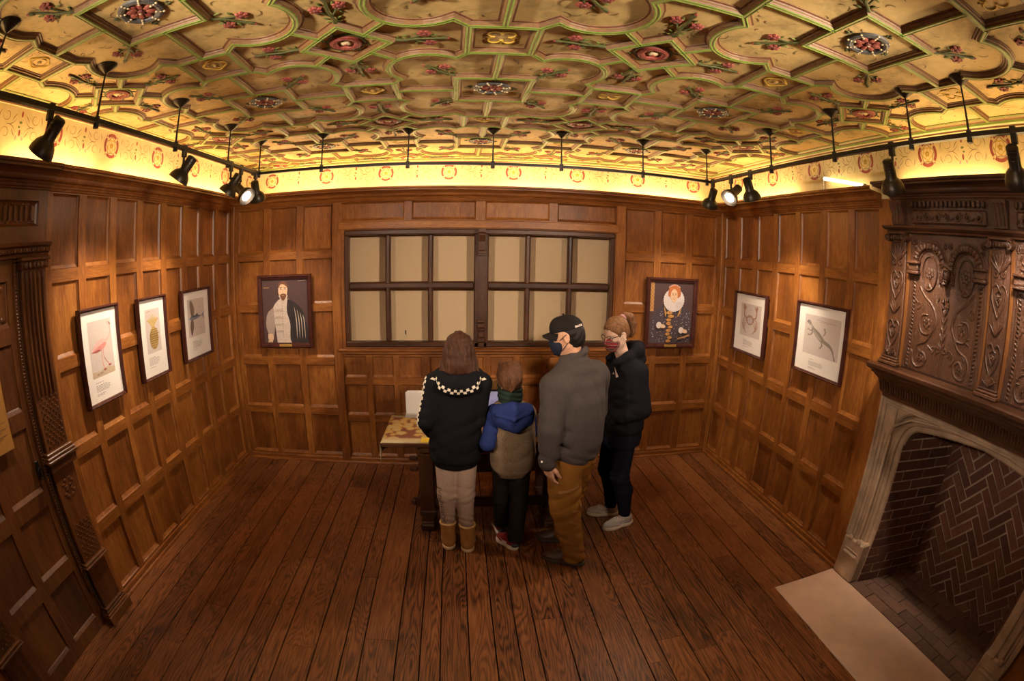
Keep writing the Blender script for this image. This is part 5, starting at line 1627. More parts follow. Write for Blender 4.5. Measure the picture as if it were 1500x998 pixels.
        for ax in range(3):
            u, v = (ax + 1) % 3, (ax + 2) % 3
            sl0 = [slice(None)] * 3; sl1 = [slice(None)] * 3
            sl0[ax] = slice(0, n[ax] - 1); sl1[ax] = slice(1, n[ax])
            A, B = ins[tuple(sl0)], ins[tuple(sl1)]
            e = np.argwhere(A != B)
            e = e[(e[:, u] > 0) & (e[:, v] > 0) & (e[:, u] < n[u] - 1) & (e[:, v] < n[v] - 1)]
            if len(e) == 0: continue
            flip = A[e[:, 0], e[:, 1], e[:, 2]]
            def idc(du, dv):
                q = e.copy(); q[:, u] += du; q[:, v] += dv
                return ids[q[:, 0], q[:, 1], q[:, 2]]
            quad = np.stack([idc(-1, -1), idc(0, -1), idc(0, 0), idc(-1, 0)], 1)
            quad[~flip] = quad[~flip][:, ::-1]
            faces.append(quad)
        F = np.concatenate(faces)
        return pos * s.res + s.lo, F
    def build(s, name, mats, parent, matfn=None):
        V, F = s.mesh()
        if len(F):
            a, b, c_ = V[F[:, 0]], V[F[:, 1]], V[F[:, 2]]
            if np.einsum('ij,ij->i', a - V.mean(0), np.cross(b - a, c_ - a)).sum() < 0: F = F[:, ::-1]
        off = np.zeros(3); p = parent
        while p is not None:
            off += np.array(p.location); p = p.parent
        me = bpy.data.meshes.new(name)
        me.vertices.add(len(V)); me.vertices.foreach_set('co', (V - off).astype(np.float32).ravel())
        me.loops.add(len(F) * 4); me.loops.foreach_set('vertex_index', F.astype(np.int32).ravel())
        me.polygons.add(len(F)); me.polygons.foreach_set('loop_start', np.arange(0, len(F) * 4, 4, dtype=np.int32))
        me.polygons.foreach_set('loop_total', np.full(len(F), 4, np.int32)) if False else None
        mats = mats if isinstance(mats, (list, tuple)) else [mats]
        for m in mats: me.materials.append(m)
        me.polygons.foreach_set('use_smooth', np.ones(len(F), dtype=bool))
        if matfn is not None:
            cen = V[F].mean(1)
            me.polygons.foreach_set('material_index', matfn(cen).astype(np.int32))
        me.update(calc_edges=True); me.validate()
        o = bpy.data.objects.new(name, me); COL.objects.link(o)
        if parent is not None: o.parent = parent
        o['_v'] = 0; del o['_v']
        TREES[o.name] = (V, F)
        return o
TREES = {}
def unit(v): v = np.array(v, float); return v / np.linalg.norm(v)
def V3(*a): return np.array(a, float)
def stick(o, pts, off=.003):
    """points dropped onto the nearest spot of a built skin; returns positions and normals (world)"""
    V, F = TREES[o.name]
    key = '_bvh' + o.name
    if key not in TREES: TREES[key] = BVHTree.FromPolygons([Vector(v) for v in V], [tuple(int(q) for q in f) for f in F])
    out = []
    for p in pts:
        loc, nor, i, d = TREES[key].find_nearest(Vector(p))
        out.append((loc + nor * off, nor))
    return out

# ---------------------------------------------------------------- bodies
def hand(v, wrist, dirn, palm, curl=.35, size=1.0, side=1, spread=.10, thumb_in=.3):
    """five-fingered hand. palm: normal pointing out of the palm; side: +1 thumb lies on dirn x palm"""
    d = unit(dirn); n = unit(palm); n = unit(n - d * (n @ d)); s_ = np.cross(d, n) * side
    w = np.array(wrist, float); S = size
    kn = w + d * .088 * S
    v.cone(w, w + d * .03 * S, .026 * S, .030 * S, .012, (n, .72))
    for q in (-1, -.33, .33, 1):
        v.cone(w + d * .028 * S + s_ * q * .018 * S, kn + s_ * q * .031 * S - d * (.010 * S if q < -.9 else 0), .0175 * S, .0135 * S, .014, (n, .8))
    L = (.068, .080, .088, .080) if True else 0
    for i, q in enumerate((-1, -.33, .33, 1)):
        ln = (.062, .078, .086, .078)[i] * S
        a = kn + s_ * q * .031 * S - d * (.010 * S if i == 0 else 0)
        dd = unit(d + s_ * q * spread)
        c = curl * (1.1 - .1 * i)
        cur = a; r = .0098 * S * (.92 if i == 0 else 1)
        for j, fr in enumerate((.46, .30, .24)):
            dd = unit(dd * math.cos(c) + n * math.sin(c))
            nx = cur + dd * ln * fr
            v.cone(cur, nx, r, r * .9, .004); cur = nx; r *= .9; c *= 1.15
    t0 = w + d * .026 * S + s_ * .026 * S + n * .008 * S
    td = unit(d * .75 + s_ * .72 + n * .25)
    t1 = t0 + td * .040 * S; td2 = unit(d * .95 + s_ * (.35 - thumb_in) + n * .35); t2 = t1 + td2 * .032 * S; t3 = t2 + unit(td2 + n * .2) * .026 * S
    v.cone(t0, t1, .0175 * S, .0135 * S, .010); v.cone(t1, t2, .0125 * S, .011 * S, .004); v.cone(t2, t3, .0108 * S, .009 * S, .003)

def head_sdf(v, c, fwd, upv, s=1.0, female=False):
    """c: middle of the skull; returns frame (forward, left, up)"""
    f = unit(fwd); u = unit(np.array(upv) - f * (np.array(upv) @ f)); l = np.cross(u, f)
    R = [f, l, u]; P = lambda a, b, h: np.array(c) + f * a * s + l * b * s + u * h * s
    v.ell(P(-.006, 0, .022), (.098 * s, .077 * s, .092 * s), .02, R)
    v.ell(P(.022, 0, -.040), (.070 * s, .060 * s, .075 * s), .03, R)
    v.ell(P(.058, 0, -.088), (.028 * s, .030 * s, .024 * s), .03, R)
    for b in (1, -1):
        v.cone(P(.002, b * .050, -.062), P(.056, b * .022, -.090), .020 * s, .018 * s, .024)
        v.ell(P(.062, b * .036, -.022), (.022 * s, .024 * s, .018 * s), .016, R)
        v.ell(P(.078, b * .030, .006), (.017 * s, .017 * s, .010 * s), .012, R, cut=True)
        v.cone(P(.083, b * .012, .020), P(.074, b * .048, .020), .0075 * s, .006 * s, .014)
        # ear
        v.ell(P(-.008, b * .078, -.012), (.020 * s, .008 * s, .032 * s), .006, R)
        v.ell(P(-.002, b * .086, -.010), (.009 * s, .006 * s, .016 * s), .004, R, cut=True)
        v.ell(P(-.004, b * .076, -.038), (.010 * s, .007 * s, .011 * s), .005, R)
    v.chain([P(.090, 0, .012), P(.103, 0, -.012), P(.112, 0, -.030)], [.008 * s, .010 * s, .013 * s], .010)
    for b in (1, -1): v.ell(P(.098, b * .011, -.036), (.010 * s, .008 * s, .008 * s), .006, R)
    v.ell(P(.088, 0, -.062), (.012 * s, .022 * s, .007 * s), .007, R); v.ell(P(.086, 0, -.074), (.012 * s, .019 * s, .007 * s), .007, R)
    v.ell(P(.104, 0, -.068), (.010 * s, .024 * s, .0014 * s), .003, R, cut=True)
    return f, l, u, P
def eyes(par, P, l, f, u, s, skin_):
    mb = MB(); Rm = Matrix((f, l, u)).transposed()
    for b in (1, -1):
        mb.ball(P(.074, b * .031, .004), .0125 * s, 12, 0); mb.ball(P(.0825, b * .031, .004), (.0035 * s, .0058 * s, .0058 * s), 10, 1, Rm)
    mb.build('eye', [M['eye_white'], M['iris']], par, smooth=True)
M['eye_white'] = plain('eye_white', (.70, .66, .62), .25); M['iris'] = plain('iris_brown', (.05, .022, .010), .2)
def skin(name, c):
    n = NT(name); f = n.noise(n.coord(), 45, 4)
    n.color(n.ramp(f, [(.3, sc(c, .90)), (.7, sc(c, 1.08))])); n.rough(.48); n.spec(.4)
    n.b.inputs['Subsurface Weight'].default_value = .08; n.b.inputs['Subsurface Radius'].default_value = (.012, .005, .003)
    return n.mat
M['skin_fair'] = skin('fair_skin', (.62, .37, .25)); M['skin_tan'] = skin('tan_skin', (.52, .27, .16)); M['skin_pale'] = skin('pale_skin', (.66, .42, .31))
def hairmat(name, a, b, scale=70):
    n = NT(name); v = n.mapping(n.coord(), (1, 1, .12))
    f = n.noise(v, scale * 2.2, 4, .6, .4); g = n.noise(v, scale * .5, 3)
    n.color(n.ramp(n.math('ADD', n.math('MULTIPLY', f, .6), n.math('MULTIPLY', g, .4)), [(.35, a), (.68, b)])); n.rough(.5); n.spec(.18)
    n.bump(f, .8, .008)
    return n.mat
def shoe(par, heel, toe, h, w, mats, name, kind='sneaker', sole=.028, tilt=None):
    """heel and toe are points on the floor under the shoe"""
    heel, toe = np.array(heel, float), np.array(toe, float)
    f = unit(toe - heel); L = np.linalg.norm(toe - heel); s_ = np.cross(V3(0, 0, 1), f); up_ = np.cross(f, s_)
    v = Vol(np.minimum(heel, toe) - .09, np.maximum(heel, toe) + np.array([.09, .09, h + .08]), .004)
    P = lambda a, b, z: heel + f * a * L + s_ * b + up_ * z
    R = [f, s_, up_]
    v.ell(P(.70, .004, .032), (L * .31, w * .50, .036), .03, R); v.ell(P(.22, 0, .045), (L * .22, w * .40, .050), .03, R)
    v.cone(P(.24, 0, .05), P(.22, 0, h), w * .36, w * .40, .03); v.cone(P(.28, 0, .075), P(.62, 0, .045), w * .38, w * .38, .03)
    if kind == 'boot':
        v.ell(P(.72, 0, .05), (L * .30, w * .52, .050), .03, R); v.cone(P(.25, 0, .06), P(.23, 0, h), .050, .058, .02)
    v.cut(P(0, 0, sole * .55), -up_); v.cut(P(.2, 0, h), V3(0, 0, 1))
    rb = .050 if kind == 'boot' else w * .32
    v.ell(P(.23 if kind == 'boot' else .21, 0, h + .01), (rb, rb, .035), .006, R, cut=True)
    up = v.build(name, mats[:1], par)
    v2 = Vol(np.minimum(heel, toe) - .09, np.maximum(heel, toe) + np.array([.09, .09, .10]), .004)
    v2.ell(P(.72, .004, .010), (L * .31, w * .55, .060), .02, R); v2.ell(P(.22, 0, .012), (L * .25, w * .45, .062), .03, R); v2.cone(P(.25, 0, .01), P(.7, 0, .01), w * .40, w * .46, .03)
    v2.cut(P(0, 0, sole), up_ + f * (.0)); v2.cut(P(0, 0, .0), -up_)
    so = v2.build('sole', mats[1:2], up)
    return up, P
# ================================================================ the visitors
M['navy_hoodie'] = fabric('black_sweatshirt', (.0075, .0068, .0085), heather=.0)
M['black_hoodie'] = fabric('midnight_sweatshirt', (.011, .010, .014))
M['white_patch'] = fabric('white_checks', (.72, .62, .48), var=.05)
M['jogger'] = fabric('oat_sweatpants', (.37, .25, .19), heather=.12, weave=260)
M['sheep'] = fabric('tan_suede', (.40, .19, .055), rough=.8, weave=120, bump=.15); M['boot_sole'] = plain('boot_sole', (.62, .45, .25), .7)
M['boot_cuff'] = fabric('boot_cuff', (.55, .34, .14))
M['fleece_grey'] = fabric('brown_grey_fleece', (.20, .135, .085), heather=.22, weave=200)
M['royal'] = fabric('royal_blue_jersey', (.022, .034, .135))
M['slacks'] = fabric('charcoal_trousers', (.016, .012, .010))
M['gaiter'] = fabric('dark_green_gaiter', (.022, .034, .026), bump=.35)
M['charcoal'] = fabric('charcoal_fleece', (.058, .046, .043), heather=.14, weave=240)
M['khaki'] = fabric('ochre_canvas', (.215, .088, .016), heather=.04, weave=320)
M['denim'] = fabric('navy_denim', (.010, .010, .019), weave=420)
M['sock'] = fabric('sock_dark', (.03, .03, .035))
M['shoe_brown'] = plain('brown_leather_shoe', (.065, .032, .020), .5, .15, 40, .1); M['sole_dark'] = plain('dark_sole', (.05, .032, .022), .7)
M['shoe_red'] = plain('red_trainer', (.22, .012, .018), .5, .15, 60); M['shoe_black'] = plain('black_trainer_trim', (.015, .013, .013), .5); M['sole_white'] = plain('white_sole', (.72, .62, .50), .55, .06)
M['shoe_grey'] = fabric('grey_knit_trainer', (.50, .44, .41), weave=150); M['swoosh'] = plain('white_mark', (.75, .68, .60), .5)
M['cap'] = fabric('black_cap', (.014, .011, .010), weave=220); M['cap_label'] = plain('cap_label_white', (.62, .52, .44), .6)
M['mask_navy'] = fabric('navy_mask', (.015, .018, .032)); M['strap'] = plain('strap', (.60, .50, .40), .6)
pd = NT('red_plaid_mask'); cx_, cy_, cz_ = pd.sep(pd.coord())
def stripes(a, per, w, ph): return pd.math('LESS_THAN', pd.math('FRACT', pd.math('ADD', pd.math('DIVIDE', a, per), ph)), w)
hx_ = pd.math('ADD', cy_, pd.math('MULTIPLY', cx_, .35))
base = pd.mix(stripes(hx_, .026, .42, .1), pd.mix(stripes(cz_, .026, .42, .2), (.34, .030, .030), (.10, .014, .016)), pd.mix(stripes(cz_, .026, .42, .2), (.12, .014, .016), (.020, .010, .012)))
base = pd.mix(stripes(hx_, .026, .07, .85), pd.mix(stripes(cz_, .026, .07, .9), base, (.62, .48, .40)), (.58, .44, .36)); pd.color(base); pd.rough(.85)
M['plaid'] = pd.mat
M['hair_brown'] = hairmat('brown_hair', (.014, .0048, .0028), (.090, .032, .014)); M['hair_lt'] = hairmat('chestnut_hair', (.035, .012, .006), (.165, .068, .028)); M['hair_black'] = hairmat('black_hair', (.004, .003, .003), (.014, .009, .008), 50)
M['hair_pony'] = hairmat('fair_brown_hair', (.07, .028, .012), (.27, .125, .05))
M['glasses'] = plain('dark_glasses_frame', (.05, .022, .014), .3); M['bead'] = plain('white_bead', (.75, .70, .60), .4)
M['pink'] = plain('pink_hair_tie', (.55, .26, .34), .6); M['cuff_skin'] = M['skin_fair']

def limb(v, pts, rs, k=.03): v.chain(pts, rs, k)
def bounds(pts, m): p = np.array(pts, float); return p.min(0) - m, p.max(0) + m
def make_body(root, spec, mat):
    """one continuous skin: trunk, neck, head, arms with hands, legs with feet"""
    pts = [q for q in spec['pts']]
    lo, hi = bounds(pts, .17); lo[2] = 0.0
    v = Vol(lo, hi, .006)
    v.loft(spec['trunk'], spec['yaw'], .02)
    for a in spec['arms']:
        r = a['r']
        v.chain([a['sh'], a['el'], a['wr']], [r, r * .82, r * .60], .03)
        v.cone(a['sh'], spec['chest'], r, r * 1.05, .04)
    for l in spec['legs']:
        r = l['r']
        v.chain([l['hip'], l['knee']], [r, r * .58], .03)
        mid = (np.array(l['knee']) * .62 + np.array(l['ankle']) * .38); mid = mid - np.array(spec['fwd']) * .006
        v.chain([l['knee'], mid, l['ankle']], [r * .56, r * .50, r * .40], .02)
        toe = np.array(l['toe'], float); he = np.array(l['heel'], float); d = toe - he
        v.chain([he + d * .16 + V3(0, 0, .045), he + d * .62 + V3(0, 0, .042), he + d * .84 + V3(0, 0, .034)], [.032, .032, .022], .02)
        v.cone(l['ankle'], he + d * .22 + V3(0, 0, .045), r * .40, .034, .02)
    v.cone(spec['neck0'], spec['neck1'], spec.get('neck_r', .052), spec.get('neck_r', .052) * .92, .035)
    fr = head_sdf(v, spec['head'], spec['look'], (0, 0, 1), spec['hs'])
    for a in spec['arms']: hand(v, a['wr'], a['hd'], a['palm'], a.get('curl', .3), spec.get('hand', 1.0), a['side'], .10, a.get('ti', .3))
    o = v.build('body', mat, root)
    eyes(o, fr[3], fr[1], fr[0], fr[2], spec['hs'], mat)
    return o, fr
def checks(name, garment, path, w, n, root, mat, rows=2):
    """two rows of white squares laid along a path on a garment"""
    mb = MB()
    pts = smooth_path(path, 12)
    L = [0]
    for a, b in zip(pts[:-1], pts[1:]): L.append(L[-1] + math.dist(a, b))
    def at(d):
        i = max(0, min(len(pts) - 2, int(np.searchsorted(L, d)) - 1)); t = (d - L[i]) / max(L[i + 1] - L[i], 1e-6)
        return np.array(pts[i]) * (1 - t) + np.array(pts[i + 1]) * t
    st = L[-1] / n
    for i in range(n):
        for r_ in range(rows):
            if (i + r_) % 2: continue
            quad = []
            for dd, q in ((0, 0), (1, 0), (1, 1), (0, 1)):
                p = at((i + dd * .92) * st); t = unit(at(min((i + 1) * st, L[-1])) - at(i * st) + 1e-9)
                (loc, nor), = stick(garment, [p], 0)
                s_ = unit(np.cross(np.array(nor), t))
                p2 = np.array(loc) + s_ * ((r_ + q - rows / 2) * w)
                (l2, n2), = stick(garment, [p2], .0035)
                quad.append(tuple(l2))
            mb.add(quad, [(0, 1, 2, 3)])
    o = mb.build(name, [mat], garment)
    sm = o.modifiers.new('thick', 'SOLIDIFY'); sm.thickness = .0015
    return o

# ---------------------------------------------------------------- girl
g = thing('person', 'girl with shoulder-length brown hair, black hoodie with checked trim and tan boots, seen from behind', 'person', (-.06, 3.12, 0))
spec = dict(yaw=0, fwd=(0, 1, 0), trunk=[(.78, -.055, 3.15, .150, .105), (.95, -.052, 3.15, .135, .095), (1.2, -.04, 3.14, .150, .095), (1.33, -.035, 3.13, .110, .07)],
    chest=(-.035, 3.135, 1.27), neck0=(-.034, 3.125, 1.32), neck1=(-.030, 3.145, 1.44), neck_r=.046, head=(-.030, 3.150, 1.497), look=(.03, .92, -.38), hs=.96, hand=.92,
    arms=[dict(sh=(-.185, 3.13, 1.285), el=(-.245, 3.095, 1.04), wr=(-.235, 3.300, .880), r=.042, hd=(.02, .86, -.50), palm=(.1, -.45, -.88), side=-1, curl=.16),
          dict(sh=(.112, 3.13, 1.285), el=(.085, 3.125, 1.04), wr=(.045, 3.310, .880), r=.042, hd=(-.1, .86, -.50), palm=(-.1, -.45, -.88), side=1, curl=.16)],
    legs=[dict(hip=(-.122, 3.14, .80), knee=(-.128, 3.125, .46), ankle=(-.128, 3.13, .10), heel=(-.131, 3.08, 0), toe=(-.136, 3.30, 0), r=.078),
          dict(hip=(.012, 3.14, .80), knee=(-.002, 3.115, .46), ankle=(.004, 3.09, .10), heel=(.006, 3.04, 0), toe=(.020, 3.26, 0), r=.078)],
    pts=[(-.3, 3.0, 0), (.2, 3.42, 1.62)])
body, fr = make_body(g, spec, M['skin_fair'])
v = Vol((-.42, 2.88, .64), (.33, 3.45, 1.46), .006)
v.loft([(.690, -.060, 3.145, .150, .122), (.720, -.060, 3.145, .158, .130), (.760, -.060, 3.145, .176, .146), (.86, -.060, 3.145, .180, .146), (1.05, -.050, 3.145, .170, .136), (1.22, -.038, 3.14, .180, .122), (1.32, -.032, 3.13, .135, .095), (1.385, -.030, 3.125, .075, .07)], 0, .02)
for a in spec['arms']:
    sx = -1 if a['sh'][0] < 0 else 1
    v.cone(a['sh'], np.array(a['sh']) * .7 + np.array(a['el']) * .3, .074, .070, .035); v.chain([np.array(a['sh']) * .7 + np.array(a['el']) * .3, a['el'], np.array(a['wr']) - np.array(a['hd']) * .01], [.070, .068, .050], .010)
    v.cone(np.array(a['wr']) - V3(0, .05, -.03), np.array(a['wr']) - V3(0, .005, -.003), .048, .042, .006)
    v.cone((-.032, 3.13, 1.335), a['sh'], .060, .070, .04)
v.chain([(-.150, 3.13, 1.365), (-.125, 3.045, 1.345), (-.032, 3.000, 1.325), (.062, 3.045, 1.345), (.090, 3.13, 1.365)], [.032, .040, .044, .040, .032], .03)
v.ell((-.032, 3.005, 1.295), (.130, .045, .062), .03)
v.cone((-.12, 3.22, 1.34), (.055, 3.22, 1.34), .030, .030, .03)
v.ell((-.030, 3.135, 1.47), (.070, .075, .12), .012, cut=True)
v.fold(.014, .11, [(.35, 0, 1), (-.5, .1, 1)], (-.36, 2.9, .70), (.26, 3.4, 1.22), 3)
v.fold(.006, .07, [(.2, .6, 1), (-.3, .5, 1)], (-.34, 2.95, .86), (-.16, 3.35, 1.2), 5)
v.cut((0, 0, .695), (0, 0, -1))
hood = v.build('hoodie', M['navy_hoodie'], g)
checks('checked_trim', hood, [(-.205, 3.06, 1.355), (-.150, 2.985, 1.305), (-.03, 2.93, 1.262), (.088, 2.985, 1.305), (.145, 3.06, 1.355)], .0180, 21, g, M['white_patch'])
checks('checked_sleeve_stripe', hood, [(-.235, 3.10, 1.335), (-.290, 3.085, 1.22), (-.320, 3.070, 1.10), (-.318, 3.060, 1.02), (-.305, 3.14, .955), (-.285, 3.25, .90)], .0165, 29, g, M['white_patch'])
v = Vol((-.28, 2.98, .16), (.17, 3.32, .98), .006)
v.loft([(.78, -.055, 3.145, .160, .118), (.96, -.055, 3.145, .150, .11)], 0, .02)
for l in spec['legs']:
    v.chain([l['hip'], l['knee'], np.array(l['ankle']) + V3(0, .01, .10)], [.086, .069, .050], .02)
v.cut((-.060, 3.1, .5), (0, 0, -1)) if False else None
v.fold(.009, .060, [(.3, .2, 1), (-.4, .1, 1)], (-.25, 2.95, .38), (.15, 3.3, .58), 2); v.fold(.004, .045, [(.2, .2, 1)], (-.25, 2.95, .17), (.15, 3.3, .34), 8)
v.cut((0, 0, .185), (0, 0, -1))
jog = v.build('sweatpants', M['jogger'], g)
# letters printed down the outside of the left leg
cu = bpy.data.curves.new('leg_lettering', 'FONT'); cu.body = 'I V D O U S O K'; cu.size = .058; cu.space_character = .82; cu.align_x = 'LEFT'; cu.resolution_u = 3
to = bpy.data.objects.new('leg_text', cu); COL.objects.link(to)
dg = bpy.context.evaluated_depsgraph_get(); dg.update()
me = bpy.data.meshes.new_from_object(to.evaluated_get(dg)); bpy.data.objects.remove(to)
JT = BVHTree.FromPolygons([Vector(q) for q in TREES[jog.name][0]], [tuple(int(z) for z in q) for q in TREES[jog.name][1]])
mb = MB(); vs = []
for q in me.vertices:
    u, w_ = q.co.x, q.co.y
    p = V3(-.196, 3.055, .54 - u * .96) + unit(V3(-.70, .70, 0)) * (-(w_ - .022)) * .85
    loc_, nor_, i_, d_ = JT.ray_cast(Vector(p) - Vector((.60, .60, 0)) * .3, Vector((.66, .66, 0)).normalized())
    if loc_ is None: (loc_, nor_), = stick(jog, [p], 0)
    l2 = loc_ - Vector((.002, .002, 0))
    vs.append(tuple(l2))
mb.add(vs, [tuple(p.vertices) for p in me.polygons])
mb.build('leg_lettering', [plain('navy_print', (.045, .035, .045), .7)], jog)
v = Vol((-.24, 2.96, 1.33), (.18, 3.33, 1.66), .005)
F_, Lf, U_, P_ = fr
v.loft([(1.362, -.030, 3.080, .110, .050), (1.385, -.028, 3.085, .116, .078), (1.43, -.028, 3.105, .106, .102), (1.49, -.028, 3.130, .098, .118), (1.55, -.028, 3.145, .094, .116), (1.595, -.028, 3.148, .074, .092), (1.634, -.028, 3.140, .028, .040)], 0, .02, 2.0)
for s_ in (1, -1):
    v.chain([(-.028 + s_ * .074, 3.13, 1.50), (-.028 + s_ * .088, 3.125, 1.43), (-.028 + s_ * .118, 3.09, 1.372)], [.03, .030, .016], .02)
for k in range(9):
    a = -1.3 + 2.6 * k / 8
    v.cone((-.028 + .085 * math.sin(a), 3.10 - .060 * math.cos(a), 1.43), (-.028 + .122 * math.sin(a), 3.09 - .066 * math.cos(a), 1.350 + .016 * (k % 2)), .024, .009, .010)
v.ell(P_(.12, 0, -.03), (.085, .068, .105), .02, fr[:3] if False else None, cut=True)
v.fold(.009, .030, [(1, .25, .03), (.4, 1, -.03)], None, None, 4, .10)
v.build('hair', M['hair_brown'], g)
for l, nm in zip(spec['legs'], ('boot', 'boot')):
    bo, BP = shoe(g, np.array(l['heel']) - V3(0, .02, 0), l['toe'], .225, .100, [M['sheep'], M['boot_sole']], 'boot', 'boot', .026)
    mb = MB()
    for a in (.13,): mb.tube([tuple(BP(.23, .0, .0))] * 2, .001) if False else None
    c0 = BP(.23, 0, .212); ring = [tuple(c0 + V3(.056 * math.cos(t), .056 * math.sin(t), .012)) for t in [2 * PI * k / 20 for k in range(20)]]
    mb.tube(ring, .008, 8, closed=True); mb.build('boot_lining', [M['boot_cuff']], bo, smooth=True)

# ---------------------------------------------------------------- boy
b = thing('person', 'boy in a brown fleece top with a blue hood and red trainers, seen from behind', 'person', (.32, 3.18, 0))
spec = dict(yaw=.03, fwd=(0, 1, 0), trunk=[(.68, .338, 3.17, .125, .095), (.85, .333, 3.17, .115, .085), (1.02, .325, 3.165, .125, .085), (1.12, .320, 3.16, .095, .06)],
    chest=(.322, 3.165, 1.07), neck0=(.320, 3.16, 1.10), neck1=(.316, 3.17, 1.24), neck_r=.042, head=(.312, 3.175, 1.300), look=(-.03, .93, -.36), hs=.93, hand=.80,
    arms=[dict(sh=(.212, 3.15, 1.075), el=(.158, 3.065, .880), wr=(.200, 3.270, .835), r=.032, hd=(.1, .93, -.3), palm=(.1, -.3, -.95), side=-1, curl=.2),
          dict(sh=(.445, 3.18, 1.070), el=(.472, 3.225, .900), wr=(.425, 3.330, .845), r=.032, hd=(-.1, .93, -.3), palm=(-.1, -.3, -.95), side=1, curl=.2)],
    legs=[dict(hip=(.275, 3.18, .68), knee=(.268, 3.215, .37), ankle=(.278, 3.30, .09), heel=(.283, 3.262, 0), toe=(.250, 3.465, 0), r=.070),
          dict(hip=(.400, 3.17, .68), knee=(.395, 3.145, .37), ankle=(.362, 3.075, .09), heel=(.372, 3.040, 0), toe=(.252, 3.225, 0), r=.070)],
    pts=[(.1, 3.0, 0), (.55, 3.42, 1.43)])
body, fr = make_body(b, spec, M['skin_fair']); F_, Lf, U_, P_ = fr
v = Vol((.03, 2.92, .55), (.62, 3.42, 1.25), .006)
v.loft([(.590, .342, 3.165, .122, .100), (.66, .343, 3.165, .158, .124), (.80, .342, 3.165, .160, .122), (.95, .338, 3.165, .158, .115), (1.07, .330, 3.16, .150, .095), (1.15, .320, 3.16, .085, .068)], .03, .02)
for s_ in (1, -1): v.ell((.338 + s_ * .165, 3.165, .585), (.075, .25, .075), .03, cut=True)
v.cone((.322, 3.16, 1.11), (.215, 3.15, 1.075), .055, .060, .03); v.cone((.322, 3.16, 1.11), (.435, 3.15, 1.075), .055, .060, .03)
v.fold(.005, .10, [(.3, 0, 1), (-.3, .2, 1)], (.1, 2.95, .6), (.6, 3.4, 1.0), 6)
v.cut((0, 0, .602), (0, 0, -1))
v.build('fleece_top', M['fleece_grey'], b)
for a, nm in zip(spec['arms'], (1, 2)):
    lo, hi = bounds([a['sh'], a['el'], a['wr']], .11)
    v = Vol(lo, hi, .006)
    v.chain([a['sh'], a['el'], a['wr']], [.058, .048, .040], .03); v.cone(np.array(a['wr']) - np.array(a['hd']) * .05, a['wr'], .042, .038, .005)
    v.cut(np.array(a['sh']) + V3(.045 if a['sh'][0] < .3 else -.02, 0, 0), (1 if a['sh'][0] < .3 else -1, 0, .15)); v.cut((0, 0, 1.155 if a['sh'][0] < .3 else 1.06), (0, 0, 1))
    v.fold(.007, .055, [(.3, .5, 1), (-.2, .6, 1)], None, None, 4)
    v.build('sleeve', M['royal'], b)
v = Vol((.10, 2.92, .93), (.56, 3.32, 1.27), .005)
v.ell((.330, 3.045, 1.075), (.142, .052, .100), .02); v.chain([(.205, 3.14, 1.105), (.225, 3.07, 1.115), (.325, 3.035, 1.125), (.420, 3.07, 1.115), (.440, 3.14, 1.105)], [.034, .038, .042, .038, .034], .03)
v.cone((.25, 3.045, 1.08), (.350, 3.040, 1.005), .040, .034, .03); v.cone((.41, 3.045, 1.08), (.352, 3.040, 1.005), .040, .034, .03)
v.cone((.24, 3.215, 1.105), (.40, 3.215, 1.105), .030, .030, .03)
v.cone((.215, 3.005, 1.105), (.33, 2.985, 1.075), .010, .010, .012); v.cone((.33, 2.985, 1.075), (.435, 3.005, 1.12), .010, .010, .012)
v.ell((.318, 3.165, 1.22), (.075, .085, .09), .01, cut=True)
v.fold(.006, .075, [(.8, 0, .6), (-.6, 0, .8)], None, None, 9)
v.build('hood', M['royal'], b)
v = Vol((.19, 3.03, 1.13), (.45, 3.32, 1.31), .005)
v.loft([(1.150, .318, 3.160, .078, .078), (1.185, .318, 3.165, .086, .086), (1.235, .316, 3.178, .084, .096), (1.272, .314, 3.185, .082, .104)], 0, .01, 2.0)
v.fold(.006, .034, [(.15, .1, 1)], None, None, 3, .6)
gt = v.build('neck_gaiter', M['gaiter'], b)
mb = MB()
for s_ in (1, -1):
    for k in range(4):
        (l2, n2), = stick(gt, [(.315 + s_ * (.060 + k * .007), 3.10 + k * .012, 1.262 + k * .010)], .002); mb.ball(l2, .0055, 6)
mb.build('bead', [M['bead']], gt, smooth=True)
v = Vol((.17, 3.00, 1.21), (.47, 3.33, 1.45), .005)
R_ = [F_, Lf, U_]
v.ell(P_(-.012, 0, .030), (.108, .088, .100), .02, R_); v.ell(P_(-.055, 0, -.020), (.060, .070, .070), .03, R_)
for k in range(11):
    a = -1.35 + 2.7 * k / 10
    v.cone(P_(-.085 * math.cos(a), .074 * math.sin(a), -.030), P_(-.082 * math.cos(a), .072 * math.sin(a), -.082 - .014 * ((k * 3) % 4) / 3 + .03 * abs(math.sin(a))), .016, .007, .012)
for k in range(7): v.cone(P_(-.02 + .02 * (k % 3), -.06 + k * .02, .112), P_(.030 + .03 * (k % 2), -.075 + k * .025, .119 - .008 * (k % 3)), .018, .006, .012)
v.ell(P_(.120, 0, -.035), (.075, .085, .085), .012, R_, cut=True)
for s_ in (1, -1): v.ell(P_(.000, s_ * .092, -.018), (.026, .020, .036), .008, R_, cut=True)
v.fold(.008, .017, [(1, .4, .3), (.4, 1, .5), (.1, .2, 1)], None, None, 11, 1.0)
v.build('hair', M['hair_lt'], b)
v = Vol((.16, 3.0, .05), (.54, 3.42, .80), .006)
v.loft([(.62, .338, 3.17, .132, .102), (.78, .338, 3.17, .125, .095)], 0, .02)
for l in spec['legs']: v.chain([l['hip'], l['knee'], np.array(l['ankle']) + V3(0, .0, -.01)], [.076, .064, .058], .016)
v.fold(.007, .055, [(.3, .2, 1), (-.4, .1, 1)], None, None, 6)
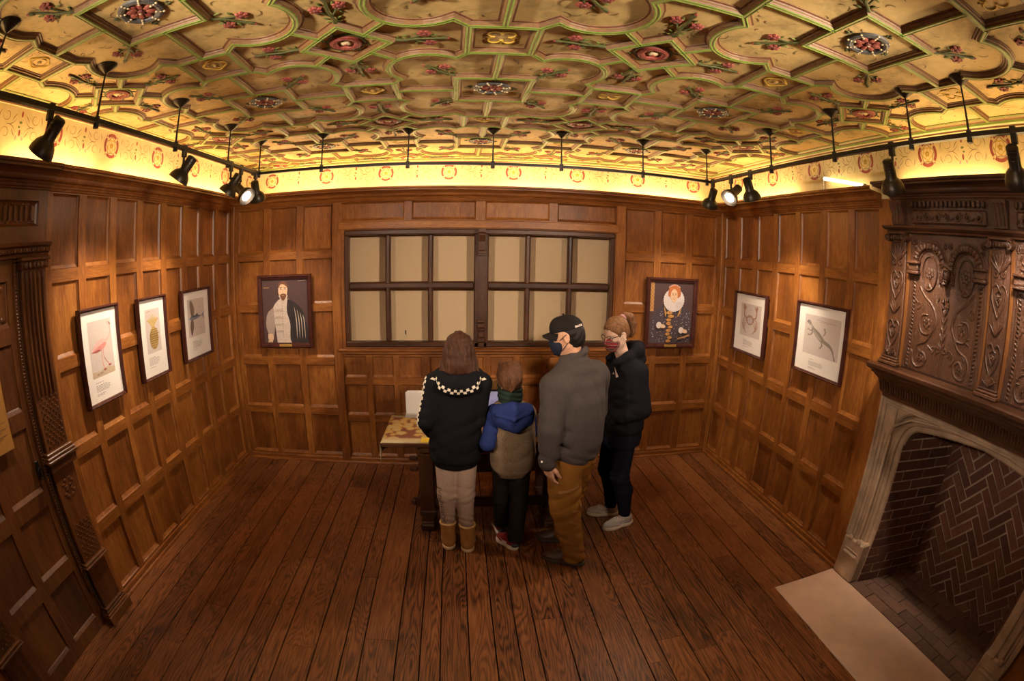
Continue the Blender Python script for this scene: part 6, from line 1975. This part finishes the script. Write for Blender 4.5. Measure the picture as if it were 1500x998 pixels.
v.cut((0, 0, .075), (0, 0, -1))
v.build('trousers', M['slacks'], b)
for l in spec['legs']:
    so, SP = shoe(b, l['heel'], l['toe'], .095, .088, [M['shoe_red'], M['sole_white']], 'trainer', sole=.040)
    for s_ in (1, -1):
        mb = MB()
        sw = [SP(.30, s_ * .06, .052), SP(.38, s_ * .06, .040), SP(.52, s_ * .06, .048), SP(.68, s_ * .06, .068)]
        ws = [.004, .010, .007, .002]
        q = stick(so, sw, .002)
        up_ = V3(0, 0, 1)
        vs = [tuple(np.array(l2) + up_ * w_ * sg) for (l2, n2), w_ in zip(q, ws) for sg in (1, -1)]
        mb.add(vs, [(2 * i, 2 * i + 1, 2 * i + 3, 2 * i + 2) for i in range(3)])
        mb.build('side_mark', [M['swoosh']], so)
    v = Vol(np.array(l['heel']) - .09, np.array(l['heel']) + .12, .004)
    v.ell(SP(.06, 0, .042), (.030, .036, .020), .01, [unit(np.array(l['toe']) - np.array(l['heel'])), np.cross(V3(0, 0, 1), unit(np.array(l['toe']) - np.array(l['heel']))), V3(0, 0, 1)])
    v.build('heel_counter', [M['shoe_black']], so)

# ---------------------------------------------------------------- man
m = thing('person', 'man in a black cap, charcoal pullover and ochre work trousers, his back turned', 'person', (.71, 2.95, 0))
fw_ = unit(V3(-.6, .8, 0)); yw = math.atan2(.6, .8)
spec = dict(yaw=yw, fwd=fw_, trunk=[(.84, .715, 2.945, .175, .140), (1.0, .715, 2.95, .180, .145), (1.2, .72, 2.94, .175, .130), (1.36, .715, 2.935, .165, .105), (1.44, .705, 2.93, .11, .08)],
    chest=(.712, 2.935, 1.37), neck0=(.700, 2.925, 1.42), neck1=(.668, 2.925, 1.58), neck_r=.066, head=(.642, 2.925, 1.652), look=(-.88, .36, -.26), hs=1.02, hand=1.02,
    arms=[dict(sh=(.565, 2.838, 1.335), el=(.528, 2.760, 1.085), wr=(.520, 2.752, .862), r=.052, hd=(.16, .10, -.98), palm=(.80, .55, .2), side=1, curl=.34),
          dict(sh=(.862, 3.035, 1.360), el=(.905, 3.085, 1.095), wr=(.745, 3.255, .990), r=.056, hd=(-.75, .60, -.25), palm=(-.2, -.2, -.95), side=1, curl=.25)],
    legs=[dict(hip=(.650, 2.880, .86), knee=(.668, 2.838, .49), ankle=(.752, 2.808, .10), heel=(.832, 2.790, 0), toe=(.562, 2.938, 0), r=.105),
          dict(hip=(.785, 2.985, .86), knee=(.748, 3.060, .49), ankle=(.735, 3.120, .10), heel=(.812, 3.098, 0), toe=(.555, 3.210, 0), r=.105)],
    pts=[(.42, 2.70, 0), (1.0, 3.34, 1.79)])
body, fr = make_body(m, spec, M['skin_tan']); F_, Lf, U_, P_ = fr; R_ = [F_, Lf, U_]
v = Vol((.38, 2.66, .78), (1.06, 3.36, 1.64), .006)
v.loft([(.805, .700, 2.945, .188, .150), (.86, .705, 2.945, .212, .172), (.95, .712, 2.948, .222, .182), (1.10, .716, 2.948, .222, .178), (1.22, .718, 2.942, .216, .164), (1.34, .715, 2.935, .190, .132), (1.43, .705, 2.93, .140, .105), (1.49, .694, 2.926, .096, .086), (1.535, .685, 2.926, .076, .076)], yw, .02)
for a in spec['arms']:
    v.cone(a['sh'], np.array(a['sh']) * .75 + np.array(a['el']) * .25, .092, .088, .045); v.chain([np.array(a['sh']) * .75 + np.array(a['el']) * .25, a['el'], np.array(a['wr']) - np.array(a['hd']) * .005], [.088, .078, .056], .010); v.cone((.700, 2.93, 1.435), a['sh'], .068, .086, .06)
    v.cone(np.array(a['wr']) - np.array(a['hd']) * .045, np.array(a['wr']) - np.array(a['hd']) * .005, .054, .046, .006)
v.chain([(.610, 2.90, 1.500), (.665, 2.862, 1.530), (.735, 2.880, 1.550), (.765, 2.945, 1.550), (.730, 2.990, 1.535), (.650, 2.985, 1.500)], [.016, .020, .022, .022, .020, .016], .02)
v.ell((.672, 2.925, 1.585), (.072, .072, .10), .010, cut=True)
v.fold(.020, .150, [(.75, .55, .22)], (.44, 2.68, .84), (1.0, 3.2, 1.40), 21, .5)
v.fold(.022, .095, [(.35, .1, 1)], (.42, 2.68, .84), (.68, 2.98, 1.25), 5, .9); v.fold(.010, .07, [(.3, .3, 1)], (.45, 2.7, .78), (1.0, 3.2, .96), 9)
v.cut((0, 0, .812), (0, 0, -1))
v.cut((.70, 2.945, .83), (.35, -.25, -.9)) if False else None
pl_ = v.build('pullover', M['charcoal'], m)
v = Vol((.46, 2.66, .03), (1.0, 3.26, .96), .006)
v.loft([(.78, .712, 2.942, .178, .142), (.94, .712, 2.945, .178, .145)], yw, .03)
v.chain([spec['legs'][0]['hip'], spec['legs'][0]['knee'], (.722, 2.822, .25), (.758, 2.812, .075)], [.128, .102, .082, .078], .02)
v.chain([spec['legs'][1]['hip'], spec['legs'][1]['knee'], (.735, 3.105, .25), (.748, 3.118, .075)], [.128, .102, .082, .078], .02)
v.fold(.024, .085, [(.5, .2, 1), (-.6, .2, 1)], (.48, 2.68, .30), (.98, 3.2, .70), 12, .8); v.fold(.020, .075, [(.4, .2, 1)], (.5, 2.68, .02), (.98, 3.25, .34), 14, .8)
v.fold(.007, .09, [(.8, .3, .5)], (.48, 2.68, .6), (.98, 3.2, .9), 15)
v.cut((0, 0, .050), (0, 0, -1))
tr_ = v.build('trousers', M['khaki'], m)
mb = MB()                                            # pocket flap and tool loop on the leg
def strip(pts, w, off=.004, th=.003):
    q = stick(tr_, pts, off); vs = []
    for i, (l2, n2) in enumerate(q):
        a = np.array(q[max(i - 1, 0)][0]); c_ = np.array(q[min(i + 1, len(q) - 1)][0]); s_ = unit(np.cross(np.array(n2), c_ - a + 1e-9))
        vs += [tuple(np.array(l2) + s_ * w / 2), tuple(np.array(l2) - s_ * w / 2)]
    mb.add(vs, [(2 * i, 2 * i + 1, 2 * i + 3, 2 * i + 2) for i in range(len(q) - 1)])
strip([(.58 + .02 * k, 2.72 - .002 * k, .652 + .002 * k) for k in range(12)], .016); strip([(.80, 2.74, .56 - .012 * k) for k in range(4)], .022, .010)
strip([(.70 + .02 * k, 2.71, .505 - .004 * k) for k in range(6)], .012); strip([(.68 + .02 * k, 2.71, .425 - .008 * k) for k in range(6)], .012)
o = mb.build('pocket_flap', [plain('ochre_stitching', (.25, .115, .026), .8)], tr_)
sm = o.modifiers.new('thick', 'SOLIDIFY'); sm.thickness = .003
for l in spec['legs']:
    so, SP = shoe(m, l['heel'], l['toe'], .105, .108, [M['shoe_brown'], M['sole_dark']], 'shoe', sole=.026)
v = Vol(np.array(P_(0, 0, 0)) - .17, np.array(P_(0, 0, 0)) + .17, .005)
v.ell(P_(-.022, 0, .004), (.090, .082, .086), .02, R_); v.ell(P_(-.052, 0, -.046), (.046, .060, .050), .03, R_)
v.cut(P_(.010, 0, 0), F_ * .95 - U_ * .30); v.cut(P_(-.04, 0, -.088), -U_ - F_ * .15)
for s_ in (1, -1): v.ell(P_(-.006, s_ * .088, -.014), (.026, .026, .038), .006, R_, cut=True)
v.fold(.005, .022, [(1, .3, .4), (.3, 1, -.5)], None, None, 5, .6)
v.build('hair', M['hair_black'], m)
for s_ in (1, -1): pass
v = Vol(np.array(P_(0, 0, 0)) - .20, np.array(P_(0, 0, 0)) + .20, .005)
v.ell(P_(-.008, 0, .030), (.104, .086, .092), .02, R_); v.ell(P_(.045, 0, .050), (.052, .064, .062), .03, R_)
v.cut(P_(0, 0, .030), -U_ - F_ * .02)
cp = v.build('cap', M['cap'], m)
mb = MB(); top, bot = [], []
for i in range(13):
    a = math.radians(-72 + 144 * i / 12)
    for r_, dz in ((.082, 0), (.112, .0), (.140, -.004)):
        q = P_(.012 + r_ * math.cos(a) * (1.0 if r_ < .1 else 1.02), r_ * math.sin(a) * (.98 if r_ < .1 else .62), .036 - .050 * (math.sin(a) ** 2) * (r_ - .06) / .09 - (r_ - .082) * .16)
        top.append(q)
n3 = 3
vs = [tuple(q) for q in top] + [tuple(q - U_ * .005) for q in top]; N_ = len(top)
fs = []
for i in range(12):
    for j in range(2):
        q = (i * n3 + j, i * n3 + j + 1, (i + 1) * n3 + j + 1, (i + 1) * n3 + j); fs += [q, tuple(N_ + w_ for w_ in q[::-1])]
    fs.append((i * n3 + 2, N_ + i * n3 + 2, N_ + (i + 1) * n3 + 2, (i + 1) * n3 + 2))
mb.add(vs, fs); mb.build('brim', [M['cap']], cp, smooth=True)
mb = MB()
qs = []
for k in range(7):
    a = math.radians(130 + k * 6)
    for h in (.034, .060): qs.append(P_(.16 * math.cos(a), .14 * math.sin(a) * (1), h))
qs = [tuple(l2) for l2, n2 in stick(cp, qs, .002)]
mb.add(qs, [(2 * i, 2 * i + 1, 2 * i + 3, 2 * i + 2) for i in range(6)]); lb = mb.build('cap_label', [M['cap_label']], cp)
mb = MB()
for r_ in range(2):
    for k in range(5):
        a0 = math.radians(132 + k * 6.6); qq = []
        for a, h in ((a0, .038 + r_ * .011), (a0 + .10, .038 + r_ * .011), (a0 + .10, .045 + r_ * .011), (a0, .045 + r_ * .011)): qq.append(P_(.16 * math.cos(a), .14 * math.sin(a), h))
        mb.add([tuple(l2) for l2, n2 in stick(cp, qq, .003)], [(0, 1, 2, 3)])
mb.build('label_print', [plain('label_print_brown', (.16, .11, .09), .7)], lb)
mb = MB(); mb.ball(P_(-.004, 0, .1235), .008, 8); mb.build('cap_button', [M['cap']], cp, smooth=True)
def mask(par, P, R, s, mat, strapmat, name='face_mask'):
    v = Vol(np.array(P(.06, 0, -.05)) - .13, np.array(P(.06, 0, -.05)) + .13, .004)
    v.ell(P(.052, 0, -.052), (.060 * s, .066 * s, .062 * s), .02, R); v.ell(P(.100, 0, -.038), (.022 * s, .022 * s, .034 * s), .03, R); v.ell(P(.078, 0, -.090), (.030 * s, .036 * s, .024 * s), .03, R)
    v.cut(P(.030, 0, -.05), -R[0]); v.cut(P(.09, 0, -.002), R[2] + R[0] * .1)
    mk = v.build(name, mat, par)
    mb = MB()
    for b_ in (1, -1):
        for h0, h1 in ((-.022, .010), (-.085, -.040)):
            mb.tube(bez(tuple(P(.040, b_ * .066, h0)), tuple(P(.015, b_ * .084, (h0 + h1) / 2)), tuple(P(-.014, b_ * .086, h1)), n=8), .0022, 6)
    mb.build('ear_loop', [strapmat], mk, smooth=True)
    return mk
mask(m, P_, R_, 1.03, M['mask_navy'], M['mask_navy'])
mb = MB(); a_ = spec['arms'][0]
for l2, n2 in stick(pl_, [np.array(a_['wr']) + V3(-.05, -.05, .035)], .001): mb.ball(l2, .008, 8)
mb.build('cuff_button', [M['bead']], pl_, smooth=True)

# ---------------------------------------------------------------- woman
w_ = thing('person', 'woman with a ponytail, glasses, red plaid mask, black hoodie and jeans', 'person', (1.20, 3.37, 0))
fw_ = unit(V3(-.985, -.17, 0)); rt_ = np.array([fw_[1], -fw_[0], 0]); yw = math.atan2(rt_[1], rt_[0])
spec = dict(yaw=yw, fwd=fw_, trunk=[(.80, 1.205, 3.37, .150, .120), (1.0, 1.205, 3.37, .140, .110), (1.2, 1.205, 3.368, .145, .105), (1.34, 1.205, 3.366, .125, .075)],
    chest=(1.205, 3.366, 1.31), neck0=(1.190, 3.366, 1.36), neck1=(1.125, 3.362, 1.53), neck_r=.054, head=(1.100, 3.350, 1.592), look=(-.83, -.40, -.34), hs=.99, hand=.92,
    arms=[dict(sh=(1.235, 3.215, 1.325), el=(1.275, 3.165, 1.060), wr=(1.110, 3.250, .975), r=.044, hd=(-.45, .85, -.2), palm=(.8, .4, -.3), side=1, curl=.35),
          dict(sh=(1.180, 3.520, 1.325), el=(1.205, 3.570, 1.060), wr=(1.105, 3.480, .975), r=.044, hd=(-.45, -.85, -.2), palm=(.8, -.4, -.3), side=-1, curl=.35)],
    legs=[dict(hip=(1.205, 3.295, .83), knee=(1.205, 3.300, .46), ankle=(1.292, 3.316, .10), heel=(1.372, 3.324, 0), toe=(1.098, 3.246, 0), r=.090),
          dict(hip=(1.180, 3.440, .83), knee=(1.150, 3.462, .46), ankle=(1.220, 3.478, .10), heel=(1.290, 3.472, 0), toe=(1.028, 3.530, 0), r=.090)],
    pts=[(.93, 3.08, 0), (1.42, 3.64, 1.72)])
body, fr = make_body(w_, spec, M['skin_pale']); F_, Lf, U_, P_ = fr; R_ = [F_, Lf, U_]
v = Vol((.92, 3.03, .72), (1.44, 3.70, 1.56), .006)
v.loft([(.790, 1.195, 3.37, .165, .135), (.82, 1.198, 3.37, .172, .142), (.88, 1.202, 3.37, .190, .158), (1.05, 1.205, 3.37, .186, .150), (1.22, 1.205, 3.368, .186, .142), (1.33, 1.205, 3.366, .160, .110), (1.40, 1.19, 3.365, .095, .082)], yw, .02)
for a in spec['arms']:
    v.cone(a['sh'], np.array(a['sh']) * .75 + np.array(a['el']) * .25, .078, .076, .04); v.chain([np.array(a['sh']) * .75 + np.array(a['el']) * .25, a['el'], np.array(a['wr']) - np.array(a['hd']) * .01], [.076, .074, .054], .010); v.cone((1.20, 3.366, 1.37), a['sh'], .062, .074, .045)
    v.cone(np.array(a['wr']) - np.array(a['hd']) * .05, np.array(a['wr']) - np.array(a['hd']) * .006, .050, .042, .006)
v.chain([(1.085, 3.285, 1.385), (1.175, 3.262, 1.430), (1.258, 3.295, 1.470), (1.285, 3.366, 1.480), (1.258, 3.440, 1.470), (1.175, 3.465, 1.43), (1.085, 3.44, 1.385)], [.026, .034, .044, .048, .044, .034, .026], .03)
v.ell((1.300, 3.366, 1.400), (.050, .095, .060), .04)
v.ell((1.155, 3.362, 1.50), (.080, .070, .13), .012, cut=True)
v.fold(.016, .11, [(.5, .2, 1)], (.95, 3.05, .80), (1.42, 3.65, 1.25), 31, .8); v.fold(.009, .065, [(.4, .1, 1), (-.5, .2, 1)], (.98, 3.05, .95), (1.40, 3.30, 1.25), 33, .9)
v.cut((0, 0, .798), (0, 0, -1))
hd_ = v.build('hoodie', M['black_hoodie'], w_)
mb = MB()
for pts in ([(1.070, 3.235, 1.305), (1.070, 3.265, 1.320), (1.070, 3.290, 1.308), (1.070, 3.265, 1.288)], [(1.06, 3.300, 1.306), (1.06, 3.325, 1.314), (1.06, 3.325, 1.300)]):
    mb.add([tuple(l2) for l2, n2 in stick(hd_, pts, .003)], [tuple(range(len(pts)))])
mb.build('chest_mark', [M['swoosh']], hd_)
v = Vol((.98, 3.12, .04), (1.42, 3.62, .95), .006)
v.loft([(.74, 1.205, 3.368, .165, .140), (.80, 1.208, 3.368, .168, .148), (.93, 1.205, 3.37, .150, .122)], yw, .03)
for l in spec['legs']:
    kn, an = np.array(l['knee']), np.array(l['ankle'])
    v.chain([l['hip'], kn, kn * .62 + an * .38 - np.array(fw_) * .022, an + V3(0, 0, .005)], [.104, .074, .070, .050], .022)
v.fold(.005, .045, [(.3, .2, 1), (-.3, .2, 1)], (1.0, 3.14, .36), (1.4, 3.6, .56), 32, .7); v.fold(.006, .035, [(.2, .2, 1)], (1.0, 3.14, .07), (1.4, 3.6, .22), 34, .7)
v.cut((0, 0, .085), (0, 0, -1))
v.build('jeans', M['denim'], w_)
for l in spec['legs']:
    so, SP = shoe(w_, l['heel'], l['toe'], .088, .094, [M['shoe_grey'], M['sole_white']], 'sneaker', sole=.030)
    mb = MB()
    for k in range(5):
        t = .36 + k * .065
        mb.tube([tuple(l2) for l2, n2 in stick(so, [SP(t, -.035, .07), SP(t + .02, -.015, .085), SP(t, .0, .09), SP(t + .02, .015, .085), SP(t, .035, .07)], .002)], .003, 6)
    mb.build('lace', [M['sole_white']], so, smooth=True)
    for s_ in (1, -1):
        mb = MB(); q = stick(so, [SP(.36, s_ * .06, .050), SP(.44, s_ * .06, .038), SP(.56, s_ * .06, .044), SP(.70, s_ * .06, .062)], .002)
        vs = [tuple(np.array(l2) + V3(0, 0, 1) * ww * sg) for (l2, n2), ww in zip(q, (.003, .009, .006, .002)) for sg in (1, -1)]
        mb.add(vs, [(2 * i, 2 * i + 1, 2 * i + 3, 2 * i + 2) for i in range(3)]); mb.build('side_mark', [M['swoosh']], so)
v = Vol(np.array(P_(0, 0, 0)) - .19, np.array(P_(0, 0, 0)) + .19, .0045)
v.ell(P_(-.012, 0, .026), (.102, .084, .097), .02, R_); v.ell(P_(-.045, 0, -.022), (.062, .068, .060), .03, R_)
v.ell(P_(.115, 0, -.030), (.098, .110, .092), .012, R_, cut=True); v.cut(P_(.060, 0, 0), F_ * .9 - U_ * .45)
for s_ in (1, -1): v.ell(P_(.000, s_ * .090, -.016), (.030, .026, .038), .008, R_, cut=True)
v.ell(P_(-.085, 0, .072), (.032, .030, .028), .02, R_)
v.fold(.0035, .020, [(.2, 1, .6), (-.2, .8, -.6)], None, None, 6, .4)
hr = v.build('hair', M['hair_pony'], w_)
tail = [P_(-.092, 0, .078), P_(-.128, 0, .086), P_(-.158, .004, .060), P_(-.160, .008, .008), P_(-.140, .010, -.048), P_(-.122, .010, -.082)]
v = Vol(np.array(P_(-.13, 0, 0)) - .16, np.array(P_(-.13, 0, 0)) + .16, .0045)
v.chain(tail, [.020, .026, .034, .036, .027, .010], .012)
v.chain([t_ + Lf * .018 for t_ in tail[1:]], [.014, .022, .026, .020, .006], .01); v.chain([t_ - Lf * .018 - U_ * .01 for t_ in tail[1:]], [.014, .022, .026, .020, .006], .01)
v.fold(.005, .018, [tuple(Lf), tuple(Lf * .8 + F_ * .6)], None, None, 7, .4)
v.build('ponytail', M['hair_pony'], hr)
mb = MB(); c0 = P_(-.100, 0, .080); ax = unit(np.array(tail[1]) - np.array(tail[0])); e1 = Lf; e2 = np.cross(ax, e1)
mb.tube([tuple(c0 + e1 * .023 * math.cos(t) + e2 * .023 * math.sin(t)) for t in [2 * PI * k / 16 for k in range(16)]], .008, 8, closed=True)
mb.build('hair_tie', [M['pink']], hr, smooth=True)
mk = mask(w_, P_, R_, .98, M['plaid'], M['strap'])
mb = MB()
for s_ in (1, -1):
    rim = [tuple(P_(.098 - .25 * abs(.030 * math.cos(t)) * .2, s_ * .034 + .026 * math.cos(t), .004 + .018 * math.sin(t))) for t in [2 * PI * k / 18 for k in range(18)]]
    mb.tube(rim, .0024, 6, closed=True)
    mb.tube([tuple(P_(.094, s_ * .060, .010)), tuple(P_(.060, s_ * .074, .008)), tuple(P_(-.004, s_ * .082, .006)), tuple(P_(-.014, s_ * .082, -.008))], .0024, 6)
mb.tube([tuple(P_(.100, .010, .006)), tuple(P_(.103, 0, .009)), tuple(P_(.100, -.010, .006))], .0022, 6)
gs = mb.build('glasses', [M['glasses']], w_, smooth=True)
mb = MB()
mb.ball(P_(-.008, .086, -.042), .006, 8); mb.build('earring', [M['bead']], w_, smooth=True)
TREES.clear()
# ================================================================ camera
pit, yaw, rol = -.18039, .10165, .01818
f_ = Vector((math.sin(yaw) * math.cos(pit), math.cos(yaw) * math.cos(pit), math.sin(pit)))
rt = Vector((math.cos(yaw), -math.sin(yaw), 0)); up = rt.cross(f_)
rt2 = rt * math.cos(rol) + up * math.sin(rol); up2 = -rt * math.sin(rol) + up * math.cos(rol)
cam = bpy.data.cameras.new('camera'); co = bpy.data.objects.new('camera', cam); COL.objects.link(co)
mw = Matrix(((rt2.x, up2.x, -f_.x, 0), (rt2.y, up2.y, -f_.y, 0), (rt2.z, up2.z, -f_.z, EYE), (0, 0, 0, 1)))
co.matrix_world = mw
cam.sensor_fit = 'HORIZONTAL'; cam.sensor_width = 36.0; cam.sensor_height = 36.0 * 998 / 1500
cam.lens = 14.0; cam.clip_start = .02; cam.clip_end = 60
cam.type = 'PANO'
for holder in (cam, getattr(cam, 'cycles', None)):
    try:
        holder.panorama_type = 'FISHEYE_EQUISOLID'; holder.fisheye_lens = 17.1747; holder.fisheye_fov = PI
        break
    except Exception: pass
scene.camera = co
# ================================================================ light
scene.view_settings.view_transform = 'Standard'; scene.view_settings.look = 'None'
scene.view_settings.gamma = 1.0; scene.view_settings.use_curve_mapping = False
scene.view_settings.exposure = 0.28
w = bpy.data.worlds.new('world'); scene.world = w; w.use_nodes = True
w.node_tree.nodes['Background'].inputs[0].default_value = (.02, .012, .006, 1); w.node_tree.nodes['Background'].inputs[1].default_value = 1
scene.cycles.use_denoising = True
scene.cycles.max_bounces = 6; scene.cycles.diffuse_bounces = 4; scene.cycles.glossy_bounces = 3
scene.cycles.transmission_bounces = 4; scene.cycles.transparent_max_bounces = 8
scene.cycles.caustics_reflective = False; scene.cycles.caustics_refractive = False
scene.cycles.sample_clamp_indirect = 6.0
